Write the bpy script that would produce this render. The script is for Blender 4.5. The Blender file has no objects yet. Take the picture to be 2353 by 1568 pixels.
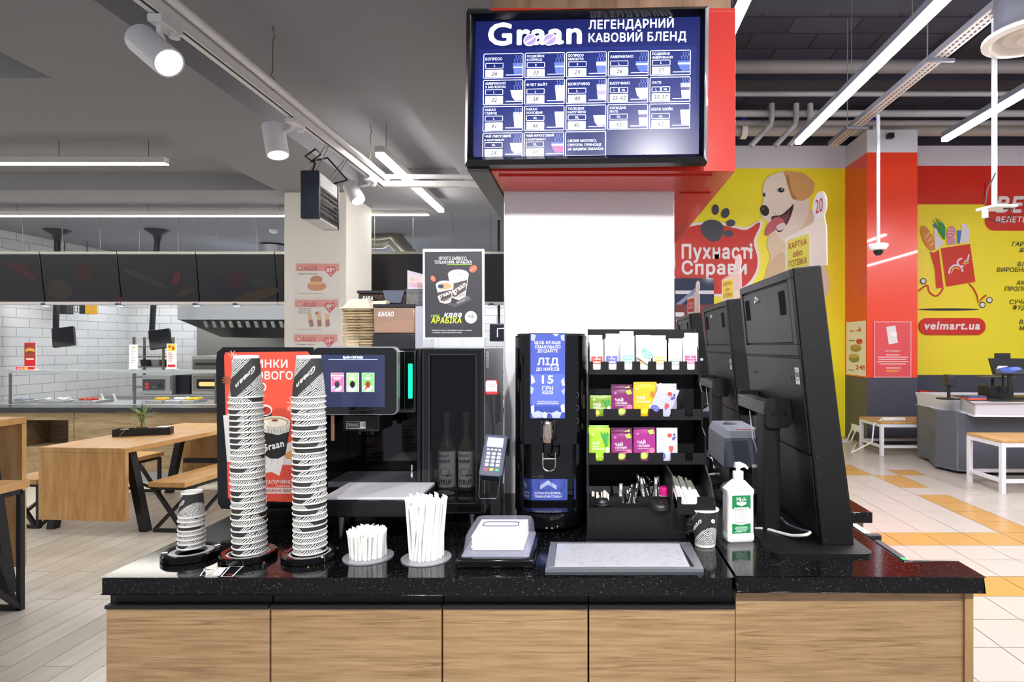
import bpy, math, random
from mathutils import Vector, Matrix
from mathutils.geometry import tessellate_polygon
random.seed(7)
SC = bpy.context.scene
COL = SC.collection
PI = math.pi
# ---------------------------------------------------------------- camera, world, exposure
F = 1400.0; PX = 1355.0; PY = 797.0; HC = 1.68      # focal length, principal point (px) and eye height
cd = bpy.data.cameras.new('camera'); cam = bpy.data.objects.new('camera', cd); COL.objects.link(cam)
cam.location = (0, 0, HC); cam.rotation_euler = (PI/2, 0, 0)
cd.sensor_fit = 'HORIZONTAL'; cd.sensor_width = 36.0; cd.lens = 36.0*F/2353.0
cd.shift_x = -(PX-1176.5)/2353.0; cd.shift_y = (PY-784.0)/2353.0
cd.clip_start = 0.05; cd.clip_end = 100
SC.camera = cam
wd = bpy.data.worlds.new('world'); SC.world = wd; wd.use_nodes = True
wd.node_tree.nodes['Background'].inputs[0].default_value = (0.86, 0.9, 1.0, 1)
wd.node_tree.nodes['Background'].inputs[1].default_value = 0.5
vs = SC.view_settings
vs.view_transform = 'Standard'; vs.look = 'None'; vs.gamma = 1.0; vs.exposure = 0.5; vs.use_curve_mapping = False
def spot(loc, target, power, size=60, blend=0.6, col=(1, .98, .96), r=.04):
    l = bpy.data.lights.new('spot', 'SPOT'); l.energy = power; l.spot_size = math.radians(size); l.spot_blend = blend
    l.color = col; l.shadow_soft_size = r
    o = bpy.data.objects.new('spot_beam', l); COL.objects.link(o); o.location = loc
    o.rotation_euler = (Vector(target)-Vector(loc)).to_track_quat('-Z', 'Y').to_euler()
    return o
# ---------------------------------------------------------------- helpers
def W(px, py, Y): return Vector(((px-PX)*Y/F, Y, HC-(py-PY)*Y/F))
def lin(c):
    if isinstance(c, str): c = tuple(int(c[i:i+2], 16) for i in (0, 2, 4))
    return tuple((v/255/12.92 if v/255 <= .04045 else ((v/255+.055)/1.055)**2.4) for v in c) + (1,)
MC = {}
def M(col='808080', rough=.5, metal=0, emit=0, coat=0, trans=0, ior=1.45, alpha=1, bump=0, bscale=200, spec=None):
    k = (col, rough, metal, emit, coat, trans, alpha, bump, bscale, spec)
    if k in MC: return MC[k]
    m = bpy.data.materials.new('mat_%s' % col); m.use_nodes = True
    nt = m.node_tree; b = nt.nodes['Principled BSDF']
    b.inputs['Base Color'].default_value = lin(col); b.inputs['Roughness'].default_value = rough
    b.inputs['Metallic'].default_value = metal; b.inputs['IOR'].default_value = ior
    if spec is not None: b.inputs['Specular IOR Level'].default_value = spec
    if coat: b.inputs['Coat Weight'].default_value = coat; b.inputs['Coat Roughness'].default_value = .03
    if trans: b.inputs['Transmission Weight'].default_value = trans
    if alpha < 1: b.inputs['Alpha'].default_value = alpha
    if emit:
        b.inputs['Emission Color'].default_value = lin(col); b.inputs['Emission Strength'].default_value = emit
    if bump:
        t = nt.nodes.new('ShaderNodeTexNoise'); t.inputs['Scale'].default_value = bscale
        tc = nt.nodes.new('ShaderNodeTexCoord'); nt.links.new(tc.outputs['Object'], t.inputs['Vector'])
        bp = nt.nodes.new('ShaderNodeBump'); bp.inputs['Strength'].default_value = bump; bp.inputs['Distance'].default_value = .002
        nt.links.new(t.outputs['Fac'], bp.inputs['Height']); nt.links.new(bp.outputs['Normal'], b.inputs['Normal'])
    MC[k] = m; return m
def ramp(nt, stops):
    r = nt.nodes.new('ShaderNodeValToRGB'); e = r.color_ramp.elements
    while len(e) < len(stops): e.new(.5)
    for i, (p, c) in enumerate(stops): e[i].position = p; e[i].color = lin(c)
    return r
def nodemat(name, rough=.5):
    m = bpy.data.materials.new(name); m.use_nodes = True; nt = m.node_tree; b = nt.nodes['Principled BSDF']
    b.inputs['Roughness'].default_value = rough
    tc = nt.nodes.new('ShaderNodeTexCoord'); mp = nt.nodes.new('ShaderNodeMapping'); nt.links.new(tc.outputs['Object'], mp.inputs['Vector'])
    return m, nt, b, mp
def wood(name, cs, sc, rough=.45, cracks=True, seed=0, csc=None, world=False):
    m, nt, b, mp = nodemat(name, rough); csc = csc or sc; mp.inputs['Scale'].default_value = sc; mp.inputs['Location'].default_value = (seed, seed, seed)
    n = nt.nodes.new('ShaderNodeTexNoise'); n.inputs['Scale'].default_value = 3; n.inputs['Detail'].default_value = 7; n.inputs['Roughness'].default_value = .62
    n.inputs['Distortion'].default_value = .35
    nt.links.new(mp.outputs[0], n.inputs['Vector'])
    r = ramp(nt, [(.28, cs[0]), (.5, cs[1]), (.72, cs[2])]); nt.links.new(n.outputs['Fac'], r.inputs[0])
    out = r.outputs[0]
    if cracks:
        n2 = nt.nodes.new('ShaderNodeTexNoise'); n2.inputs['Scale'].default_value = 1.3; n2.inputs['Detail'].default_value = 3
        mp2 = nt.nodes.new('ShaderNodeMapping'); mp2.inputs['Scale'].default_value = csc; mp2.inputs['Location'].default_value = (seed+5, seed+5, seed+5)
        tc = [x for x in nt.nodes if x.type == 'TEX_COORD'][0]; nt.links.new(tc.outputs['Object'], mp2.inputs['Vector']); nt.links.new(mp2.outputs[0], n2.inputs['Vector'])
        mt = nt.nodes.new('ShaderNodeMath'); mt.operation = 'SUBTRACT'; mt.inputs[1].default_value = .42
        ab = nt.nodes.new('ShaderNodeMath'); ab.operation = 'ABSOLUTE'
        lt = nt.nodes.new('ShaderNodeMapRange'); lt.inputs[1].default_value = .0; lt.inputs[2].default_value = .007; lt.inputs[3].default_value = .5; lt.inputs[4].default_value = 0
        nt.links.new(n2.outputs['Fac'], mt.inputs[0]); nt.links.new(mt.outputs[0], ab.inputs[0]); nt.links.new(ab.outputs[0], lt.inputs[0])
        mx = nt.nodes.new('ShaderNodeMix'); mx.data_type = 'RGBA'; mx.inputs['B'].default_value = lin('5e3f22')
        nt.links.new(lt.outputs[0], mx.inputs['Factor']); nt.links.new(out, mx.inputs['A']); out = mx.outputs['Result']
    if world:
        ge = nt.nodes.new('ShaderNodeNewGeometry')
        for l in [l for l in nt.links if l.from_node.type == 'TEX_COORD']: to = l.to_socket; nt.links.remove(l); nt.links.new(ge.outputs['Position'], to)
    nt.links.new(out, b.inputs['Base Color'])
    return m
def brick(name, c1, c2, mortar, bw, rh, ms=.01, rough=.3, rot=(0, 0, 0), bump=.3, off=.5, coord='Object'):
    m, nt, b, mp = nodemat(name, rough); mp.inputs['Rotation'].default_value = rot
    t = nt.nodes.new('ShaderNodeTexBrick'); t.inputs['Scale'].default_value = 1; t.inputs['Brick Width'].default_value = bw; t.inputs['Row Height'].default_value = rh
    t.inputs['Mortar Size'].default_value = ms; t.inputs['Color1'].default_value = lin(c1); t.inputs['Color2'].default_value = lin(c2); t.inputs['Mortar'].default_value = lin(mortar)
    t.offset = off; t.inputs['Mortar Smooth'].default_value = .2
    nt.links.new(mp.outputs[0], t.inputs['Vector']); nt.links.new(t.outputs['Color'], b.inputs['Base Color'])
    bp = nt.nodes.new('ShaderNodeBump'); bp.inputs['Strength'].default_value = bump; bp.inputs['Distance'].default_value = .01; bp.invert = True
    nt.links.new(t.outputs['Fac'], bp.inputs['Height']); nt.links.new(bp.outputs['Normal'], b.inputs['Normal'])
    return m
def speck(name, base, dot, scale=260, thr=.19, rough=.06, coat=.0):
    m, nt, b, mp = nodemat(name, rough)
    v = nt.nodes.new('ShaderNodeTexVoronoi'); v.inputs['Scale'].default_value = scale; nt.links.new(mp.outputs[0], v.inputs['Vector'])
    n = nt.nodes.new('ShaderNodeTexNoise'); n.inputs['Scale'].default_value = scale*.35; nt.links.new(mp.outputs[0], n.inputs['Vector'])
    r = ramp(nt, [(thr-.06, dot), (thr, base), (1, base)]); nt.links.new(v.outputs['Distance'], r.inputs[0])
    r2 = ramp(nt, [(.52, '000000'), (.62, 'ffffff')]); nt.links.new(n.outputs['Fac'], r2.inputs[0])
    mx = nt.nodes.new('ShaderNodeMix'); mx.data_type = 'RGBA'; mx.inputs['A'].default_value = lin(base)
    nt.links.new(r2.outputs[0], mx.inputs['Factor']); nt.links.new(r.outputs[0], mx.inputs['B']); nt.links.new(mx.outputs['Result'], b.inputs['Base Color'])
    b.inputs['Specular IOR Level'].default_value = .4
    return m

def setp(o, label=None, cat=None, group=None, kind=None):
    if label: o['label'] = label
    if cat: o['category'] = cat
    if group: o['group'] = group
    if kind: o['kind'] = kind
    return o
def T(name, loc, label, cat, group=None, rz=0):
    o = bpy.data.objects.new(name, None); COL.objects.link(o); o.location = loc; o.rotation_euler = (0, 0, rz); o.empty_display_size = .05
    return setp(o, label, cat, group)
def rootloc(p):
    v = Vector((0, 0, 0))
    while p is not None: v = v+p.location; p = p.parent
    return v
class MB:
    def __init__(s): s.v = []; s.f = []; s.m = []; s.mats = []
    def mi(s, mat):
        if mat is None: mat = s.mats[0] if s.mats else M()
        if mat not in s.mats: s.mats.append(mat)
        return s.mats.index(mat)
    def add(s, vs, fs, mat=None):
        k = len(s.v); s.v += [tuple(v) for v in vs]; i = s.mi(mat)
        for f in fs: s.f.append(tuple(x+k for x in f)); s.m.append(i)
        return s
    def box(s, x0, x1, y0, y1, z0, z1, mat=None):
        v = [(x, y, z) for z in (z0, z1) for y in (y0, y1) for x in (x0, x1)]
        return s.add(v, [(0, 2, 3, 1), (4, 5, 7, 6), (0, 1, 5, 4), (2, 6, 7, 3), (0, 4, 6, 2), (1, 3, 7, 5)], mat)
    def hexa(s, p, mat=None):     # 8 points: bottom 4 ccw, top 4 ccw
        return s.add(p, [(3, 2, 1, 0), (4, 5, 6, 7), (0, 1, 5, 4), (1, 2, 6, 5), (2, 3, 7, 6), (3, 0, 4, 7)], mat)
    def quad(s, a, b, c, d, mat=None): return s.add([a, b, c, d], [(0, 1, 2, 3)], mat)
    def bar(s, a, b, w, h=None, mat=None, up=(0, 0, 1)):
        a = Vector(a); b = Vector(b); h = h or w; d = (b-a).normalized(); up = Vector(up)
        if abs(d.dot(up)) > .97: up = Vector((0, 1, 0))
        x = d.cross(up).normalized()*w/2; y = x.cross(d).normalized()*h/2
        return s.hexa([a-x-y, a+x-y, b+x-y, b-x-y, a-x+y, a+x+y, b+x+y, b-x+y], mat)
    def cyl(s, a, b, r0, r1=None, n=20, mat=None, cap=True):
        a = Vector(a); b = Vector(b); r1 = r0 if r1 is None else r1; d = (b-a).normalized()
        x = d.orthogonal().normalized(); y = d.cross(x)
        v = [a+(x*math.cos(t*2*PI/n)+y*math.sin(t*2*PI/n))*r0 for t in range(n)]+[b+(x*math.cos(t*2*PI/n)+y*math.sin(t*2*PI/n))*r1 for t in range(n)]
        f = [(i, (i+1) % n, n+(i+1) % n, n+i) for i in range(n)]
        if cap: f += [tuple(range(n-1, -1, -1)), tuple(range(n, 2*n))]
        return s.add(v, f, mat)
    def lathe(s, prof, c=(0, 0, 0), n=32, mat=None, close=False, a0=0, a1=2*PI):
        full = abs(a1-a0-2*PI) < 1e-6; k = n if full else n+1
        v = []
        for r, z in prof:
            for t in range(k):
                a = a0+(a1-a0)*t/n; v.append((c[0]+r*math.cos(a), c[1]+r*math.sin(a), c[2]+z))
        f = []; P = len(prof)
        for i in range(P if close else P-1):
            j = (i+1) % P
            for t in range(n):
                u = (t+1) % k; f.append((i*k+t, i*k+u, j*k+u, j*k+t))
        if not close and full:
            if prof[0][0] > 1e-6: f.append(tuple(range(k-1, -1, -1)))
            if prof[-1][0] > 1e-6: f.append(tuple((P-1)*k+t for t in range(k)))
        return s.add(v, f, mat)
    def tube(s, pts, r, n=8, mat=None):
        pts = [Vector(p) for p in pts]; x = None; v = []
        for i, p in enumerate(pts):
            d = (pts[min(i+1, len(pts)-1)]-pts[max(i-1, 0)]).normalized()
            if x is None: x = d.orthogonal().normalized()
            x = (x-d*x.dot(d)).normalized(); y = d.cross(x)
            v += [p+(x*math.cos(t*2*PI/n)+y*math.sin(t*2*PI/n))*r for t in range(n)]
        f = []
        for i in range(len(pts)-1):
            for t in range(n): f.append((i*n+t, i*n+(t+1) % n, (i+1)*n+(t+1) % n, (i+1)*n+t))
        f += [tuple(range(n-1, -1, -1)), tuple((len(pts)-1)*n+t for t in range(n))]
        return s.add(v, f, mat)
    def prism(s, pts, o, u, v, d, mat=None):      # 2D outline in plane (u,v) at o, extruded by vector d
        o = Vector(o); u = Vector(u); v = Vector(v); d = Vector(d); n = len(pts)
        A = [o+u*a+v*b for a, b in pts]; B = [p+d for p in A]
        tr = tessellate_polygon([[Vector((a, b, 0)) for a, b in pts]])
        f = [tuple(t) for t in tr]+[tuple(n+i for i in reversed(t)) for t in tr]+[(i, (i+1) % n, n+(i+1) % n, n+i) for i in range(n)]
        return s.add(A+B, f, mat)
    def build(s, name, mat=None, parent=None, bevel=0, smooth=True, seg=2, ang=35):
        L = rootloc(parent) if parent else Vector((0, 0, 0))
        me = bpy.data.meshes.new(name); me.from_pydata([(a-L.x, b-L.y, c-L.z) for a, b, c in s.v], [], s.f)
        for mm in (s.mats or [M()]): me.materials.append(mm)
        if mat is not None:
            me.materials[0] = mat if len(s.mats) <= 1 else me.materials[0]
        me.polygons.foreach_set('material_index', s.m)
        if smooth:
            me.polygons.foreach_set('use_smooth', [True]*len(me.polygons))
            me.set_sharp_from_angle(angle=math.radians(ang))
        me.update()
        o = bpy.data.objects.new(name, me); COL.objects.link(o)
        if parent: o.parent = parent
        if bevel:
            b = o.modifiers.new('bevel', 'BEVEL'); b.width = bevel; b.segments = seg; b.limit_method = 'ANGLE'; b.angle_limit = math.radians(50)
        return o
    def solo(s, name, mat, label, cat, group=None, **k):   # one-mesh thing: origin at the base centre
        xs = [v[0] for v in s.v]; ys = [v[1] for v in s.v]; zs = [v[2] for v in s.v]
        L = Vector(((min(xs)+max(xs))/2, (min(ys)+max(ys))/2, min(zs)))
        s.v = [(a-L.x, b-L.y, c-L.z) for a, b, c in s.v]
        o = s.build(name, mat, None, **k); o.location = L
        return setp(o, label, cat, group)
def rr(x0, y0, x1, y1, r, n=5):
    out = []
    for cx, cy, a in ((x1-r, y1-r, 0), (x0+r, y1-r, 90), (x0+r, y0+r, 180), (x1-r, y0+r, 270)):
        for i in range(n+1):
            t = math.radians(a+90*i/n); out.append((cx+r*math.cos(t), cy+r*math.sin(t)))
    return out
def copytree(o, parent=None):
    c = o.copy(); COL.objects.link(c); c.parent = parent
    for ch in [x for x in bpy.data.objects if x.parent == o]: copytree(ch, c)
    return c
TC = {}
def textgeo(s, bold, shear):
    k = (s, bold, shear)
    if k in TC: return TC[k]
    cu = bpy.data.curves.new('t', 'FONT'); cu.body = s;  cu.shear = shear; cu.resolution_u = 3; cu.space_character = 1+bold*2.2
    o = bpy.data.objects.new('t', cu); me = o.to_mesh()
    vs = [(v.co.x, v.co.y) for v in me.vertices]; fs = [tuple(p.vertices) for p in me.polygons]
    r = (vs, fs)
    if bold > 0:        # heavier strokes: the outline repeated a hair to each side
        n = len(vs); d = bold*.62; V = []; F_ = []
        for q in range(6):
            a = 2*PI*q/6+.3; V += [(x+d*math.cos(a), y+d*math.sin(a)) for x, y in vs]; F_ += [tuple(i+q*n for i in f) for f in fs]
        r = (V, F_)
    o.to_mesh_clear(); bpy.data.objects.remove(o); bpy.data.curves.remove(cu)
    TC[k] = r; return r
CAP = max(y for x, y in textgeo('H', 0, 0)[0])
def sm(pts, closed=True, k=5):
    n = len(pts); out = []
    for i in range(n if closed else n-1):
        g = (lambda j: pts[j % n]) if closed else (lambda j: pts[max(0, min(n-1, j))])
        p0, p1, p2, p3 = g(i-1), g(i), g(i+1), g(i+2)
        for q in range(k):
            t = q/k; out.append(tuple(.5*((2*p1[c])+(p2[c]-p0[c])*t+(2*p0[c]-5*p1[c]+4*p2[c]-p3[c])*t*t+(3*p1[c]-p0[c]-3*p2[c]+p3[c])*t**3) for c in (0, 1)))
    if not closed: out.append(tuple(pts[-1]))
    return out
class Art:
    """flat print on a plane: a,b coordinates, b grows downwards when v points down; overlapping shapes stack in thin ink layers"""
    def __init__(s, o, u, v, n, step=.0003, mb=None, emit=0, rough=.55):
        s.o = Vector(o); s.u = Vector(u); s.v = Vector(v); s.n = Vector(n).normalized(); s.k = 1; s.step = step; s.mb = mb or MB(); s.emit = emit; s.rough = rough; s.boxes = []
    def layer(s, pts, keep=False):
        x0 = min(p[0] for p in pts); x1 = max(p[0] for p in pts); y0 = min(p[1] for p in pts); y1 = max(p[1] for p in pts); k = 1
        for a, b, c, d, q in s.boxes:
            if a < x1 and b > x0 and c < y1 and d > y0 and q >= k: k = q+1
        s.boxes.append((x0, x1, y0, y1, k)); return k
    def P(s, a, b, k): return s.o+s.u*a+s.v*b+s.n*s.step*k
    def mat(s, c): return c if not isinstance(c, str) else (M(c, rough=s.rough, emit=s.emit) if not s.emit else M(c, rough=.25, emit=s.emit, spec=.3))
    def poly(s, pts, c, up=True):
        tr = tessellate_polygon([[Vector((a, b, 0)) for a, b in pts]]); k = s.layer(pts)
        s.mb.add([s.P(a, b, k) for a, b in pts], [tuple(t) for t in tr], s.mat(c)); return s
    def rect(s, x0, y0, x1, y1, c, r=0, up=True): return s.poly(rr(x0, y0, x1, y1, r) if r else [(x0, y0), (x1, y0), (x1, y1), (x0, y1)], c)
    def ell(s, cx, cy, rx, ry, c, rot=0, n=28, up=True):
        t = math.radians(rot); q = []
        for i in range(n):
            a = rx*math.cos(2*PI*i/n); b = ry*math.sin(2*PI*i/n); q.append((cx+a*math.cos(t)-b*math.sin(t), cy+a*math.sin(t)+b*math.cos(t)))
        return s.poly(q, c)
    def line(s, pts, w, c, closed=False, up=True):
        n = len(pts); L = []; R = []
        for i in range(n):
            if closed: p, q = pts[(i-1) % n], pts[(i+1) % n]
            else: p, q = pts[max(i-1, 0)], pts[min(i+1, n-1)]
            dx, dy = q[0]-p[0], q[1]-p[1]; l = math.hypot(dx, dy) or 1; nx, ny = -dy/l*w/2, dx/l*w/2
            L.append((pts[i][0]+nx, pts[i][1]+ny)); R.append((pts[i][0]-nx, pts[i][1]-ny))
        f = [(i, i+1, n+i+1, n+i) for i in range(n-1)]
        if closed: f.append((n-1, 0, n, 2*n-1))
        k = s.layer(L+R) if not closed or n < 3 else max([s.layer([p, q_]) for p, q_ in zip(L, R)])
        s.mb.add([s.P(a, b, k) for a, b in L+R], f, s.mat(c)); return s
    def frame(s, x0, y0, x1, y1, w, c, r=0): return s.line(rr(x0, y0, x1, y1, r) if r else rr(x0, y0, x1, y1, .01, 1), w, c, closed=True)
    def text(s, t, x, y, h, c, bold=.0, shear=0, w=None, al='l', rot=0, flip=-1, up=True):
        vs, fs = textgeo(t, bold, shear); k = h/CAP
        if not vs: return s
        x0 = min(v[0] for v in vs); x1 = max(v[0] for v in vs); kx = k if w is None else w/(x1-x0)
        wd_ = (x1-x0)*kx; ox = x-(0 if al == 'l' else wd_/2 if al == 'c' else wd_); t_ = math.radians(-rot); q = []
        for a, b in vs:
            A = ox+(a-x0)*kx-x; B = flip*b*k; q.append((x+A*math.cos(t_)-B*math.sin(t_), y+A*math.sin(t_)+B*math.cos(t_)))
        k2 = s.layer(q); nn = len(q)//6 if bold > 0 else len(q)+1; s.mb.add([s.P(a, b, k2+.13*(i//nn)) for i, (a, b) in enumerate(q)], fs, s.mat(c)); return s
    def build(s, name, parent=None): return s.mb.build(name, None, parent, smooth=False)
def PXART(Y, **k): return Art(W(0, 0, Y), (Y/F, 0, 0), (0, 0, -Y/F), (0, -1, 0), **k)
def tag_struct(o): o['kind'] = 'structure'; return o
BLK = M('101013', .35, bump=.15, bscale=900); BLKG = M('060608', .06); BLKM = M('1a1b1e', .5, bump=.2, bscale=700)
WHT = M('e9e9e6', .5); STEEL = M('b9bcc2', .28, metal=1); CHROME = M('dcdde0', .1, metal=1); GREYM = M('8b9098', .4, metal=.4)
GLASS = M('f2f7fa', .03, trans=1, ior=1.3); ACRYL = M('eef2f6', .05, alpha=.16)
# ================================================================ room shell
ZS = 3.33; ZR = 3.50
mfl = brick('plank_floor', 'efece4', 'dedad0', '8e887e', 1.35, .16, .003, .28, rot=(0, 0, PI/2), bump=.15, off=.37)
nt = mfl.node_tree; b = nt.nodes['Principled BSDF']; bt = [x for x in nt.nodes if x.type == 'TEX_BRICK'][0]
tcx = [x for x in nt.nodes if x.type == 'TEX_COORD'][0]
mp2 = nt.nodes.new('ShaderNodeMapping'); mp2.inputs['Scale'].default_value = (9, .9, 1); nz = nt.nodes.new('ShaderNodeTexNoise'); nz.inputs['Scale'].default_value = 2.2; nz.inputs['Detail'].default_value = 6
nt.links.new(tcx.outputs['Object'], mp2.inputs[0]); nt.links.new(mp2.outputs[0], nz.inputs['Vector'])
rp = ramp(nt, [(.3, 'c4bfb4'), (.55, 'd8d4ca'), (.8, 'f0ede4')]); nt.links.new(nz.outputs['Fac'], rp.inputs[0])
mx = nt.nodes.new('ShaderNodeMix'); mx.data_type = 'RGBA'; mx.blend_type = 'MULTIPLY'; mx.inputs['Factor'].default_value = .5
nt.links.new(bt.outputs['Color'], mx.inputs['A']); nt.links.new(rp.outputs[0], mx.inputs['B']); nt.links.new(mx.outputs['Result'], b.inputs['Base Color'])
tag_struct(MB().box(-12, .55, -3, 12, -.1, 0, mfl).build('floor'))
# tiled shop floor: every tile a face in one floor mesh, laid on a grout bed
TW = .35
mtile = M('beb6ab', .22, bump=.04, bscale=6); mor = M('bf9352', .22); mgr = M('7f9488', .22); mgrout = M('8d857a', .7)
f2 = MB(); f2.box(.55, 10.5, -3, 12, -.1, -.003, mgrout)
orange = set()
for i in range(-10, 25):
    for jj in (0, 3): orange.add((i, jj))
for j in range(4, 7): orange.add((4, j))
for j in (9,): orange.add((4, j))
orange |= {(4, 7), (4, 10), (3, 12), (2, 13), (3, 11), (5, 11), (2, 15), (1, 12), (1, 10), (2, 11), (6, 2), (7, 1), (8, 1)}
for i in range(-6, 24):
    for j in range(-20, 23):
        x = 2.30+i*TW; y = 4.10+j*TW
        if x+TW <= .56 or x > 10.2 or y < -3: continue
        g = .0025; m_ = mgr if (i, j) == (6, 3) else mor if (i, j) in orange else mtile
        f2.quad((max(x+g, .56), y+g, 0), (x+TW-g, y+g, 0), (x+TW-g, y+TW-g, 0), (max(x+g, .56), y+TW-g, 0), m_)
tag_struct(f2.build('floor', smooth=False))
# ceiling with recesses over the food court
mce = M('86868d', .8, bump=.1, bscale=60)
holes = [(-9, -3.3, 1.2, 3.74), (-9, -3.3, 4.67, 6.42), (-2.36, -1.24, -1.0, 6.2)]
xs = sorted({-12, .45} | {h[0] for h in holes} | {h[1] for h in holes}); ys = sorted({-3, 11.2} | {h[2] for h in holes} | {h[3] for h in holes})
c = MB()
for i in range(len(xs)-1):
    for j in range(len(ys)-1):
        cx, cy = (xs[i]+xs[i+1])/2, (ys[j]+ys[j+1])/2
        if any(h[0] < cx < h[1] and h[2] < cy < h[3] for h in holes): continue
        c.quad((xs[i], ys[j], ZS), (xs[i], ys[j+1], ZS), (xs[i+1], ys[j+1], ZS), (xs[i+1], ys[j], ZS), mce)
for h in holes:
    x0, x1, y0, y1 = h
    c.quad((x0, y0, ZR), (x0, y1, ZR), (x1, y1, ZR), (x1, y0, ZR), mce)
    for a, bb in (((x0, y0), (x1, y0)), ((x1, y0), (x1, y1)), ((x1, y1), (x0, y1)), ((x0, y1), (x0, y0))):
        c.quad((a[0], a[1], ZS), (bb[0], bb[1], ZS), (bb[0], bb[1], ZR), (a[0], a[1], ZR), mce)
c.box(-12, .45, -3, 11.2, ZR+.02, ZR+.1, mce)
c.quad((.45, -3, ZS), (.45, 11.2, ZS), (.45, 11.2, ZR+.1), (.45, -3, ZR+.1), mce)
tag_struct(c.build('ceiling', smooth=False))
# kitchen walls
mbr = brick('white_brick_x', 'dfe0dd', 'd6d8d6', 'a9abac', .42, .14, .006, .25, rot=(PI/2, 0, PI/2))
mbr2 = brick('white_brick_y', 'dfe0dd', 'd6d8d6', 'a9abac', .42, .14, .006, .25, rot=(PI/2, 0, 0))
# brick texture reads its x,y: rotate each wall's coordinates into that plane
mbr.node_tree.nodes['Mapping'].inputs['Rotation'].default_value = (0, PI/2, PI/2)
mbr2.node_tree.nodes['Mapping'].inputs['Rotation'].default_value = (-PI/2, 0, 0)
tag_struct(MB().box(-8.5, -8.3, 6.5, 11.2, 0, 3.5, mbr).build('wall_left'))
tag_struct(MB().box(-8.5, .2, 11.0, 11.2, 0, 3.5, mbr2).build('wall_kitchen'))
tag_struct(MB().box(.2, .45, 6.6, 11.4, 0, 6.0, M('c9c9c9', .7)).build('wall_light_block'))  # unseen partition behind the column, added to stop light leaks
# wood fascia above the menu box
mwd = wood('fascia_wood', ['6f5a42', '94795a', 'a88f6e'], (5, 5, .6), .5, False)
tag_struct(MB().box(-.325, .475, 2.05, 3.4, 2.765, 3.33, mwd).build('beam_wood'))
# columns
mcol = M('eeeef0', .55)
cen = MB(); cen.box(-.31, .306, 2.2, 2.85, 0, 3.33, mcol); tag_struct(cen.build('column_centre', bevel=.004))
cp = MB(); cp.box(-3.26, -2.595, 6.5, 7.25, 0, 3.33, M('e2dfd8', .6)); tag_struct(cp.build('column_food_court', bevel=.006))
# back wall of the shop
wy = 11.4
yel = M('fff02e', .35); red = M('d9301f', .3, coat=.2); whb = M('d8d7e0', .6); drk = M('474a56', .4)
wb = MB()
def wrect(x0, x1, y0, y1, m_, Y=wy):
    wb.quad(W(x0, y1, Y), W(x1, y1, Y), W(x1, y0, Y), W(x0, y0, Y), m_)
wrect(1400, 1942, 387, 1003.3, yel); wrect(1400, 2500, 235, 335, M('2d2f3b', .8, bump=.5, bscale=8)); wrect(1400, 1942, 335, 387, whb)
wrect(1942, 2500, 335, 381, whb); wrect(1942, 2500, 381, 470, red); wrect(1942, 2500, 470, 862, yel); wrect(1942, 2500, 862, 1003.3, drk)
wb.box(.45, 10.5, wy+.005, wy+.2, 0, 6.2, whb)
tag_struct(wb.build('wall_back', smooth=False))
tag_struct(MB().box(10.3, 10.5, -3, 11.5, 0, 6.2, M('c9c6c4', .7)).build('wall_right'))
pr = MB()
for z0, z1, m_ in ((0, 1.147, drk), (1.147, 5.03, M('ee4526', .25, coat=.3)), (5.03, 5.42, whb)):
    pr.box(4.78, 5.65, 10.5, 11.4, z0, z1, m_)
tag_struct(pr.build('column_red', smooth=False))
# dark technical ceiling over the shop
mdk = brick('dark_block', '3c3c4c', '2f2f3e', '20202b', .9, .42, .02, .9, bump=.5)
dc = MB(); dc.quad((.45, -3, 6.0), (.45, 11.5, 6.0), (10.5, 11.5, 6.0), (10.5, -3, 6.0), mdk)
dc.box(.45, 10.5, -3, 11.5, 6.02, 6.2, mdk)
for y in (4.2, 6.9, 9.2): dc.box(.5, 10.4, y, y+.45, 5.7, 6.0, M('33343f', .85, bump=.4, bscale=12))
dc.box(2.2, 3.3, 4.65, 6.9, 5.8, 6.0, M('2a2b35', .85)); dc.box(5.2, 7.0, 7.3, 9.2, 5.85, 6.0, M('262731', .85))
dc.quad((.46, -3, 3.3), (.46, 11.4, 3.3), (.46, 11.4, 6.0), (.46, -3, 6.0), M('40414c', .8))
tag_struct(dc.build('ceiling', smooth=False))
# ================================================================ lamps
LT = M('fffaf0', .3, emit=33); LTR = M('fdf8ff', .3, emit=56)
def tube_lamp(a, b, label, mat=None, w=.06, hz=.05, group=None, hang=(), top=ZR, hm='c9c9c4', dh=None):
    a = Vector(a); b = Vector(b); mid = (a+b)/2; mat = mat or LT; dh = dh or (.045 if mat is LTR else .006)
    t = T('linear_ceiling_lamp', (mid.x, mid.y, a.z), label, 'lamp', group)
    MB().bar(a+Vector((0, 0, .024-dh/2)), b+Vector((0, 0, .024-dh/2)), w, dh, mat).build('diffuser', None, t)
    MB().bar(a+Vector((0, 0, .026+hz/2)), b+Vector((0, 0, .026+hz/2)), w+.012, hz, M(hm, .45)).build('housing', None, t)
    for q in hang:
        p = a.lerp(b, q); MB().tube([p+Vector((0, 0, .03+hz)), Vector((p.x, p.y, top))], .003, 5, M('6c6c68', .5)).build('suspension_wire', None, t)
    return t
tube_lamp((-9, 5.37, 3.27), (-3.73, 5.37, 3.27), 'long white strip lamp inside the deep ceiling coffer above the wooden tables', hang=(.55, .7, .82, .97))
tube_lamp((-8.2, 7.1, 3.18), (-3.1, 7.1, 3.18), 'long white strip lamp running over the dark kitchen menu screens', hang=(.3, .6, .9), top=ZS)
tube_lamp((-3.05, 7.45, 3.27), (-1.97, 7.45, 3.27), 'short strip lamp emerging behind the beige column', hang=(.85,), top=ZS)
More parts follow.
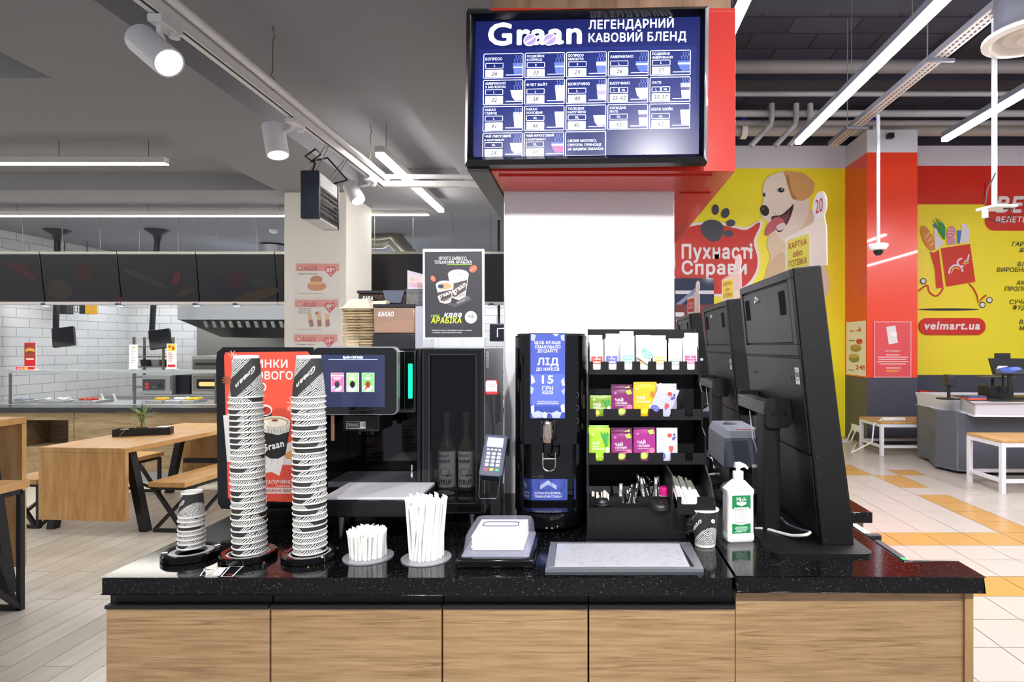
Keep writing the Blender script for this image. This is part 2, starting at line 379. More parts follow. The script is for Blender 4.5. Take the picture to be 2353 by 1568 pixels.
tube_lamp((-1.65, 4.78, 3.18), (-1.65, 6.77, 3.18), 'slanting strip lamp hanging on chains under the bend of the white track', hang=(.08, .9), top=ZR, dh=.03)
tube_lamp((-9, 3.0, 3.27), (-3.73, 3.0, 3.27), 'strip lamp in the coffer beyond the upper picture edge', hang=(.9,))
for x, ye, lb in ((2.55, 7.46, 'long bright strip lamp crossing the dark ceiling beside the perforated cable tray'), (4.29, 7.37, 'bright strip lamp over the yellow wall, cut by the picture edge'), (1.12, 7.4, 'bright strip lamp disappearing behind the red canopy corner')):
    tube_lamp((x, .5, 4.18), (x, ye, 4.18), lb, mat=LTR, w=.07, hz=.06, hang=(.62, .78), top=6.0, hm='55565f')
for x in (6.6, 8.6): tube_lamp((x, .5, 4.18), (x, 7.4, 4.18), 'strip lamp over the checkout desks outside the picture', mat=LTR, w=.07, hz=.06, hang=(.5,), top=6.0, group='strip lamps over the checkouts', hm='55565f')
tube_lamp((.9, 9.6, 4.9), (7.5, 9.6, 4.9), 'strip lamp near the mural wall', mat=LTR, w=.07, hz=.06, top=6.0, hm='55565f') if False else None
# white spotlight track
tr = T('lighting_track', (-1.81, 3, 3.09), 'white lighting track crossing the ceiling and turning towards the menu box', 'lighting track')
WP = M('e4e3e6', .4)
MB().box(-1.835, -1.785, 1.2, 5.3, 3.07, 3.12, WP).box(-1.825, -1.795, 1.2, 5.3, 3.12, 3.135, WP).build('track_rail', None, tr, bevel=.004)
MB().box(-1.80, -1.792, 1.2, 5.3, 3.066, 3.071, M('2a2a2c', .5)).build('slot', None, tr)
MB().cyl((-1.77, 1.2, 3.15), (-1.77, 5.33, 3.15), .022, n=14, mat=WP).build('conduit_pipe', None, tr)
MB().box(-1.83, -.4, 5.28, 5.33, 3.07, 3.12, WP).build('track_rail', None, tr, bevel=.004)
MB().cyl((-1.77, 5.3, 3.16), (-.4, 5.3, 3.16), .02, n=14, mat=WP).build('conduit_pipe', None, tr)
for x, y in ((-1.80, 3.46), (-1.8, 5.0)):
    MB().tube([(x, y, 3.13), (x+.01, y, 3.2), (x-.01, y, 3.22), (x, y, 3.24), (x, y, 3.42), (x+.01, y, 3.44), (x, y, ZR)], .004, 6, M('77776f', .5)).build('suspension_wire', None, tr)
def spotlight(Y, c0, d, label, power=60, r=.064, ln=.2, size=70, group=None):
    c0 = Vector(c0); d = Vector(d).normalized(); c1 = c0+d*ln; mx_ = Vector((-1.81, Y, 3.07))
    t = T('track_spotlight', mx_, label, 'spotlight', group)
    MB().box(-1.84, -1.78, Y-.07, Y+.07, 3.035, 3.068, WP).cyl((-1.80, Y+.04, 3.036), (-1.80, Y+.04, 3.015), .022, n=16).build('adapter', None, t, bevel=.004)
    pm = c0+d*ln*.45
    MB().tube([(-1.815, Y-.03, 3.036), (-1.815, Y-.03, 3.01), pm+Vector((.03, .02, .05)), pm], .012, 10, WP).build('stem', None, t)
    x = MB(); q = d.to_track_quat('Z', 'Y')
    prof = [(0, 0), (r-.006, 0), (r, .006), (r, ln), (r-.008, ln), (r-.01, ln-.008)]
    x.lathe(prof, n=40, mat=WP); x.v = [tuple(q @ Vector(v)+c0) for v in x.v]; x.build('housing', None, t, smooth=True)
    y = MB(); y.lathe([(0, ln-.01), (r-.01, ln-.01), (r-.01, ln-.006), (0, ln-.006)], n=36, mat=M('ffffff', .3, emit=30)); y.v = [tuple(q @ Vector(v)+c0) for v in y.v]; y.build('lens', None, t)
    spot(c1+d*.02, c1+d, power, size, .8, r=.04); return t
spotlight(2.6, W(322, 88, 2.6), (.75, -.2, -.62), 'largest white cylindrical spotlight, hanging from the near end of the track', 70)
spotlight(3.75, W(627, 288, 3.75), (.22, -.12, -.95), 'white cylindrical spotlight on the track, second towards the bug zapper', 70)
spotlight(5.03, W(803, 425, 5.03), (.5, -.2, -.8), 'white cylindrical spotlight beside the bug zapper, tilted at the column', 50, r=.06, ln=.17)
for y_, lb in ((8.6, 'near'), (10.2, 'deep')): tube_lamp((-8, y_, 2.72), (-.6, y_, 2.72), 'added kitchen fill lamp hidden behind the menu screens, %s row' % lb, mat=M('f4f6ff', .3, emit=42), top=ZS)  # unseen strips added to brighten the kitchen
# second track behind the viewer lights the counter front
t2 = T('lighting_track', (0, -.5, 3.09), 'white lighting track behind the viewer, over the aisle', 'lighting track')
MB().box(-2.5, 2.5, -.53, -.48, 3.07, 3.12, WP).build('track_rail', None, t2)
for i, (x, tg) in enumerate(((-1.6, (-1.0, 1.5, .9)), (-.5, (-.4, 1.7, 1.4)), (.3, (.1, 2.2, 1.7)), (1.2, (.8, 1.5, 1.1)), (2.1, (1.6, 2.2, .8)))):
    c0 = Vector((x, -.45, 3.0)); d = (Vector(tg)-c0).normalized(); q = d.to_track_quat('Z', 'Y')
    t = T('track_spotlight', (x, -.5, 3.07), 'white spotlight on the track behind the viewer', 'spotlight', 'spotlights behind the viewer')
    MB().box(x-.03, x+.03, -.53, -.47, 3.03, 3.069, WP).build('adapter', None, t)
    h = MB(); h.lathe([(0, 0), (.06, 0), (.064, .006), (.064, .2), (.056, .2), (.054, .19)], n=24, mat=WP); h.v = [tuple(q @ Vector(v)+c0) for v in h.v]; h.build('housing', None, t)
    y = MB(); y.lathe([(0, .19), (.054, .19), (.054, .194), (0, .194)], n=24, mat=M('ffffff', .3, emit=30)); y.v = [tuple(q @ Vector(v)+c0) for v in y.v]; y.build('lens', None, t)
    spot(c0+d*.23, c0+d, (85, 90, 105, 90, 90)[i], 62, .9)
# ---------------------------------------------------------------- bug zapper
bz = T('bug_zapper', W(735, 500, 4.2), 'electric insect killer lamp with wire grille hanging on chains from the track', 'insect killer')
Yz = 4.2
def zb(pa, mat, name, **k):
    return MB().hexa(pa, mat).build(name, None, bz, **k)
A = W(690, 500, 4.15); Bp = W(730, 505, 4.10); C_ = W(781, 527, 4.55); top = 112*4.15/F
# body runs along a slanted axis: end cap towards viewer, long grille face to the right
o0 = W(690, 502, 4.15); ux = Vector((1, .0, 0))*.125; uy = Vector((-.04, .44, 0)); uz = Vector((0, 0, .33))
def zbox(a0, a1, b0, b1, c0, c1):
    return [o0+ux*a+uy*b+uz*c for c in (c0, c1) for a, b in ((a0, b0), (a1, b0), (a1, b1), (a0, b1))]
zb(zbox(-.02, 1.02, 0, .08, 0, 1), M('2e3340', .4), 'end_cap', bevel=.01)
zb(zbox(-.02, 1.02, .92, 1, 0, 1), M('24262c', .4), 'end_cap', bevel=.01)
zb(zbox(.02, .98, .08, .92, .7, .98), M('aeb0b8', .4), 'top_cover', bevel=.004)
zb(zbox(.02, .98, .08, .92, .0, .05), M('c9c9c9', .4), 'bottom_tray')
zb(zbox(.35, .5, .08, .92, .1, .66), M('6b6c6c', .5), 'backing_plate')
g = MB()
for i in range(22):
    b0 = .1+.8*i/21; p = o0+ux*.98+uy*b0; g.bar(p+uz*.05, p+uz*.7, .003, .003, M('4a4b4e', .4))
for i in range(7):
    c0 = .08+.6*i/6; g.bar(o0+ux*.985+uy*.09+uz*c0, o0+ux*.985+uy*.91+uz*c0, .0035, .0035, M('4a4b4e', .4))
g.build('grille', None, bz)
for c0 in (.25, .5): MB().cyl(o0+ux*.7+uy*.1+uz*c0, o0+ux*.7+uy*.9+uz*c0, .013, n=10, mat=M('d6d6d2', .3)).build('lamp_tube', None, bz)
for b0 in (.12, .85):
    p = o0+ux*.5+uy*b0+uz; q = Vector((-1.81, p.y, 3.068))
    for s_ in (-1, 1): MB().tube([p+Vector((s_*.02, 0, 0)), p.lerp(q, .5)+Vector((s_*.02, 0, 0)), q+Vector((s_*.01, 0, 0))], .004, 6, M('9a9a94', .5)).build('chain', None, bz)
p = o0+ux*.6+uy*.05+uz
MB().tube([p, p+Vector((.02, 0, .05)), p+Vector((-.05, 0, .1)), p+Vector((.02, 0, .15)), p+Vector((.05, .02, .12)), p+Vector((-.02, .02, .07)), p+Vector((.06, .1, .12)), p+Vector((.12, .3, .02)), o0+ux*.9+uy*.8+uz], .007, 8, M('17181b', .5)).build('power_cord', None, bz)

# ================================================================ food court kitchen
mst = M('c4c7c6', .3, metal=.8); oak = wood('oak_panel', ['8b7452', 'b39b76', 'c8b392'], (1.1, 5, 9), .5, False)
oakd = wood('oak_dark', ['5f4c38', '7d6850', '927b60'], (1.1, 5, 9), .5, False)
fc = T('food_counter', (-4, 7.8, 0), 'long wood-fronted food serving counter with dark top and glass guard', 'counter')
b_ = MB(); xs = [-8.2, -6.4, -5.53, -4.35, -3.2, -2.0, -.8, .15]
for i in range(len(xs)-1):
    if i == 0: continue
    MB().box(xs[i]+.004, xs[i+1]-.004, 7.56, 7.59, .13, .86, oak).build('front_panel', None, fc, bevel=.002)
nx0, nx1 = W(52, 0, 7.56).x, W(157, 0, 7.56).x; zt, zb_ = W(0, 966, 7.56).z, W(0, 1055, 7.56).z
MB().box(-8.2, nx0, 7.56, 7.59, .13, .86, oak).box(nx0, nx1, 7.56, 7.59, zt, .86, oak).box(nx0, nx1, 7.56, 7.59, .13, zb_, oak).box(nx1, -6.404, 7.56, 7.59, .13, .86, oak).build('front_panel', None, fc)
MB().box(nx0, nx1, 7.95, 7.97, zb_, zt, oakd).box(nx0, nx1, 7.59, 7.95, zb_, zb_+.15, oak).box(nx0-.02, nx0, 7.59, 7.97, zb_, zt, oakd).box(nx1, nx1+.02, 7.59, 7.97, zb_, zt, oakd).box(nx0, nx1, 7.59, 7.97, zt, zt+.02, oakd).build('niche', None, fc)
MB().box(-8.2, .15, 7.64, 7.7, 0, .13, M('dfe3e6', .4)).build('plinth', None, fc)
MB().box(-8.2, .15, 7.6, 8.3, .05, .86, M('3f3f40', .6)).build('carcass', None, fc) if False else None
MB().box(-8.2, .15, 7.5, 7.86, .865, .93, M('3a3a3c', .25)).build('worktop', None, fc, bevel=.006)
MB().box(-8.2, .15, 7.86, 8.5, .80, .935, mst).build('cold_well', None, fc, bevel=.004)
gz = W(0, 852, 7.9).z
MB().box(W(20, 0, 7.9).x, -1, 7.75, 8.1, gz-.006, gz+.006, M('dfe8ea', .05, alpha=.35)).build('glass_shelf', None, fc)
for px in (22, 308, 495, 700): MB().box(W(px, 0, 7.9).x-.012, W(px, 0, 7.9).x+.012, 7.9, 7.92, .93, gz-.006, M('6d7473', .35)).build('glass_post', None, fc)
MB().box(W(20, 0, 7.9).x, -1, 7.745, 7.752, gz-.03, gz+.008, M('aab4b4', .3)).build('shelf_edge', None, fc)
for px0, px1, cc in ((35, 75, '9fa8b0'), (100, 160, 'd6dadd'), (180, 235, 'b9452f'), (345, 385, 'e0b21e'), (388, 425, 'e9e7e2'), (428, 455, 'e3c01c')):
    x0, x1 = W(px0, 0, 8.1).x, W(px1, 0, 8.1).x
    m_ = T('food_container', ((x0+x1)/2, 8.15, .936), {'9fa8b0': 'clear grey plastic box at the end of the serving counter', 'd6dadd': 'steel tray of white food behind the glass guard', 'b9452f': 'steel tray of red sliced food behind the glass guard', 'e0b21e': 'tray of orange-yellow food behind the potted plant', 'e9e7e2': 'tray of white food beside the orange-yellow one', 'e3c01c': 'small tray with yellow food under the glass guard'}[cc], 'food container')
    MB().box(x0, x1, 8.0, 8.3, .936, .97, mst).build('tray', None, m_, bevel=.005)
    f_ = MB()
    for i in range(7): f_.lathe([(0, -.01), (.03, 0), (.035, .012), (.02, .028), (0, .032)], (random.uniform(x0+.04, x1-.04), random.uniform(8.05, 8.25), .972), 8, M(cc, .6))
    f_.build('food', None, m_)
for px, cc in ((268, 'e9e4da'), (240, 'e0e0dd')):
    s = MB(); s.bar(W(px-8, 905, 8.15), W(px+2, 928, 8.15), .02, .015, M(cc, .4)); s.solo('serving_spoon', None, 'white serving spoon handle sticking up over the %s tray' % ('red' if px == 268 else 'white'), 'spoon')
# things on the glass shelf
def standee(px0, px1, py0, py1, Y, name, label, cat, draw, depth=.05):
    t = T(name, W((px0+px1)/2, py1, Y), label, cat); a = W(px0, py1, Y); b = W(px1, py0, Y)
    MB().box(a.x, b.x, Y, Y+.006, a.z, b.z, M('f2f2f0', .4)).build('card', None, t)
    MB().box(a.x, b.x, Y-depth/2, Y+depth, a.z-.001, a.z+.006, M('e8e8e8', .3)).build('foot', None, t)
    ar = PXART(Y); draw(ar); ar.build('print', t); return t
def dr(ar): ar.rect(56, 788, 82, 848, 'c8202a').rect(56, 792, 82, 822, '9c3a2e').ell(69, 806, 11, 6, 'd9a24a').ell(69, 810, 10, 3, '7a3b20').rect(60, 824, 78, 827, 'f2e9e0')
standee(56, 82, 788, 850, 7.8, 'advertising_stand', 'tall red advertising stand on the glass shelf', 'advertising stand', dr)
def dr(ar): ar.rect(36, 843, 80, 850, 'd21f2b').rect(56, 844, 64, 849, 'f0d23c').text('Акція', 39, 848, 4, 'ffffff', .01)
standee(36, 80, 842, 851, 7.77, 'price_holder', 'low red price strip in front of the red stand', 'price sign', dr)
def dr(ar):
    for i in range(7): ar.rect(301, 803+i*5, 301+random.randint(6, 11), 804.5+i*5, '9aa0a6')
    ar.rect(303, 797, 311, 800, '7db548')
standee(297, 316, 792, 849, 7.8, 'price_holder', 'white paper price list standing on the glass shelf', 'price sign', dr)
def dr(ar):
    ar.rect(385, 792, 403, 807, 'e7d63a').ell(398, 801, 3, 4, 'b3402a').rect(387, 795, 393, 799, 'd6302a')
    for i in range(6): ar.rect(386, 811+i*4, 386+random.randint(8, 14), 812.5+i*4, 'b0787a')
    ar.rect(385, 838, 403, 844, 'd4303a')
standee(383, 405, 790, 849, 7.8, 'price_holder', 'yellow and white price list standing on the glass shelf', 'price sign', dr)
# menu screens
def cloudpic(ar, pics):
    for cx, cy, rx, ry, c in pics: ar.ell(cx, cy, rx, ry, c, rot=random.uniform(-30, 30), n=14)
scr_x = [-93, 90, 268, 449, 631, 812, 992, 1172]
pics = [[(40, 615, 26, 12, '2e1618'), (65, 635, 16, 9, '341a1c')], [(190, 625, 22, 19, '2a1818'), (128, 665, 30, 24, '2a241e'), (262, 688, 12, 7, '331618')],
        [(330, 640, 60, 8, '242424'), (400, 640, 8, 16, '401a1c'), (420, 670, 25, 8, '2f241c')], [(520, 655, 42, 24, '1d1822'), (535, 640, 20, 20, '28161e'), (580, 680, 60, 12, '30261c'), (600, 650, 30, 12, '20241f')],
        [], [], []]
names = ['beyond the frame edge', 'with a faint round dish, at the outer end', 'with a faint red chilli picture', 'with a faint vegetable heap picture', 'partly hidden by the beige column', 'plain, beside the poster stand', 'plain, nearest the white column']
for i in range(7):
    x0 = (scr_x[i]-PX)*7.5/F+.006; x1 = (scr_x[i+1]-PX)*7.5/F-.006; z1 = W(0, 584, 7.5).z; z0 = W(0, 693, 7.5).z
    t = T('menu_screen', ((x0+x1)/2, 7.55, z0), 'dark switched-off menu screen panel ' + names[i], 'menu screen')
    MB().hexa([(x0, 7.58, z0), (x1, 7.58, z0), (x1, 7.68, z0), (x0, 7.68, z0), (x0, 7.5, z1), (x1, 7.5, z1), (x1, 7.6, z1), (x0, 7.6, z1)], M('1d1c1e', .2)).build('screen', None, t, bevel=.006)
    ar = Art(W(0, 0, 7.5), (7.5/F, 0, 0), Vector((0, .08/109, -7.5/F)), (0, -1, 0), step=.0008, rough=.25); ar.o = Vector(((0-PX)*7.5/F, 7.5-.001-584*.08/109, HC+PY*7.5/F))
    pp = [p for p in pics[i]]; cloudpic(ar, pp)
    if pp: ar.build('picture', t)
    MB().box(x0, x1, 7.5, 7.6, z1, z1+.03, M('8d8f88', .4, metal=.6)).build('top_rail', None, t)
    MB().box(x0, x1, 7.56, 7.66, z0-.035, z0, M('b8b4b4', .4)).build('bottom_rail', None, t)
    for q in (.25, .75): MB().tube([(x0+(x1-x0)*q, 7.55, z1+.02), (x0+(x1-x0)*q, 7.55, ZS)], .004, 5, M('6c6c68', .5)).build('suspension_wire', None, t)
for i, px in enumerate((105, 275, 452, 544, 1130)):
    p = W(px, 703, 7.6); s = MB(); s.cyl(p, p+Vector((0, 0, .03)), .05, .05, 20, M('3b4568', .3)); t = T('downlight', p, 'small bluish downlight under the %s menu screen seam' % ('first', 'second', 'third', 'fourth', 'last')[i], 'downlight')
    spot(p-Vector((0, 0, .01)), p-Vector((0, -.3, 1)), 25, 110, .8)
    s.build('housing', None, t); MB().cyl(p-Vector((0, 0, .004)), p+Vector((0, 0, .001)), .038, .038, 20, M('c9d8ff', .3, emit=5)).build('lens', None, t)
# hanging order displays
for i, (pt, px, py, xr) in enumerate((((132, 543), 128, 775, 1), ((362, 540), 348, 780, 1))):
    Y = 8.6; t = T('order_display', W(px, py, Y), ('black order display on a ceiling pole above the glass counter', 'black order display on a ceiling pole beside the steel hood')[i], 'display')
    tp = W(pt[0], pt[1], Y); tp.z = ZS; bt_ = W(px, py, Y)
    MB().lathe([(.16, 0), (.15, -.02), (.06, -.08), (.035, -.16)], (tp.x, Y, ZS-.001), 24, M('33363d', .5)).build('ceiling_mount', None, t)
    MB().cyl((tp.x, Y, ZS-.1), bt_, .036, n=14, mat=M('23252b', .4)).build('pole', None, t)
    c0 = bt_+Vector((.16, -.05, .0)); u = Vector((.24, .08, .04)); v = Vector((-.06, .05, .26)); n = u.cross(v).normalized()*.03
    MB().hexa([c0-u/2-v/2-n, c0+u/2-v/2-n, c0+u/2-v/2+n, c0-u/2-v/2+n, c0-u/2+v/2-n, c0+u/2+v/2-n, c0+u/2+v/2+n, c0-u/2+v/2+n], M('1c1e25', .35)).build('screen', None, t, bevel=.005)
    MB().tube([c0-n*1.3-u*.1-v*.25, c0-n*1.3+u*.1+v*.2, c0-n*1.3-u*.1+v*.22], .006, 6, M('c9ccd2', .4)).build('handle', None, t)
# infrared heater / insect lamp on the kitchen wall
t = T('insect_trap', W(175, 722, 9.5), 'wire-fronted insect trap with yellow ends on the kitchen wall', 'insect killer')
a = W(143, 722, 9.5); b = W(212, 695, 9.5)
MB().box(a.x, a.x+.09, 9.45, 9.6, a.z, b.z+.12, M('2b2b2b', .5)).box(b.x-.16, b.x-.07, 9.45, 9.6, a.z, b.z+.12, M('2b2b2b', .5)).build('end_cap', None, t)
MB().box(b.x-.07, b.x, 9.45, 9.6, a.z, b.z+.12, M('dca41e', .4)).build('yellow_cap', None, t); MB().box(a.x-.07, a.x, 9.45, 9.6, a.z+.1, b.z+.12, M('dca41e', .4)).build('yellow_cap', None, t)
g = MB()
for i in range(6): g.bar((a.x+.09, 9.47, a.z+.03+i*.05), (b.x-.16, 9.47, a.z+.03+i*.05), .008, .008, M('5b5c5c', .4))
for i in range(5): g.bar((a.x+.12+i*.05, 9.465, a.z+.02), (a.x+.12+i*.05, 9.465, a.z+.3), .006, .006, M('5b5c5c', .4))
g.build('grille', None, t)
MB().bar((a.x+.02, 9.52, a.z+.3), (a.x+.02, 9.52, ZS), .012, .012, M('6b6b68')).bar((b.x-.1, 9.52, a.z+.3), (b.x-.1, 9.52, ZS), .012, .012, M('6b6b68')).build('hanger', None, t)
# extraction hood
t = T('extractor_hood', W(540, 775, 9.2), 'large stainless extractor hood over the kitchen line', 'extractor hood')
y0, y1 = 9.0, 10.6; z2 = W(0, 703, y0).z; z1_ = W(0, 735, y0).z; z0_ = W(0, 775, y0+.5).z; x0 = W(407, 0, y0).x; x1 = -3.0
MB().box(x0, x1, y0, y1, z1_, z2+.25, mst).build('canopy', None, t, bevel=.006)
MB().hexa([(x0+.35, y0+.5, z0_), (x1, y0+.5, z0_), (x1, y1, z0_), (x0+.35, y1, z0_), (x0+.02, y0+.02, z1_-.002), (x1, y0+.02, z1_-.002), (x1, y1, z1_-.002), (x0+.02, y1, z1_-.002)], M('3c3c3c', .35, metal=.6)).build('lower_skirt', None, t)
g = MB()
for i in range(16):
    x = x0+.35+i*.125; g.hexa([(x, y0+.1, z1_-.11), (x+.05, y0+.1, z1_-.11), (x+.05, y0+.14, z1_-.11), (x, y0+.14, z1_-.11), (x, y0+.05, z1_-.02), (x+.05, y0+.05, z1_-.02), (x+.05, y0+.09, z1_-.02), (x, y0+.09, z1_-.02)], M('a8aaa8', .3, metal=.7))
g.build('filter', None, t)
MB().tube([(x0+1.0, 9.8, z2+.2), (x0+1.0, 9.8, 3.3)], .2, 18, mst).build('duct', None, t)
t = T('steel_wall_panel', W(545, 860, 10.8), 'plain steel splashback behind the cooking line', 'splashback'); MB().box(W(448, 0, 10.85).x, -2.9, 10.9, 10.95, .9, 2.2, M('97958f', .35, metal=.6)).build('panel', None, t)
# kitchen machines on a steel bench
t = T('steel_work_bench', (-4.6, 9.9, 0), 'stainless work bench along the kitchen back wall', 'bench'); MB().box(-7.6, -.4, 9.5, 10.5, .86, .92, mst).build('top', None, t, bevel=.004)
for x in (-7.5, -5.2, -2.9, -.6): MB().box(x, x+.05, 9.55, 9.6, 0, .86, mst).box(x, x+.05, 10.4, 10.45, 0, .86, mst).build('leg', None, t)
def kbox(px0, px1, py0, Y, d, name, label, cat, col, z0=.921):
    a = W(px0, py0, Y); b = W(px1, py0, Y); t = T(name, ((a.x+b.x)/2, Y+d/2, z0), label, cat)
    MB().box(a.x, b.x, Y, Y+d, z0, a.z, M(col, .35, metal=.5)).build('body', None, t, bevel=.008); return t
t = kbox(326, 394, 862, 9.7, .5, 'control_oven', 'steel oven with red digital readout and dark control panel', 'oven', 'b9bbb8')
ar = PXART(9.69); ar.rect(328, 872, 378, 897, '4a4c50', r=2).rect(333, 880, 342, 886, 'e84a44').rect(333, 888, 342, 894, 'e84a44').ell(353, 890, 3, 3, '6b6d70').ell(369, 886, 6, 6, '303236').rect(390, 865, 394, 898, '70757a')
ar.build('control_panel', t)
t = kbox(402, 436, 862, 9.8, .5, 'dark_cabinet', 'dark glass-door cabinet beside the oven with the red readout', 'cabinet', '30333b')
t = kbox(440, 510, 818, 9.7, .7, 'deck_oven', 'stacked stainless deck oven with glowing window', 'oven', 'b3b0a8')
ar = PXART(9.69, rough=.3); ar.rect(443, 826, 506, 850, '6f6c66', r=2).rect(448, 834, 504, 840, '2c2c2c').rect(443, 864, 506, 898, '8b8880', r=2).rect(452, 872, 504, 894, '232325', r=2); ar.build('door', t)
ar = PXART(9.685, emit=1.2); ar.rect(457, 878, 503, 888, 'e0a060', r=4); ar.build('lit_window', t)
ar = PXART(9.6); MB().bar(W(446, 856, 9.6), W(506, 856, 9.6), .02, .02, mst).build('handle', None, t)
# shelving rack with pans
t = T('pan_rack', (W(345, 0, 10.3).x, 10.3, .921), 'wire shelving rack with stacked pans behind the counter', 'rack')
a = W(318, 775, 10.3); b = W(385, 855, 10.3)
for x in (a.x, b.x):
    for y in (10.2, 10.44): MB().box(x-.015, x+.015, y-.015, y+.015, .921, a.z, M('6d655c', .4)).build('post', None, t)
for i in range(5): z = .99+i*.17; MB().box(a.x, b.x, 10.2, 10.44, z, z+.02, M('8b8378', .4, metal=.5)).build('shelf', None, t)
for i in range(3):
    p = MB(); cx = a.x+.13+.18*(i % 3); p.lathe([(0, 0), (.08, 0), (.1, .11), (.092, .11), (.075, .01), (0, .01)], (cx, 10.32, 1.01+.17*2), 18, M(('3b3a3c', '9a9a98', '5b534a')[i], .35, metal=.5)); p.solo('pan', None, ('dark pan on the wire rack', 'bright steel pan on the wire rack', 'brown pan on the wire rack')[i], 'pan')
# monitor glimpsed beside the white column
t = T('kitchen_monitor', W(1142, 785, 7.9), 'black monitor hanging beside the white column', 'monitor'); a = W(1125, 785, 7.9); b = W(1165, 745, 7.9)
MB().box(a.x, b.x, 7.9, 7.94, a.z, b.z, M('14151d', .2)).build('screen', None, t, bevel=.008); MB().bar(((a.x+b.x)/2, 7.95, b.z-.1), ((a.x+b.x)/2, 7.95, ZS), .03, .03, BLKM).build('pole', None, t)
MB().tube([W(1143, 775, 7.88), W(1143, 756, 7.88), W(1158, 755, 7.88)], .008, 6, M('d8d8dc')).build('cable', None, t)
# duct above the panels, seen right of the beige column
t = T('ventilation_duct', W(900, 560, 9), 'silver bent ventilation duct above the menu screens', 'duct'); z = W(0, 552, 9).z
MB().tube([(-3.6, 9, z), (W(880, 0, 9).x, 9, z), (W(905, 0, 9).x, 9, z+.03), (W(945, 0, 9).x, 9, z-.28)], .13, 20, M('b4b0a4', .3, metal=.8)).build('pipe', None, t)
t = T('smoke_detector', W(628, 526, 8.6), 'round white smoke detector on the kitchen ceiling', 'smoke detector'); p = W(628, 526, 8.6); MB().lathe([(.06, 0), (.055, -.03), (.03, -.045), (0, -.045)], (p.x, 8.6, ZS-.001), 20, WHT).build('body', None, t)
# ================================================================ tables and benches
oakt = wood('oak_table', ['b0824a', 'c79a5e', 'd8b17a'], (7, .9, .9), .4, False); oakt.node_tree.nodes['Mapping'].inputs['Scale'].default_value = (6, 1.0, .8)
oake = wood('oak_edge', ['8a6136', 'a97e4b', 'bb9160'], (1, 5, 5), .45, False)
IR = M('191a1e', .45)
def dining_table(loc, rz, wdt, ln, h, label, pb):
    t = T('dining_table', (0, 0, 0), label, 'table'); s = wdt/2
    MB().box(-s, s, 0, ln, h-.045, h, oakt).build('tabletop', None, t, bevel=.003)
    for y in (.0, ln-.035): MB().box(-s, s, y, y+.035, pb, h-.046, oakt).build('end_panel', None, t, bevel=.003)
    for y in (.14, ln-.22):
        for sx in (-1, 1): MB().hexa([(sx*(s+.04)-.035, y, 0), (sx*(s+.04)+.035, y, 0), (sx*(s+.04)+.035, y+.07, 0), (sx*(s+.04)-.035, y+.07, 0), (sx*(s-.12)-.035, y, h-.046), (sx*(s-.12)+.035, y, h-.046), (sx*(s-.12)+.035, y+.07, h-.046), (sx*(s-.12)-.035, y+.07, h-.046)], IR).build('leg', None, t)
        MB().box(-s+.15, s-.15, y+.01, y+.06, .35, .40, IR).box(-s+.1, s-.1, y+.01, y+.06, h-.08, h-.047, IR).build('crossbar', None, t)
    t.location = loc; t.rotation_euler = (0, 0, rz); return t
def bench(loc, rz, wdt, ln, h, label):
    t = T('bench', (0, 0, 0), label, 'bench'); s = wdt/2
    MB().box(-s, s, 0, ln, h-.045, h, oakt).build('seat', None, t, bevel=.003)
    for y in (.03, ln-.06):
        f = MB(); q = y+.015; c = .03
        for a, b in (((-s+.02, q, h-.06), (s-.02, q, h-.06)), ((s-.02, q, h-.06), (s-.02, q, .0)), ((-s+.02, q, .015), (s-.02, q, .015)), ((-s+.02, q, h-.06), (s-.06, q, .03)), ): f.bar(a, b, c, c, IR)
        f.build('frame_leg', None, t)
    f = MB(); f.bar((-s+.02, .045, h-.06), (-s+.02, ln-.045, h-.06), .03, .03, IR).bar((s-.02, .045, h-.06), (s-.02, ln-.045, h-.06), .03, .03, IR).build('side_rail', None, t)
    f = MB(); f.bar((-s+.02, .045, .015), (-s+.02, ln*.5, h-.06), .025, .025, IR).bar((-s+.02, ln-.045, .015), (-s+.02, ln*.5, h-.06), .025, .025, IR).bar((s-.02, .045, .015), (s-.02, ln*.5, h-.06), .025, .025, IR).bar((s-.02, ln-.045, .015), (s-.02, ln*.5, h-.06), .025, .025, IR).build('brace', None, t)
    t.location = loc; t.rotation_euler = (0, 0, rz); return t
r6 = -math.radians(5)
dining_table((-4.52, 5.42, 0), r6, .84, 1.75, .78, 'low oak dining table with panel ends and black splayed legs, planter on top', .13)
bench((-3.80, 5.47, 0), r6, .35, 1.5, .46, 'oak bench with black bar frame beside the low table, nearer the cup stacks')
bench((-5.25, 5.6, 0), r6, .35, 1.5, .46, 'oak bench half hidden behind the low table end panel')
bench((-4.0, 7.02, 0), r6-PI/2, .33, 1.2, .52, 'small oak bench at the far end of the low table') if False else None
dining_table((-4.43, 2.74, 0), 0, .84, 1.6, 1.18, 'tall oak bar table cut by the picture edge', .12)
bench((-3.78, 2.43, 0), 0, .34, 1.5, .82, 'high oak bench with black bar frame cut by the picture edge')
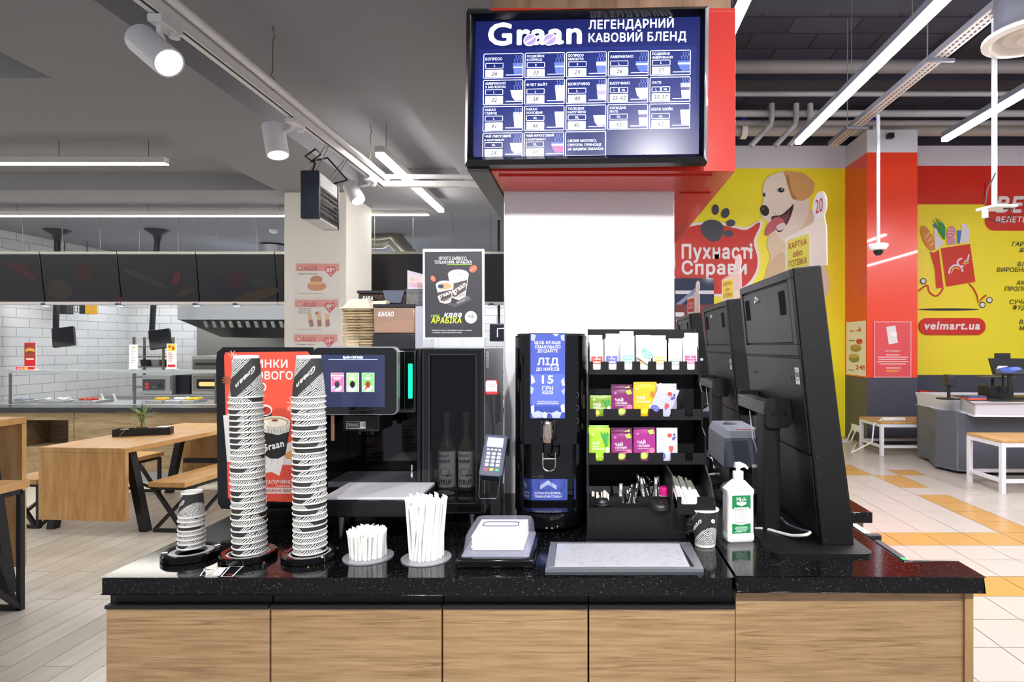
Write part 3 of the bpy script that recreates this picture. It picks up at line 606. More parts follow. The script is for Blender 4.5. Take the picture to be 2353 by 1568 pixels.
# planter tray with small pots
zt_ = .781
def loc_on(px, py, z):
    Y = F*(HC-z)/(py-PY); return Vector(((px-PX)*Y/F, Y, z))
c0 = loc_on(330, 1000, zt_)
t = T('planter_tray', (c0.x, c0.y, zt_), 'black rectangular tray of small pots on the low oak table', 'tray')
t.rotation_euler = (0, 0, .35); x = MB(); x.box(-.24, .24, -.06, .06, 0, .006, BLKM); x.box(-.24, .24, -.065, -.055, 0, .07, BLKM); x.box(-.24, .24, .055, .065, 0, .07, BLKM); x.box(-.245, -.235, -.065, .065, 0, .07, BLKM); x.box(.235, .245, -.065, .065, 0, .07, BLKM)
x.v = [(a+c0.x, b+c0.y, c+zt_) for a, b, c in x.v]; x.build('tray_box', None, t)
def onl(dx, dy, dz): return Vector((c0.x+dx*math.cos(.35)-dy*math.sin(.35), c0.y+dx*math.sin(.35)+dy*math.cos(.35), zt_+dz))
t = T('potted_plant', onl(-.02, 0, .007), 'spiky green plant in a small brown pot standing in the black tray', 'plant')
o = onl(-.02, 0, .007)
MB().lathe([(.0, 0), (.035, 0), (.045, .075), (.04, .075), (.0, .065)], o, 18, M('5a3a2a', .6)).build('pot', None, t)
MB().tube([o+Vector((0, 0, .06)), o+Vector((.01, 0, .13)), o+Vector((0, 0, .2))], .008, 7, M('7a6a3a', .7)).build('stem', None, t)
lv = MB(); random.seed(3)
for i in range(46):
    a = random.uniform(0, 2*PI); L = random.uniform(.14, .27); up = random.uniform(.15, 1.0); w0 = .006; p = o+Vector((0, 0, random.uniform(.12, .2))); pts = []
    for k in range(6):
        q = k/5; r = L*q*math.cos(up*.9); h = L*(q*math.sin(up*1.3)-.75*q*q*(1.2-up)); pts.append(p+Vector((math.cos(a)*r, math.sin(a)*r, h)))
    sd = Vector((-math.sin(a), math.cos(a), 0)); vs = []; fs = []
    for k, q in enumerate(pts):
        w = w0*(1-k/5)**.6+.0006; vs += [q-sd*w, q+sd*w, ]
    fs = [(2*k, 2*k+1, 2*k+3, 2*k+2) for k in range(5)]
    lv.add(vs, fs, M(('5f8a3c', '7da352', '4b7434', '9a8a4c')[i % 4], .5))
lv.build('leaves', None, t)
for dx, dy, cc, lb, h in ((-.16, .0, 'd9d6c4', 'squat cream pot in the black tray', .06), (.07, 0, '8a4a34', 'small terracotta pot in the black tray', .065), (-.09, .02, '4b4440', 'dark mottled pot behind the plant', .05)):
    x = MB(); x.lathe([(0, 0), (.03, 0), (.036, h), (.03, h), (0, h-.01)], onl(dx, dy, .007), 16, M(cc, .6)); x.solo('flower_pot', None, lb, 'pot')
x = MB(); q = onl(.17, 0, .072); x.box(q.x-.05, q.x+.05, q.y-.04, q.y+.04, q.z, q.z+.008, M('f2f2f0', .6)); x.solo('napkin', None, 'white napkin lying over the end of the black tray', 'napkin')
x = MB(); q = onl(-.07, .03, .13); x.lathe([(0, 0), (.03, 0), (.034, .05), (0, .05)], q-Vector((0, 0, .123)), 14, M('e6e2d8', .6)); x.solo('flower_pot', None, 'white pot behind the plant leaves', 'pot')
# ================================================================ main counter
CT = 1.15
gran = speck('black_granite', '09090b', '8a8a90', 330, .24, .1)
mlam = wood('oak_laminate', ['846a4b', 'a5855f', 'b69772'], (2.2, 6, 42), .42, True, 3, (.42, 3, 17), True)
ct = T('countertop', (-.45, 1.8, CT-.045), 'black speckled stone worktop of the coffee island', 'worktop')
# outline with a cut-out for the drain tray is not needed: the tray sits on top
L_, Rr = -1.122, .329
x = MB(); x.prism([(L_, 1.4), (Rr, 1.4), (Rr, 2.35), (-1.122, 2.35)], (0, 0, CT-.04), (1, 0, 0), (0, 1, 0), (0, 0, .04), gran); x.build('slab', None, ct, bevel=.003)
ct2 = T('countertop', (.6, 1.8, CT-.045), 'black speckled stone worktop running back under the kiosks', 'worktop')
x = MB(); x.prism([(.337, 1.4), (.908, 1.4), (.908, 1.503), (.774, 1.503), (.774, 5.6), (.337, 5.6)], (0, 0, CT-.035), (1, 0, 0), (0, 1, 0), (0, 0, .035), gran); x.build('slab', None, ct2, bevel=.003)
# cabinets
def cab(x0, x1, label, xa=None):
    t = T('base_cabinet', ((x0+x1)/2, 1.7, 0), label, 'cabinet', None)
    MB().box(x0+.001, x1-.001, 1.455, 2.2, .1, CT-.041, M('141416', .5)).build('carcass', None, t)
    MB().box(x0+.002, x1-.002, 1.427, 1.447, .12, CT-.083, mlam).build('door', None, t, bevel=.0012)
    MB().box(x0+.002, x1-.002, 1.422, 1.454, CT-.083, CT-.075, BLKM).box(x0+.002, x1-.002, 1.44, 1.454, CT-.083, CT-.041, BLKM).build('grip_rail', None, t)
    MB().box(x0+.01, x1-.01, 1.5, 1.52, 0, .1, M('141416', .5)).build('plinth', None, t)
Yc = 1.427
cx = [W(p, 0, Yc).x for p in (242, 621, 1016, 1352, 1691)]
for i, lb in enumerate(('wood-fronted base cabinet under the short cup stack, at the island end', 'wood-fronted base cabinet under the tall cup stacks', 'wood-fronted base cabinet below the napkin dispenser', 'wood-fronted base cabinet below the steel drain tray')): cab(cx[i], cx[i+1], lb)
t = T('end_cabinet', (.6, 1.7, 0), 'wide wood-clad end panel cabinet below the kiosks', 'cabinet')
MB().box(.342, .888, 1.427, 1.447, .02, CT-.036, mlam).build('front_panel', None, t, bevel=.0012)
MB().box(.875, .895, 1.42, 1.5, .02, CT-.036, wood('oak_side', ['8b6a43', 'a58357', 'b79668'], (4, 4, 1.3), .5, False)).build('side_panel', None, t, bevel=.001)
MB().box(.345, .76, 1.5, 5.5, .02, CT-.036, M('26262a', .5)).build('carcass', None, t)
# rear part of the kiosk line, a second worktop beyond
p = W(2006, 1180, 2.2)
# ================================================================ menu canopy
REDM = M('cf2d1e', .28, coat=.3)
t = T('menu_canopy', (0, 2.6, 2.24), 'red and black boxed canopy around the top of the white column', 'canopy')
X0, X1 = W(1128, 0, 1.95).x, W(1690, 0, 1.95).x
cn = MB()
# red front board, right side, underside ring around the column
cn.box(X0, X1, 1.95, 1.965, 2.242, 2.755, REDM).box(X1-.015, X1, 1.965, 3.4, 2.242, 2.755, REDM).box(X0, X1, 3.385, 3.4, 2.242, 2.755, REDM)
cn.build('red_cladding', None, t, bevel=.001)
cu_ = MB(); cu_.box(X0, X1-.015, 1.965, 2.2, 2.242, 2.255, REDM).box(.306, X1-.015, 2.2, 3.385, 2.242, 2.255, REDM).box(X0, -.31, 2.2, 3.385, 2.242, 2.255, REDM).build('underside', None, t)
MB().box(X0+.02, .40, 1.99, 2.18, 2.236, 2.242, REDM).box(.33, .44, 2.215, 3.2, 2.236, 2.242, REDM).build('access_panel', None, t, bevel=.001)
XB = W(1073, 0, 1.92).x
MB().box(XB, X0-.001, 1.925, 3.1, 2.235, 2.75, M('2a2a2e', .35)).build('black_side_box', None, t, bevel=.003)
MB().box(X0, X1, 1.95, 3.4, 2.7555, 2.764, REDM).build('top_board', None, t)
# screen: local frame in photo-crop units, slightly turned
TLc = W(1074, 31, 1.915); TRc = W(1628, 19, 1.890); BLc = W(1070, 383, 1.915)
su = (TRc-TLc)/2040; sv = (BLc-TLc)/1295; sn = sv.cross(su).normalized()
if sn.y > 0: sn = -sn
def SP(a, b, d=0): return TLc+su*(a-50)+sv*(b-115)+sn*d
ms = T('menu_display', SP(1070, 1410), 'large lit menu screen with white price grid on dark blue', 'menu display')
fr = MB(); FB = M('0e0e11', .32, coat=.15)
def fpoly(q, d0, d1): fr.hexa([SP(*q[0], d0), SP(*q[1], d0), SP(*q[2], d0), SP(*q[3], d0), SP(*q[0], d1), SP(*q[1], d1), SP(*q[2], d1), SP(*q[3], d1)], FB)
o = [(50, 115), (2090, 115), (2090, 1410), (50, 1410)]; i_ = [(125, 180), (2022, 180), (2022, 1335), (105, 1335)]
names_ = ('top', 'right', 'bottom', 'left')
for k in range(4):
    fr = MB(); a, b_, c, d = o[k], o[(k+1) % 4], i_[(k+1) % 4], i_[k]
    # mitred bar with a rounded-over face: outer low, inner high
    P0 = [SP(*a, -.03), SP(*b_, -.03), SP(*c, -.03), SP(*d, -.03)]; ma = ((a[0]+d[0])/2, (a[1]+d[1])/2); mb_ = ((b_[0]+c[0])/2, (b_[1]+c[1])/2)
    v = [SP(*a, -.03), SP(*a, .012), SP(*ma, .02), SP(*d, .006), SP(*d, -.02), SP(*b_, -.03), SP(*b_, .012), SP(*mb_, .02), SP(*c, .006), SP(*c, -.02)]
    fr.add(v, [(0, 1, 6, 5), (1, 2, 7, 6), (2, 3, 8, 7), (3, 4, 9, 8), (4, 0, 5, 9), (4, 3, 2, 1, 0), (5, 6, 7, 8, 9)], FB); fr.build('frame_bar', None, ms, ang=60)
MB().hexa([SP(110, 180, -.034), SP(2030, 180, -.034), SP(2030, 1340, -.034), SP(110, 1340, -.034), SP(110, 180, -.0012), SP(2030, 180, -.0012), SP(2030, 1340, -.0012), SP(110, 1340, -.0012)], M('0b1030', .1)).build('panel_body', None, ms)
pbody = [o_ for o_ in bpy.data.objects if o_.name.startswith('panel_body')][0]
ar = Art(SP(0, 0), su, sv, sn, step=.0001, emit=.72)
ar.rect(118, 184, 2024, 1332, '141c52')
ar.rect(118, 184, 2024, 330, '121a50').rect(150, 420, 1990, 1120, '18235f')
BL = 'f2f4ff'
ar.text('Graan', 228, 385, 178, BL, .045, 0, w=800)
for cx, cy in ((590, 350), (757, 348)):
    ar.ell(cx, cy, 60, 50, BL, rot=-25).ell(cx, cy, 52, 42, '9a86c4', rot=-25).line([(cx-40, cy+26), (cx-12, cy+4), (cx+10, cy-6), (cx+38, cy-28)], 12, BL)
ar.text('ЛЕГЕНДАРНИЙ', 1085, 268, 68, BL, .035, 0, w=715).text('КАВОВИЙ БЛЕНД', 1085, 378, 68, BL, .035, 0, w=822)
cells = [('ЕСПРЕСО', '', ['S'], '26', 'g'), ('ПОДВІЙНЕ', 'ЕСПРЕСО', ['S'], '33', 'g'), ('ЕСПРЕСО', 'МАКІАТО', ['S'], '29', 'gm'), ('АМЕРИКАНО', '', ['L'], '26', 'b'), ('ПОДВІЙНЕ', 'АМЕРИКАНО', ['L'], '37', 'b'),
         ('АМЕРИКАНО', 'З МОЛОКОМ', ['L'], '32', 'bw'), ('ФЛЕТ ВАЙТ', '', ['L'], '38', 't'), ('ШОКОЧИНО', '', ['L'], '48', 'tc'), ('КАПУЧИНО', '', ['L', 'XL'], '35 42', 'w'), ('ЛАТЕ', '', ['L', 'XL'], '35 37', 'tl'),
         ('КАКАО', 'ГАРЯЧЕ', ['L'], '41', 't'), ('КАКАО', 'ХОЛОДНЕ', ['XL'], '46', 'tn'), ('ХОЛОДНЕ', 'КАПУЧИНО', ['XL'], '42', 'wn'), ('ХОЛОДНЕ', 'ЛАТЕ', ['XL'], '42', 'tln'), ('МІЛК ШЕЙК', '', ['XL'], '42', 'tn'),
         ('ЧАЙ ЛИСТОВИЙ', 'В АСОРТИМЕНТІ', ['XL'], '24', 'bw'), ('ЧАЙ ФРУКТОВИЙ', 'В АСОРТИМЕНТІ', ['XL'], '37', 'br')]
for k, (a1, a2, szs, pr_, cup) in enumerate(cells):
    cx, cy = 195+353*(k % 5), 462+223*(k//5); yb = min(cy+205, 1330); K = ar.k
    ar.rect(cx+175, cy+4, cx+334, yb-4, '1c2560')
    # cup picture
    X = cx+300; base = cy+180
    if base < 1326:
        ar.line([(X-110, base), (X+34, base)], 8, 'b9c2ea')
        if cup[0] in 'gt':
            tw, bw_, hh = (52, 40, 100) if cup[0] == 'g' else (44, 32, 130)
            ar.poly([(X-tw, base-hh), (X+32, base-hh), (X+32, base-6), (X-bw_, base-6)], {'g': '5a6db0', 't': 'dfe3f6'}[cup[0]])
            if 'm' in cup: ar.rect(X-tw+3, base-hh+6, X+32, base-hh+34, 'f0f2ff')
            if cup == 'g': ar.rect(X-tw+4, base-hh+30, X+32, base-hh+42, 'aab6e6')
            if 'c' in cup: ar.rect(X-40, base-80, X+32, base-44, '9c8fb4')
            if 'l' in cup: ar.rect(X-40, base-96, X+32, base-70, '4e4a78')
        else:
            ar.poly([(X-70, base-95), (X+32, base-95), (X+32, base-10), (X-30, base-6), (X-55, base-35)], {'b': '4f63ab', 'w': 'eef0ff'}.get(cup[0]) if cup != 'bw' else 'c9cdea')
            if cup == 'b': ar.rect(X-68, base-78, X+32, base-62, 'b3c0ee')
            if cup == 'br': ar.poly([(X-62, base-62), (X+32, base-62), (X+32, base-12), (X-28, base-10), (X-50, base-35)], 'b64a7c').rect(X-68, base-82, X+32, base-66, 'aebbe8')
        if not cup.endswith('n'):
            for q in range(3): ar.line([(X-30+q*24, base-102), (X-40+q*24, base-125), (X-18+q*22, base-145), (X-26+q*20, base-168)], 6, '5e72ba', up=False)
            ar.k += 1
    ar.line([(cx+6, cy), (cx+330, cy), (cx+336, cy+6), (cx+336, yb)], 6, BL)
    ar.line([(cx+6, cy), (cx, cy+6), (cx, yb)], 6, BL)
    if k < 15: ar.line([(cx, yb), (cx+336, yb)], 6, BL)
    if a2:
        ar.text(a1, cx+15, cy+36, 18, BL, .03).text(a2, cx+15, cy+66, 18 if k < 15 else 13, BL, .03)
    else: ar.text(a1, cx+15, cy+54, 20, BL, .03)
    for q, z in enumerate(szs):
        x0 = cx+18+q*78; x1 = cx+166 if len(szs) == 1 else x0+70
        ar.frame(x0, cy+80, x1, cy+122, 5, BL, r=4).text(z, (x0+x1)/2, cy+110, 18, BL, .03, al='c')
    ar.rect(cx+16, cy+134, cx+168, min(cy+198, 1330), BL, r=3).text(pr_, cx+92, cy+183, 33, '14142e', .02, .2, al='c')
ar.frame(900, 1130, 1238, 1331, 6, BL, r=5)
for q, s_ in enumerate(('СВІЖЕ МОЛОКО,', 'СИРОПИ, ПРЯНОЩІ', 'ЗА ВАШИМ СМАКОМ')): ar.text(s_, 918, 1215+q*35, 19, BL, .03)
ar.build('screen_image', pbody)
# ================================================================ fittings in the shop hall
t = T('perforated_cable_tray', (3.5, 6, 4.58), 'perforated galvanised cable tray hanging under the dark ceiling', 'cable tray')
x = MB(); x.box(3.44, 3.455, 2, 8.8, 4.58, 4.64, M('8b8d96', .4, metal=.6)).box(3.565, 3.58, 2, 8.8, 4.58, 4.64, M('8b8d96', .4, metal=.6)); x.box(3.44, 3.58, 2, 8.8, 4.575, 4.582, M('a09a94', .45, metal=.3)); x.build('channel', None, t)
x = MB()
for i in range(110):
    y = 2.1+i*.06
    for xx in (3.475, 3.535): x.box(xx, xx+.012, y, y+.03, 4.571, 4.5745, M('2a2a2e', .7))
x.build('slots', None, t)
for y in (4.2, 6.1, 8.0):
    MB().box(3.38, 3.66, y, y+.03, 4.54, 4.57, M('6d6f78', .4, metal=.5)).tube([(3.39, y+.015, 4.56), (3.39, y+.015, 6)], .006, 6, M('6d6f78', .4)).build('hanger_bracket', None, t)
def pole(x, y, z0, z1, lb, cat):
    t = T('camera_pole' if 'dome' in lb else 'antenna_pole', (x, y, z0), lb, cat); MB().cyl((x, y, z0), (x, y, z1), .022, n=14, mat=M('c9ccd4', .3, metal=.5)).build('pole', None, t); return t
t = pole(3.60, 7.6, 2.95, 4.57, 'dome security camera on a thin white ceiling pole before the red column', 'security camera')
MB().lathe([(0, .0), (.11, .0), (.12, -.02), (.09, -.07), (.06, -.08), (0, -.08)], (3.60, 7.6, 2.96), 26, WHT).build('housing', None, t)
MB().lathe([(.06, -.075), (.055, -.11), (.03, -.14), (0, -.145)], (3.60, 7.6, 2.96), 22, M('101012', .08)).build('dome', None, t)
t = pole(3.56, 5.36, 2.90, 4.57, 'thin ceiling pole carrying a flat white antenna plate with looped cable', 'antenna')
x = MB(); x.prism(rr(-.13, -.1, .13, .1, .02), (3.56, 5.33, 2.885), (1, .25, .06), (-.2, 1, 0), (0, 0, .02), WHT); x.build('plate', None, t, bevel=.003)
MB().cyl((3.44, 5.3, 2.88), (3.44, 5.3, 2.80), .025, n=12, mat=WHT).build('sensor', None, t)
MB().tube([(3.55, 5.33, 3.2), (3.48, 5.33, 3.05), (3.44, 5.3, 2.93), (3.46, 5.3, 2.8), (3.55, 5.3, 2.76), (3.66, 5.3, 2.8), (3.68, 5.3, 2.88), (3.6, 5.3, 2.88)], .006, 6, BLKM).build('cable', None, t)
t = T('air_diffuser', (3.56, 5, 4.2), 'large round white air diffuser at the end of a silver duct', 'air diffuser')
MB().lathe([(0, .02), (.08, .0), (.1, .03), (.18, .02), (.2, .05), (.27, -.01), (.33, .0), (.33, .03), (.24, .08)], (3.60, 5, 4.2), 36, M('d9d4cc', .45)).build('diffuser_cone', None, t)
MB().cyl((3.60, 5, 4.26), (3.60, 5, 5.69), .24, n=30, mat=M('7e818c', .35, metal=.7)).build('duct', None, t)
for i, z in enumerate((4.5, 4.75, 5.2)): MB().lathe([(.243, 0), (.255, .01), (.243, .02)], (3.60, 5, z), 30, M('6d6f78', .3, metal=.7)).build('joint_ring', None, t)
pm = M('6f6b6a', .5); pm2 = M('8a8888', .5)
for px, (y, z, r, lb, m_) in enumerate(((8.3, 5.50, .09, 'thick grey pipe under the dark ceiling, uppermost across the hall', pm), (8.6, 5.25, .035, 'thin grey pipe just under the thick one', pm2), (8.8, 5.05, .05, 'medium grey pipe with drop elbows', pm2), (8.85, 4.93, .04, 'grey pipe hugging the medium one from below', pm), (10.9, 5.55, .1, 'pale sprinkler pipe running just above the white wall band', M('a6a29c', .5)))):
    x = MB(); x.cyl((.5, y, z), (10.2, y, z), r, n=18, mat=m_); o_ = x.solo('ceiling_pipe', None, lb, 'pipe')
t = T('pipe_drop', (3.0, 8.7, 4.5), 'bent pipe elbows dropping from the ceiling pipes', 'pipe')
for dx in (0, .35, .55): MB().tube([(2.6+dx, 8.7, 5.15), (2.6+dx, 8.7, 4.95), (2.58+dx, 8.7, 4.85), (2.3+dx, 8.7, 4.55)], .04, 12, pm2).build('elbow', None, t)
for xx, lb in ((2.75, 'nearer the canopy'), (5.05, 'behind the bright strip lamp')):
    t = T('pipe_clamp', (xx, 10.9, 5.4), 'blue and white pipe clamp, ' + lb, 'pipe clamp'); q = MB(); q.lathe([(.13, -.05), (.15, -.05), (.15, .05), (.13, .05)], (0, 0, 0), 20, WHT, close=True); q.v = [(xx+c, 10.9+b_, 5.55-a) for a, b_, c in q.v]; q.build('ring', None, t)
    MB().box(xx-.05, xx+.05, 10.85, 10.95, 5.7, 5.85, M('28379c', .4)).build('blue_grip', None, t); MB().box(xx-.4, xx+.1, 10.85, 10.95, 5.86, 5.88, pm).build('arm', None, t)
# mural: puppy and paw sign on the yellow wall
t = T('puppy_mural', W(1800, 700, 11.38), 'printed puppy photograph on the yellow wall, mouth open', 'mural')
ar = PXART(11.385, step=.0006, rough=.4) if False else Art(W(0, 0, 11.385), (11.385/F, 0, 0), (0, 0, -11.385/F), (0, -1, 0), step=.0006, rough=.45)
CR = 'f2e6d2'
ar.poly(sm([(1772, 530), (1800, 500), (1860, 480), (1885, 520), (1895, 600), (1898, 680), (1760, 680), (1757, 640), (1770, 590), (1762, 565)]), 'e9d5b4')
ar.poly(sm([(1772, 600), (1800, 580), (1812, 640), (1805, 680), (1762, 680), (1760, 630)]), 'dcc096').poly(sm([(1812, 590), (1840, 575), (1870, 600), (1875, 680), (1822, 680)]), 'f3e8d6')
ar.poly(sm([(1752, 440), (1760, 412), (1785, 398), (1812, 394), (1840, 400), (1856, 430), (1860, 470), (1852, 505), (1830, 540), (1806, 560), (1790, 545), (1768, 515), (1751, 498), (1747, 480), (1754, 462)]), CR)
ar.poly(sm([(1800, 396), (1818, 394), (1845, 398), (1864, 412), (1872, 424), (1866, 446), (1846, 461), (1826, 458), (1815, 440), (1812, 420)]), 'dba765').poly(sm([(1812, 404), (1820, 440), (1832, 455), (1822, 458), (1814, 440), (1806, 410)]), 'b98449')
ar.poly(sm([(1824, 470), (1816, 500), (1800, 528), (1786, 532), (1772, 500), (1795, 494), (1812, 480)]), '3a1e20').poly(sm([(1795, 500), (1808, 492), (1814, 482), (1812, 500), (1800, 520), (1790, 525)]), '7a3f44')
ar.poly(sm([(1780, 500), (1800, 505), (1796, 520), (1780, 530), (1762, 542), (1757, 538), (1762, 520)]), 'c9676e').poly(sm([(1784, 520), (1800, 512), (1806, 520), (1798, 528), (1788, 530)]), 'e9dcd8')
ar.ell(1757, 484, 10, 13, '2b211f', rot=-20).ell(1753, 480, 3, 3, '6b5a55')
ar.ell(1794, 437, 10, 6, 'cdb79a').ell(1795, 437, 7, 5.5, '2a2426').ell(1797, 435, 1.8, 1.8, 'd9e4f2').ell(1756, 448, 3, 5, '3a2f2c')
for k in range(5): ar.line([(1775+k*3, 488+k*2), (1782+k*3, 492+k*2)], .8, 'b9a58a')
ar.build('printed_puppy', t)
t = T('paw_sign', W(1650, 680, 11.36), 'red rounded wall sign with white lettering and grey paw print', 'sign')
ar = Art(W(0, 0, 11.38), (11.38/F, 0, 0), (0, 0, -11.38/F), (0, -1, 0), step=.0006, rough=.4)
def blob(cx, cy, s, w_, h_):
    q = []
    for i in range(48):
        a = 2*PI*i/48; q.append((cx+w_*math.cos(a), cy+h_*math.sin(a)))
    return q
def head(g_): return [(1552-g_, 610), (1552-g_, 560), (1570, 530-g_), (1600, 518-g_), (1650, 516-g_), (1690, 525-g_), (1716, 528-g_), (1742+g_, 512-g_), (1746+g_, 520), (1732+g_, 555), (1740+g_, 590), (1738+g_, 620), (1720+g_, 650+g_*.5), (1690, 668+g_), (1650, 676+g_), (1600, 670+g_), (1565, 652+g_), (1548-g_, 630)]
ar.poly(sm(head(6)), 'f4f2f0').poly(sm(head(0)), 'd8341f')
ar.ell(1636, 525, 27, 20, '4a4a54').poly(sm([(1612, 532), (1660, 528), (1656, 548), (1640, 556), (1628, 552)]), '4a4a54')
for cx, cy, a, b_, r in ((1644, 482, 8, 12, 5), (1667, 490, 9, 12, 25), (1679, 513, 11, 8, -10), (1674, 537, 11, 8, -5)): ar.ell(cx, cy, a, b_, '4a4a54', rot=r)
ar.text('Пухнасті', 1566, 594, 30, 'f8f6f4', .055, 0, w=163).text('Справи', 1566, 630, 28, 'f8f6f4', .055, 0, w=150)
ar.ell(1724, 575, 6, 5, 'f8f6f4')
ar.build('sign_face', t); head_ = MB(); head_.prism(sm(head(6)), W(0, 0, 11.38), (11.38/F, 0, 0), (0, 0, -11.38/F), (0, .012, 0), M('f4f2f0', .4)); head_.build('sign_board', None, t)
# glass storefront strip beneath the sign, its reflections painted on as flat colour
t = T('glazed_partition', W(1590, 800, 11.3), 'dark blue glazed partition low on the yellow wall beside the white column', 'glazing')
MB().box(W(1500, 0, 11.32).x, W(1640, 0, 11.32).x, 11.30, 11.34, 0, W(0, 640, 11.32).z, M('28324e', .08, coat=.5)).build('pane', None, t)
ar = PXART(11.29, step=.001); ar.rect(1552, 668, 1640, 676, 'e4e6f0').poly([(1552, 700), (1600, 660), (1610, 662), (1552, 712)], '8c96b8').rect(1552, 700, 1640, 790, '7a3a34').text('ССОВ', 1553, 742, 10, 'd9dbe8', .02).rect(1552, 718, 1572, 728, 'e8e8ee').build('lettering', t)  # sign text plus reflections painted onto the glass
# shopping bag mural and slogan sign
t = T('shopping_bag_mural', W(2200, 700, 11.38), 'cartoon red shopping bag on roller legs printed on the yellow wall', 'mural')
ar = Art(W(0, 0, 11.385), (11.385/F, 0, 0), (0, 0, -11.385/F), (0, -1, 0), step=.0006, rough=.45)
def bx(pts): return [(2050+a/3.733, 380+b/3.733) for a, b in pts]
ar.line(sm(bx([(225, 1080), (300, 1030), (318, 1085), (370, 1122), (410, 1100), (440, 1050)]), False), 3.4, 'd03820').line(bx([(660, 1015), (700, 1060), (730, 1120), (738, 1180), (770, 1145), (808, 1112)]), 3.4, 'd03820')
ar.poly(bx([(420, 712), (668, 675), (714, 1000), (466, 1042)]), 'd83a22').poly(bx([(326, 742), (360, 750), (400, 725), (440, 1048), (380, 1058), (368, 890)]), 'd83a22')
for cx, cy in ((268, 995), (775, 1198), (835, 1157)): a = bx([(cx, cy)])[0]; ar.ell(*a, 7.2, 7.2, '2a2a28').ell(*a, 5.2, 5.2, 'f0eeee')
ar.ell(*bx([(485, 1237)])[0], 70, 2.6, '2c2c34')
ar.ell(*bx([(305, 625)])[0], 12, 31, 'dd9440', rot=-24)
for k in range(3): ar.line(bx([(285+k*22, 620+k*36), (325+k*14, 575+k*45)]), 3.5, 'f0c27a')
ar.poly(bx([(362, 545), (384, 545), (392, 600), (450, 670), (370, 730), (362, 620)]), 'e9e9ee').poly(bx([(350, 506), (376, 502), (382, 532), (356, 536)]), '3f78d2')
for a, b_ in ((352, 460), (372, 440), (395, 450), (420, 470)): ar.poly(bx([(a, b_), (a+35, b_+60), (452, 640), (436, 630), (a+20, b_+70)]), '2f9a52')
ar.poly(bx([(468, 640), (540, 620), (544, 678), (474, 684)]), 'd69ab4').ell(*bx([(503, 580)])[0], 10, 16, 'd98aa8', rot=14)
for k in range(8): ar.ell(*bx([(485+(k % 3)*18, 550+(k//3)*26)])[0], 1.6, 1.6, 'f4dca8', up=False)
ar.k += 1; ar.poly(bx([(556, 560), (592, 560), (580, 670), (560, 674)]), '3a86dc').poly(bx([(592, 500), (640, 505), (666, 570), (655, 664), (580, 672), (598, 560)]), 'ebe9f0')
ar.line(sm(bx([(488, 932), (496, 890), (525, 862), (560, 858), (590, 875), (606, 914)]), False), 4, 'e9e4f4').line(bx([(508, 925), (520, 890), (548, 876), (575, 892)]), 2.6, 'f3cf55').line(sm(bx([(600, 798), (570, 812), (560, 838), (580, 866), (612, 864)]), False), 4, 'e9e4f4').line(bx([(616, 832), (648, 812), (658, 765)]), 4, 'e9e4f4').line(bx([(604, 840), (625, 848), (660, 830)]), 2.6, 'f3cf55')
ar.build('print', t)
t = T('web_address_sign', W(2187, 768, 11.36), 'red pill-shaped wall sign with a white web address', 'sign')
q = rr(2112, 731, 2265, 770, 19); x = MB(); x.prism(q, W(0, 0, 11.37), (11.37/F, 0, 0), (0, 0, -11.37/F), (0, .03, 0), M('d92a1a', .35)); x.build('board', None, t)
ar = PXART(11.37, step=.002, rough=.4); ar.text('velmart.ua', 2124, 757, 17, 'f4f0f0', .06, .15, w=128); ar.build('lettering', t)
t = T('slogan_sign', W(2400, 530, 11.36), 'red wall panel with rounded corner and white slogan letters, cut by the picture edge', 'sign')
q = [(2700, 420), (2700, 530)]+[(2284+0, 530)]+[(2276, 528), (2268, 520), (2265, 510)]+[(2265, 420)]
x = MB(); x.prism(q, W(0, 0, 11.37), (11.37/F, 0, 0), (0, 0, -11.37/F), (0, .02, 0), M('d9301f', .3, coat=.2)); x.build('board', None, t)
ar = PXART(11.365, step=.002, rough=.4); ar.text('ВЕЛ', 2288, 487, 32, 'f4f0f0', .07, .2).text('ВЕЛЕТЕ', 2287, 511, 12, 'f4f0f0', .05, .2); ar.build('lettering', t)
t = T('wall_slogans', W(2400, 740, 11.38), 'dark slanted slogan lines printed on the yellow wall', 'wall lettering')
ar = PXART(11.39, step=.002)
for x_, y_, s_ in ((2325, 566, 'ГАРАНТІЯ'), (2342, 580, 'ЯКОСТІ'), (2338, 612, 'ВЛАСНЕ'), (2290, 625, 'ВИРОБНИЦТВО'), (2335, 655, 'АКЦІЙНІ'), (2308, 669, 'ПРОПОЗИЦІЇ'), (2320, 699, 'СУЧАСНИЙ'), (2327, 712, 'ФУДКОРТ'), (2342, 745, 'ВЛАСНА'), (2342, 759, 'МАРКА')): ar.text(s_, x_, y_, 9.5, '55563a', .03, .2)
ar.build('lettering', t)
# posters on the red column
t = T('food_poster', W(1963, 860, 10.9), 'white food poster with burgers on the orange side of the red column', 'poster')
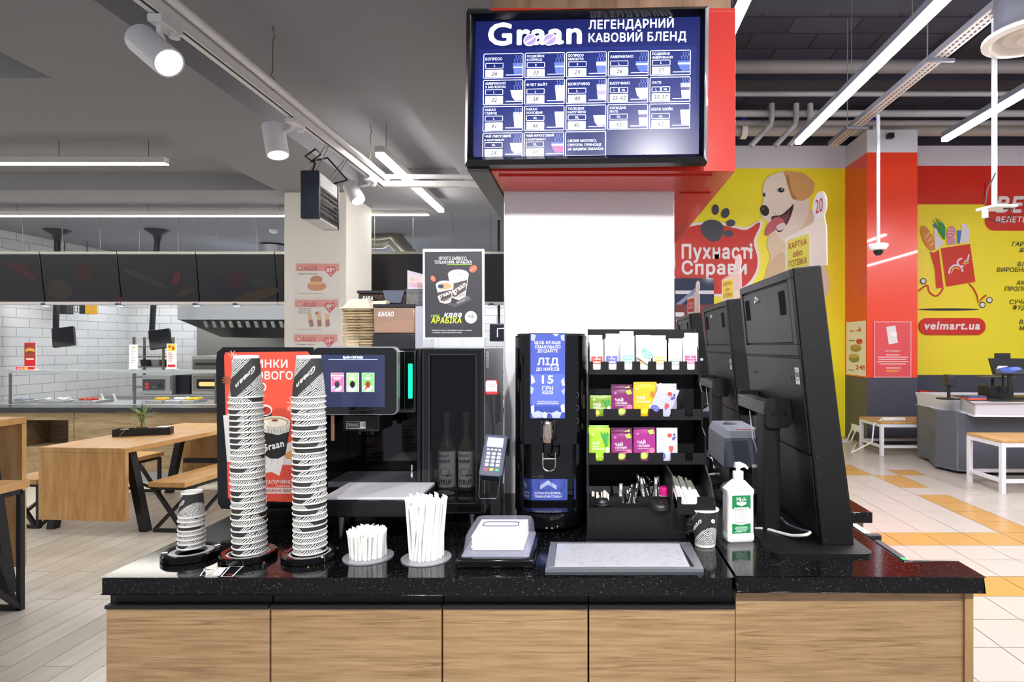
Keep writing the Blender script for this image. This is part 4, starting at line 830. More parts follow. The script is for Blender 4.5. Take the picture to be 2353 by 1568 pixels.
# column side face x=4.78, y from 10.5 (px1992) to 11.4
ar = Art((4.779, 11.38, 1.68), (0, -.88/48, 0), (0, 0, -10.9/F), (-1, 0, 0), step=.002)
ar.rect(2, -58, 46, 66, 'f3eee4').ell(24, -38, 12, 9, 'e07a3a').ell(22, -42, 10, 5, 'f3eee4').ell(24, -32, 10, 4, 'f3eee4').ell(32, -12, 7, 6, 'd8482c').ell(24, 4, 12, 8, '9a9a5a').ell(24, 0, 12, 5, 'c7a55c').ell(20, 28, 12, 9, '8a9a52').ell(20, 22, 12, 5, 'cfae62').text('24!', 24, 52, 10, 'dd4a24', .05).rect(8, -16, 22, -13, '8d8a80').rect(6, 54, 20, 56, '8d8a80')
ar.build('print', t)
t = T('notice_poster', W(2051, 868, 10.5), 'pink-red notice poster with a white phone picture on the red column', 'poster')
ar = PXART(10.49, step=.002); ar.rect(2008, 739, 2094, 868, 'efb0ac').rect(2010, 741, 2092, 866, 'df5257').poly([(2036, 752), (2057, 748), (2063, 788), (2042, 792)], 'e6e2de').ell(2053, 768, 8, 5, 'f4f2f0').text('Шановні відвідувачі!', 2051, 808, 3.2, 'f4e2e0', .02, al='c', w=36)
for k, wq in enumerate((30, 70, 64, 72, 60)): ar.rect(2051-wq/2, 815+k*5.2, 2051+wq/2, 817+k*5.2, 'f0cdca')
ar.rect(2036, 845, 2070, 847, 'f0cdca').text('ВЕЛ', 2037, 855, 4, 'e8d23a', .03).text('МАРТ', 2050, 855, 4, 'e8d23a', .03); ar.build('print', t)
t = T('small_wall_camera', W(2046, 312, 10.45), 'small dark camera on the white top of the red column', 'security camera'); p = W(2046, 312, 10.45); MB().box(p.x-.05, p.x+.05, 10.4, 10.5, p.z-.05, p.z+.04, BLKM).build('body', None, t, bevel=.01)
# outlet with plugs
t = T('wall_outlet', W(1971, 988, 10.9), 'white double wall outlet low on the red column with plugs', 'outlet'); q = (4.775, 10.95, HC-(984-PY)*10.9/F)
MB().box(4.74, 4.779, 10.75, 11.05, q[2]-.06, q[2]+.06, WHT).build('plate', None, t, bevel=.01)
for y in (10.82, 10.98): MB().tube([(4.73, y, q[2]), (4.70, y, q[2]-.1), (4.68, y-.02, .12), (4.6, y-.1, .012), (4.2, y-.25, .012)], .012, 7, WHT).build('plug_cord', None, t)
# white tables with wood tops
def wtable(x0, x1, y0, y1, h, lb):
    t = T('side_table', ((x0+x1)/2, (y0+y1)/2, 0), lb, 'table'); MB().box(x0, x1, y0, y1, h-.03, h, oakt).build('top', None, t, bevel=.003)
    for x in (x0, x1-.05):
        for y in (y0, y1-.05): MB().box(x, x+.05, y, y+.05, 0, h-.031, M('e0e2e6', .4)).build('leg', None, t)
    for y in (y0, y1-.05): MB().box(x0+.05, x1-.05, y+.005, y+.045, h-.08, h-.032, M('e0e2e6', .4)).box(x0+.05, x1-.05, y+.005, y+.045, .12, .16, M('e0e2e6', .4)).build('rail', None, t)
    for x in (x0, x1-.05): [MB().box(x+.005, x+.045, y0+.05, y1-.05, a, b_, M('e0e2e6', .4)).build('rail', None, t) for a, b_ in ((h-.08, h-.032), (.12, .16))]
    return t
wtable(W(2000, 0, 9.7).x, W(2160, 0, 9.7).x+.3, 9.35, 10.1, .52, 'white-framed side table with wood top against the red column')
wtable(W(2295, 0, 7.0).x, 6.6, 6.95, 7.6, .61, 'white-framed side table with wood top, cut by the picture edge')
x = MB(); z = .521; xx = W(2045, 0, 9.6).x; x.box(xx-.15, xx+.2, 9.5, 9.6, z, z+.05, WHT); x.solo('power_strip', None, 'white power strip lying on the side table by the red column', 'power strip', bevel=.01)
x = MB(); x.tube([(xx-.15, 9.55, z+.02), (xx-.3, 9.5, z-.05), (xx-.35, 9.45, .2), (xx-.6, 9.6, .012), (4.6, 10.5, .012)], .012, 7, WHT); x.solo('power_lead', None, 'white lead trailing from the power strip to the floor', 'cable')
# checkout desk
t = T('checkout_desk', (6, 8.4, 0), 'grey checkout desk with pale rounded edge and dark body', 'checkout desk')
zt2 = .88
def fl(px, py, z): Y = F*(HC-z)/(py-PY); return ((px-PX)*Y/F, Y)
q = [fl(2135, 1062, 0), fl(2150, 1078, 0), fl(2200, 1090, 0), fl(2290, 1093, 0), (9, 7.95), (9, 9.2), (fl(2135, 1062, 0)[0], 9.2)]
MB().prism(q, (0, 0, .04), (1, 0, 0), (0, 1, 0), (0, 0, zt2-.13), M('585d66', .4)).build('body', None, t, bevel=.01)
q2 = [(q[0][0]+.05, q[0][1]+.06), (q[3][0], q[3][1]+.06), (9, 8.0), (9, 9.1), (q[0][0]+.05, 9.1)]
MB().prism(q2, (0, 0, 0), (1, 0, 0), (0, 1, 0), (0, 0, .04), M('2c2d31', .6)).build('plinth', None, t)
xa = fl(2070, 912, zt2)[0]
q3 = [(xa, 8.5), (xa+.1, 8.35), (q[1][0]+.15, 7.75), (9.2, 7.7), (9.2, 9.3), (xa+.02, 9.3)]
MB().prism(q3, (0, 0, zt2-.09), (1, 0, 0), (0, 1, 0), (0, 0, .17), M('c3c5cc', .35)).build('edge_top', None, t, bevel=.05, seg=4)
MB().box(q[1][0]+.5, 9.0, 7.95, 8.9, zt2+.08, zt2+.09, M('2a2b2e', .5)).build('conveyor_belt', None, t)
def px8(px, py, Y=8.3): return W(px, py, Y)
t = T('checkout_monitor', px8(2320, 905), 'checkout monitor with a blue picture on a black stand', 'monitor'); a = px8(2290, 862); b_ = px8(2347, 824)
MB().hexa([(a.x, 8.35, a.z), (b_.x, 8.15, a.z), (b_.x, 8.19, a.z), (a.x, 8.39, a.z), (a.x-.03, 8.4, b_.z), (b_.x-.03, 8.2, b_.z), (b_.x-.03, 8.24, b_.z), (a.x-.03, 8.44, b_.z)], M('17181c', .2)).build('screen', None, t, bevel=.005)
ar = Art((a.x+.0, 8.345, a.z), ((b_.x-a.x)/57, -.2/57, 0), (0, .05/38, (b_.z-a.z)/38), (-.3, -1, 0), step=.002, emit=.7); ar.rect(3, 3, 54, 35, '20242e').poly([(5, 14), (50, 28), (50, 33), (8, 20)], 'c9cdd6').ell(24, 12, 14, 6, '2c3f8a').ell(36, 15, 10, 4, '4a5fc0'); ar.build('picture', t)
MB().cyl(px8(2320, 862), px8(2320, 905), .03, n=12, mat=BLKM).build('stand', None, t); p = px8(2320, 905); MB().box(p.x-.15, p.x+.15, 8.2, 8.45, zt2+.091, zt2+.11, BLKM).build('foot', None, t)
t = T('customer_display', px8(2308, 830, 8.45), 'small black customer display behind the checkout monitor', 'display'); a = px8(2288, 828, 8.45); b_ = px8(2322, 812, 8.45); MB().box(a.x, b_.x, 8.45, 8.48, a.z, b_.z, BLKM).build('panel', None, t); MB().cyl(px8(2305, 828, 8.46), px8(2305, 903, 8.46), .015, n=8, mat=BLKM).build('post', None, t)
t = T('card_scanner', px8(2176, 908), 'black handset scanner on a stand at the desk corner', 'scanner'); p = px8(2180, 905); MB().box(p.x-.12, p.x+.1, 8.2, 8.4, zt2+.081, zt2+.1, BLKM).build('foot', None, t); MB().cyl((p.x, 8.3, zt2+.1), (p.x, 8.3, zt2+.3), .022, n=10, mat=BLKM).build('stem', None, t); MB().box(p.x-.06, p.x+.06, 8.22, 8.36, zt2+.26, zt2+.42, M('24252a', .4)).build('head', None, t, bevel=.02)
t = T('receipt_printer', px8(2280, 905), 'black receipt printer with paper box on the checkout desk', 'printer'); p = px8(2278, 905, 8.6); MB().box(p.x-.1, p.x+.25, 8.5, 8.75, zt2+.092, zt2+.25, BLKM).build('body', None, t, bevel=.01); MB().box(p.x-.12, p.x+.27, 8.48, 8.77, zt2+.36, zt2+.38, M('4a4c52', .4)).cyl((p.x+.05, 8.65, zt2+.25), (p.x+.05, 8.65, zt2+.36), .02, n=8, mat=BLKM).build('shelf', None, t)
x = MB(); p = px8(2235, 905, 8.2); x.box(p.x-.12, p.x+.12, 8.1, 8.3, zt2+.0915, zt2+.115, M('c8573c', .5)); x.box(p.x-.1, p.x+.14, 8.12, 8.3, zt2+.115, zt2+.14, M('3f4f7a', .5)); x.solo('leaflet_pile', None, 'low pile of coloured leaflets on the checkout desk', 'leaflets')
t = T('shopping_trolley', W(2130, 1000, 10.8), 'red shopping trolley parked behind the checkout desk', 'trolley'); p = W(2140, 905, 10.6)
MB().bar(p+Vector((-.22, 0, .03)), p+Vector((.35, 0, -.02)), .05, .06, M('c8201c', .4)).bar(p+Vector((-.2, .3, .0)), p+Vector((.35, .3, -.02)), .03, .03, M('c8201c', .4)).build('handle', None, t)
g = MB()
for i in range(6): g.bar((p.x-.15+i*.1, 10.6, p.z), (p.x-.05+i*.08, 10.7, .45), .012, .012, M('a9abb0', .3, metal=.7))
for i in range(3): g.bar((p.x-.15+i*.03, 10.62+i*.02, .85-i*.15), (p.x+.45, 10.62+i*.02, .85-i*.15), .012, .012, M('a9abb0', .3, metal=.7))
g.build('basket', None, t)
MB().bar((p.x-.12, 10.5, .1), (p.x+.1, 10.5, .5), .04, .04, M('c9cbd0', .3, metal=.6)).bar((p.x-.12, 10.5, .12), (p.x+.4, 10.5, .12), .03, .03, M('9c9ea4', .3, metal=.6)).build('frame', None, t)
for dx in (-.1, .35): MB().cyl((p.x+dx, 10.48, .07), (p.x+dx, 10.53, .07), .07, n=16, mat=BLKM).build('wheel', None, t)
# ================================================================ coffee machine group (front plane Y=1.80)
def X(px, Y): return (px-PX)*Y/F
def Z(py, Y): return HC-(py-PY)*Y/F
def pbox(mb, px0, px1, py0, py1, Y0, Y1, mat): return mb.box(X(px0, Y0), X(px1, Y0), Y0, Y1, Z(py1, Y0), Z(py0, Y0), mat)
ym = 1.80
SUG = M('08080a', .08)
t = T('side_fridge', (X(607, ym), 2.0, CT), 'black rounded side unit of the coffee machine carrying an orange seasonal poster', 'fridge')
x = MB(); q = [(X(512, ym), Z(1166, ym)), (X(716, ym), Z(1166, ym)), (X(716, ym), Z(803, ym)), (X(514, ym), Z(803, ym)), (X(503, ym), Z(812, ym)), (X(501, ym), Z(830, ym)), (X(505, ym), Z(1156, ym))]
x.prism(q, (0, ym, 0), (1, 0, 0), (0, 0, 1), (0, .42, 0), SUG); x.build('body', None, t, bevel=.006)
for a, b_ in ((X(530, ym), 1.84), (X(700, ym), 1.84), (X(540, ym), 2.16), (X(700, ym), 2.16)): MB().cyl((a, b_, CT), (a, b_, Z(1165, ym)), .012, n=14, mat=CHROME).build('foot', None, t)
ar = PXART(ym, rough=.4)
ar.poly([(515, 818), (518, 810), (706, 808), (712, 814), (712, 1150), (706, 1155), (531, 1150), (524, 1144)], 'e2523c')
ar.poly([(513, 955), (530, 953), (545, 965), (545, 1060), (522, 1062)], 'ddd8d6').poly([(600, 1040), (680, 1012), (712, 1020), (712, 1050), (690, 1070), (650, 1068), (642, 1094), (625, 1085), (604, 1088), (590, 1060)], 'e9e4e1')
for k in range(5): ar.line([(600+k*16, 1046-k*3), (612+k*14, 1058-k*2), (606+k*16, 1074-k*3)], 1.2, 'c9bfba', up=False)
ar.k += 1
ar.ell(670, 1045, 16, 9, 'dfa05c', rot=-20).ell(676, 1030, 12, 8, 'e9d3b4')
ar.poly([(592, 945), (626, 945), (618, 985), (600, 985)], '2b2927').ell(609, 943, 17, 13, 'ece6dc').ell(609, 944, 14, 10, 'b3332c').ell(606, 941, 6, 4, '7e201c')
ar.poly([(598, 972), (668, 972), (656, 1045), (640, 1054), (622, 1054), (608, 1046)], '201e1f')
ar.poly([(598, 974), (668, 974), (665, 992), (640, 1000), (601, 992)], 'd8d4cd')
for k in range(9): ar.line([(602+k*7, 984+(k % 2)*5), (605+k*7, 990), (602+k*7, 996)], 1, '4a4745', up=False)
ar.k += 1
ar.ell(633, 970, 35, 14, 'efe9df').ell(633, 971, 31, 11.5, 'c79a6a').ell(633, 972, 28, 9.5, 'f3ead9').ell(633, 966, 8, 3, '8a5a3a')
ar.text('Graan', 604, 1038, 15, 'f2efe9', .05, .1, w=52, rot=14)
for cx, cy, r in ((535, 815, 10), (672, 925, 13), (665, 940, 7)):
    for k in range(3): a = k*PI/3; ar.line([(cx-r*math.cos(a), cy-r*math.sin(a)), (cx+r*math.cos(a), cy+r*math.sin(a))], 2.2, 'f0a898', up=False)
    ar.k += 1
for k in range(8): a = k*PI/4; ar.poly([(520, 872), (520+8*math.cos(a-.25), 874+8*math.sin(a-.25)), (520+11*math.cos(a), 874+11*math.sin(a)), (520+8*math.cos(a+.25), 874+8*math.sin(a+.25))], '8a5a34', up=False)
ar.k += 1
ar.text('НОВИНКИ', 661, 845, 17, 'f6ebe6', .035, al='r', w=128).text('ЗИМОВОГО', 673, 872, 17, 'f6ebe6', .035, al='r', w=140).text('МЕНЮ', 612, 899, 17, 'f6ebe6', .035, al='r', w=75)
ar.text('КАПУЧИНО / ЛАТЕ', 609, 1112, 8, 'f6ebe6', .03, w=104).text('зі смаком', 634, 1119, 4.5, 'f6ebe6', .01).rect(600, 1121, 712, 1135, 'e9d3cc', r=4).text('СМАЖЕНЕ МАРШМЕЛОУ', 604, 1131, 7, 'c8402c', .01, w=104)
ar.build('poster', t)
MB().box(X(512, ym), X(714, ym), 1.86, 2.18, Z(1187, ym), Z(1167, ym), BLKM).build('underframe', None, t)
t = T('coffee_machine', (X(842, ym), 2.0, CT), 'black bean-to-cup coffee machine with a touch screen and steel drip tray', 'coffee machine')
x = MB(); pbox(x, 717, 746, 803, 1182, ym, 2.2, SUG).build('left_wall', None, t, bevel=.004)
x = MB(); pbox(x, 957, 967, 803, 1182, ym, 2.2, SUG).build('right_wall', None, t, bevel=.003)
x = MB(); pbox(x, 746, 957, 803, 950, ym, 2.2, SUG).build('head', None, t, bevel=.006)
x = MB(); x.box(X(746, ym)+.001, X(957, ym)-.001, 1.97, 2.2, Z(1182, ym), Z(950, ym)-.001, M('08080a', .05)).build('mirror_back', None, t)
x = MB(); x.box(X(746, ym)+.001, X(957, ym)-.001, 1.80, 1.969, 1.2, 1.262, SUG).build('base', None, t)
for a, b_ in ((X(777, ym), 1.83), (X(950, ym), 1.83), (X(777, ym), 2.15), (X(950, ym), 2.15)): MB().cyl((a, b_, CT), (a, b_, Z(1181, ym)), .0115, n=14, mat=CHROME).build('foot', None, t)
x = MB(); x.box(X(735, 1.62)+.004, X(962, 1.62), 1.62, 1.798, 1.225, 1.272, M('0f0f12', .25)).build('drip_tray', None, t, bevel=.003)
x = MB(); x.box(X(738, 1.62)+.004, X(960, 1.62), 1.622, 1.798, 1.2725, 1.279, M('e4e5ea', .35, metal=.35)).build('drip_plate', None, t)
x = MB()
for i in range(15): y = 1.81+i*.0105; x.box(X(750, ym), X(955, ym), y, y+.0035, 1.263, 1.279, M('7c7e84', .3, metal=.8))
x.build('grille', None, t)
x = MB(); pbox(x, 787, 872, 952, 993, 1.775, 1.9, M('121214', .35)).build('spout_block', None, t, bevel=.006)
spb = bpy.data.objects['spout_block']
x = MB(); x.cyl((X(815, 1.8), 1.84, Z(1003, 1.8)), (X(815, 1.8), 1.84, Z(990, 1.8)), .008, n=12, mat=BLKG).build('nozzle', None, spb); MB().cyl((X(845, 1.8), 1.84, Z(1003, 1.8)), (X(845, 1.8), 1.84, Z(990, 1.8)), .008, n=12, mat=BLKG).build('nozzle', None, spb)
x = MB(); x.cyl((X(765, 1.76), 1.76, Z(1013, 1.76)), (X(765, 1.76), 1.76, Z(955, 1.76)), .0055, n=12, mat=M('b98a70', .3, metal=.7)).build('milk_pipe', None, t)
ar = PXART(1.775, rough=.3); ar.rect(796, 969, 840, 985, 'e9e9ec').rect(797, 970, 827, 984, '101012').text('FRANKE', 799, 981, 8, 'e9e9ec', .03, w=26).text('A400', 838, 983, 3.6, '333333', rot=90, up=True)
ar.build('name_plate', spb)
ar = PXART(1.80); ar.text('SWISS MADE', 948, 1098, 3.5, 'c9c9cc', .01, rot=90).rect(944, 1090, 948, 1095, 'c9c9cc'); ar.build('small_print', t)
# touch screen
scp = T('x', (0, 0, 0), 'x', 'x'); bpy.data.objects.remove(scp)
x = MB(); x.prism([(a, b_) for a, b_ in rr(X(716, 1.7), Z(955, 1.7), X(911, 1.7), Z(797, 1.7), .016)], (0, 1.712, 0), (1, 0, 0), (0, 0, 1), (0, .02, 0), M('c4c6ca', .25, metal=.8)); x.build('screen_housing', None, t, bevel=.003)
x = MB(); x.prism([(a, b_) for a, b_ in rr(X(718, 1.7), Z(953, 1.7), X(909, 1.7), Z(799.5, 1.7), .0145)], (0, 1.706, 0), (1, 0, 0), (0, 0, 1), (0, .006, 0), M('08080b', .04, coat=.3)); x.build('touch_screen', None, t); tsc = bpy.data.objects['touch_screen']
MB().box(X(775, 1.7), X(850, 1.7), 1.73, 1.801, Z(900, 1.7), Z(850, 1.7), BLKM).build('screen_arm', None, t)
ar = PXART(1.706, emit=.55); ar.rect(738, 816, 884, 936, '2a2e48'); ar.build('screen_backlight', tsc)
ar = PXART(1.7055, emit=1.0); ar.text('Зробіть Свій Вибір!', 811, 824, 5, 'f4f4ff', .03, al='c', w=46).rect(755, 825.5, 868, 827, '8fa4ee')
for k, (c1, l1) in enumerate((('d2567a', 'ЗИМОВЕ МЕНЮ'), ('7aa468', 'КАВА'), ('5cc45a', 'ЧАЙ'))):
    x0 = 761+k*35.3; ar.rect(x0, 857, x0+28.5, 901, 'dfe8dc' if k else 'e9a9bc').rect(x0+1, 858, x0+27.5, 900, c1).text(l1, x0+14.2, 865, 2.6, 'ffffff', .02, al='c').rect(x0+5, 868, x0+23, 869.5, 'f4f4f4').rect(x0+7, 871, x0+21, 872, 'f4f4f4')
    ar.ell(x0+14, 892, 11, 7, ('b9c9e9', 'e9ecf2', 'f0f4ea')[k]).ell(x0+14, 884, 6, 8, ('2b2b33', '17181c', '7a2e20')[k]).ell(x0+9, 893, 3, 3, ('5a6cc0', 'f7f7f7', 'd8484c')[k])
ar.build('screen_image', t)
ar = PXART(1.799, emit=2.2); ar.rect(938, 836, 948, 916, '10b070', r=2).build('status_light', t)
ar = PXART(1.799, step=.0006, rough=.2); ar.frame(930, 808, 953, 945, 1, '2c3d3a'); ar.build('light_window', t)
# glass-door unit with syrup bottles
t = T('syrup_station', (X(1040, ym), 2.0, CT), 'black glass-fronted unit with syrup bottles inside and a grey side wall', 'cabinet')
xl, xr = X(969, ym), X(1112, ym); zb, ztp = Z(1182, ym), Z(801, ym)
GR = M('7d8089', .45, metal=.3)
MB().box(xr-.01, xr, 1.818, 2.2, zb, ztp, GR).build('side_wall', None, t, bevel=.002)
MB().box(xl, xl+.01, 1.818, 2.2, zb, ztp, SUG).box(xl+.01, xr-.01, 2.18, 2.2, zb, ztp, SUG).box(xl+.01, xr-.01, 1.818, 2.18, ztp-.01, ztp, SUG).box(xl+.01, xr-.01, 1.818, 2.18, zb, zb+.04, SUG).build('cabinet_shell', None, t)
x = MB(); dz0, dz1 = zb, ztp
x.box(xl, X(988, ym), 1.80, 1.816, dz0, dz1, SUG).box(X(1092, ym), xr, 1.80, 1.816, dz0, dz1, SUG).box(X(988, ym), X(1092, ym), 1.80, 1.816, Z(817, ym), dz1, SUG).box(X(988, ym), X(1092, ym), 1.80, 1.816, dz0, Z(1150, ym), SUG); x.build('door_frame', None, t)
x = MB(); x.box(X(988, ym), X(1092, ym), 1.806, 1.810, Z(1150, ym), Z(817, ym), M('0c0c10', .03, alpha=.4)); x.build('door_glass', None, t)
ar = PXART(1.80, rough=.3); ar.frame(986, 815, 1094, 1157, 1.2, '3a3a40', r=4).frame(973, 803, 1108, 1178, 1, '2a2a2e', r=5); ar.build('door_trim', t)
ar = PXART(1.799); ar.ell(1021, 1133, 25, 6, '24262a'); ar.build('sensor_disc', t)
ar = Art((xr+.0005, 1.83, Z(808, ym)), (0, 1, 0), (0, 0, -1), (1, 0, 0)); ar.rect(.005, 0, .05, .05, 'e4e4e4')
for k in range(6): ar.rect(.01, .006+k*.007, .04, .009+k*.007, 'a05050' if k == 2 else '9a9a9a')
ar.build('type_label', t)
x = MB()
for k in range(8): x.box(xr, xr+.001, 2.02+k*.015, 2.026+k*.015, 1.42, 1.52, M('4a4c55', .6))
x.build('vent_slots', None, t)
for a, b_ in ((X(983, ym), 1.84), (X(1080, ym), 1.84), (xl+.02, 2.16), (xr-.03, 2.16)): MB().cyl((a, b_, CT), (a, b_, zb), .012, n=14, mat=CHROME).build('foot', None, t)
for px, py0, lb, w in ((1022, 955, 'syrup bottle with a white printed label, nearer the glass door hinge side', 40), (1068, 960, 'syrup bottle with a white printed label, partly behind the door frame', 36)):
    Yb = 1.90; xx = X(px, Yb); r = w/2*Yb/F; z0 = zb+.041; zl = Z(1037, Yb)
    b_ = T('syrup_bottle', (xx, Yb+r, z0), lb, 'bottle')
    MB().lathe([(0, 0), (r, .004), (r, zl-z0), (r*.8, zl-z0+.02), (.009, zl-z0+.045), (.009, zl-z0+.1), (.012, zl-z0+.1), (.012, zl-z0+.12), (0, zl-z0+.12)], (xx, Yb+r, z0), 24, M('5a4a40', .08)).build('glass_body', None, b_)
    MB().lathe([(r+.0008, Z(1121, Yb)-z0), (r+.0008, zl-z0-.002)], (xx, Yb+r, z0), 28, M('e4e4e6', .4)).build('label', None, b_)
    def on(a, b2): # bend print round the bottle
        an = (a-px)*Yb/F/r; return (xx+(r+.0016)*math.sin(an), Yb+r-(r+.0016)*math.cos(an), Z(b2, Yb))
    ar = PXART(Yb); ar.text('madam', px-15, 1064, 9, '1a1a1c', .03, w=26).text('BARLINE', px-15, 1051, 6, '1a1a1c', .02, w=24).ell(px, 1085, 11, 9, '1a1a1c').ell(px, 1085, 7, 6, 'e4e4e6').text('SYRUP', px-15, 1114, 11, '1a1a1c', .03, w=30).text('BAR', px+4, 1096, 5, '1a1a1c', .02)
    ar.mb.v = [on((v[0]*F/Yb)+PX, (HC-v[2])*F/Yb+PY) for v in ar.mb.v]; ar.build('label_print', b_)
# poster in an acrylic stand on the syrup unit
Yp = 1.90
t = T('poster_stand', (X(1042, Yp), Yp, ztp), 'black coffee poster in a white-edged acrylic stand on the glass-fronted unit', 'poster stand')
x = MB(); x.prism(rr(X(971.5, Yp), Z(779, Yp), X(1113, Yp), Z(572, Yp), .003), (0, Yp, 0), (1, 0, 0), (0, 0, 1), (0, .004, 0), M('f2f2f6', .3)); x.build('card', None, t); crd = t.children[0]
MB().box(X(971, Yp), X(1113, Yp), Yp-.012, Yp+.05, ztp, ztp+.004, ACRYL).hexa([(X(971, Yp), Yp-.006, ztp+.004), (X(1113, Yp), Yp-.006, ztp+.004), (X(1113, Yp), Yp-.004, ztp+.004), (X(971, Yp), Yp-.004, ztp+.004), (X(971, Yp), Yp-.003, Z(778, Yp)), (X(1113, Yp), Yp-.003, Z(778, Yp)), (X(1113, Yp), Yp-.0015, Z(778, Yp)), (X(971, Yp), Yp-.0015, Z(778, Yp))], ACRYL).box(X(971, Yp), X(1113, Yp), Yp, Yp+.004, ztp+.004, Z(779, Yp), ACRYL).build('acrylic_base', None, t)
ar = PXART(Yp, rough=.35)
def q6(x, y): return (960+x/6.53, 560+y/6.53)
def Q(pts): return [q6(*p) for p in pts]
ar.poly(Q([(104, 125), (963, 118), (970, 1405), (112, 1412)]), '3b3a40')
ar.text('НІЧОГО ЗАЙВОГО,', *q6(318, 244), 6.6, 'f4f4f6', .015, w=65).text('ТІЛЬКИ', *q6(250, 303), 6.6, 'f4f4f6', .005, w=27).text('100% АРАБІКА', *q6(440, 300), 6.6, 'f4f4f6', .035, w=57).line(Q([(440, 318), (815, 314)]), 1.3, '9fd22a')
ar.poly(Q([(320, 870), (560, 960), (800, 850), (790, 800), (700, 790), (560, 900), (380, 880)]), '57565c').poly(Q([(700, 800), (760, 790), (790, 815), (720, 850)]), '6e6d72')
ar.text('GRAAN', *q6(590, 905), 4, 'c9c9cc', .03, rot=22)
ar.poly(Q([(455, 470), (765, 470), (715, 800), (620, 850), (520, 815)]), 'e7e4e0').poly(Q([(490, 610), (745, 545), (722, 700), (560, 805), (515, 790)]), '5b4e4c').ell(*q6(610, 465), 24, 11.5, 'f4f1ea').ell(*q6(610, 465), 20.5, 9, 'fbf6ea').ell(*q6(625, 462), 4, 2, 'e0b98a')
ar.text('graan', *q6(540, 760), 11, 'f4f1ea', .05, 0, w=36, rot=34)
ar.poly(Q([(278, 640), (540, 640), (500, 880), (420, 905), (330, 880)]), 'e7e4e0').poly(Q([(298, 735), (520, 690), (505, 800), (400, 868), (325, 850)]), '54474a').ell(*q6(408, 625), 20.5, 10.5, 'f4f1ea').ell(*q6(408, 640), 16, 7.5, 'd8a878').ell(*q6(350, 645), 7, 4.5, '3a456a')
ar.text('graan', *q6(308, 830), 9, 'f4f1ea', .05, 0, w=34, rot=22)
for k in range(14): ar.line(Q([(360+k*10, 880-k*2), (364+k*10, 850-k*3)]), .8, '8a8684', up=False)
for k in range(12): ar.line(Q([(580+k*11, 825-k*4), (584+k*11, 790-k*6)]), .8, '8a8684', up=False)
ar.k += 1
ar.ell(*q6(831, 380), 9.5, 8, 'd8694c', rot=-35).line(Q([(790, 410), (820, 385), (840, 375), (872, 345)]), 1.4, 'f6c0a8').ell(*q6(231, 527), 5.5, 7.5, 'd8694c', rot=-30).line(Q([(215, 495), (232, 525), (245, 560)]), 1.2, 'f6c0a8')
ar.text('кава', *q6(395, 1100), 11, 'f6f6f8', .05, .2, w=41).text('100%', *q6(203, 1108), 6, 'b6dc3c', .02, .1, w=19).text('АРАБІКА', *q6(198, 1193), 12, 'd4ee3c', .05, .15, w=70)
ar.ell(*q6(798, 1106), 14, 14.3, 'f4f4f8').text('+5', *q6(752, 1118), 8, '3a3a44', .01, .2, w=13.5).text('грн', *q6(770, 1160), 3.4, 'b9b9c0', 0, .1)
ar.text('*Обираючи каву зі 100% Арабіка вартість складає', *q6(205, 1310), 2.6, 'e9e9ec', .01, .15, w=93).text('+5 гривень до ціни зазначеної в меню', *q6(215, 1343), 2.6, 'e9e9ec', .01, .15, w=68)
ar.build('poster_print', crd)
# pink notice behind
t = T('pink_notice', (X(955, 2.08), 2.08, ztp), 'small pink and white notice leaning behind the poster stand', 'notice')
p0, p1 = Vector((X(936, 2.05), 2.05, Z(667, 2.05))), Vector((X(985, 2.14), 2.14, Z(667, 2.14)))
h0 = Vector((0, 0, 46*2.05/F)); x = MB(); x.hexa([p0, p1, p1+Vector((0, .004, 0)), p0+Vector((0, .004, 0)), p0+h0, p1+h0*.75, p1+h0*.75+Vector((0, .004, 0)), p0+h0+Vector((0, .004, 0))], M('dfdbe4', .4)); x.build('card', None, t)
ar = Art(p0, (p1-p0)/49, (0, 0, 2.05/F), (-.2, -1, 0)); ar.poly([(3, 4), (48, 4), (48, 30), (3, 38)], 'eed6da').ell(11, 24, 4, 6, 'd9cfa8').text('СОЛОДКІ', 4, 8, 7, 'c987b4', .02, flip=1, w=44); ar.build('print', t)
MB().box(X(936, 2.05), X(985, 2.05), 2.04, 2.12, ztp, Z(667, 2.05), ACRYL).build('stand', None, t)
# bean hopper and cocoa canister
LID = M('23242a', .35); zt3 = Z(803, ym)+.001
t = T('bean_hopper', (X(895, 2.1), 2.12, zt3), 'dark coffee bean hopper with lidded compartments behind the cocoa canister', 'hopper')
x0, x1 = X(823, 2.05), X(972, 2.05); z0, z1 = zt3, Z(668, 2.05)
MB().box(x0, x1, 2.05, 2.2, z0, z1-.01, M('3a2d26', .12, coat=.4, bump=.9, bscale=70)).build('bin', None, t, bevel=.004)
xm0, xm1 = X(880, 2.04), X(928, 2.04)
MB().box(x0-.003, xm0, 2.045, 2.205, z1-.01, z1, LID).build('lid', None, t, bevel=.002)
MB().box(xm1, x1+.003, 2.045, 2.205, z1-.006, z1+.004, LID).build('lid', None, t, bevel=.002)
MB().hexa([(X(886, 2.04), 2.04, Z(697, 2.04)), (X(921, 2.04), 2.04, Z(697, 2.04)), (X(921, 2.04), 2.05, Z(697, 2.04)), (X(886, 2.04), 2.05, Z(697, 2.04)), (X(879, 2.04), 2.04, z1), (X(929, 2.04), 2.04, z1), (X(929, 2.04), 2.2, z1), (X(879, 2.04), 2.2, z1)], M('5a6172', .35)).build('ground_chute', None, t, bevel=.002)
bn = MB(); random.seed(9); bm1 = [M(c, .3, coat=.3) for c in ('3b2a24', '54403a', '2b1f1c')]
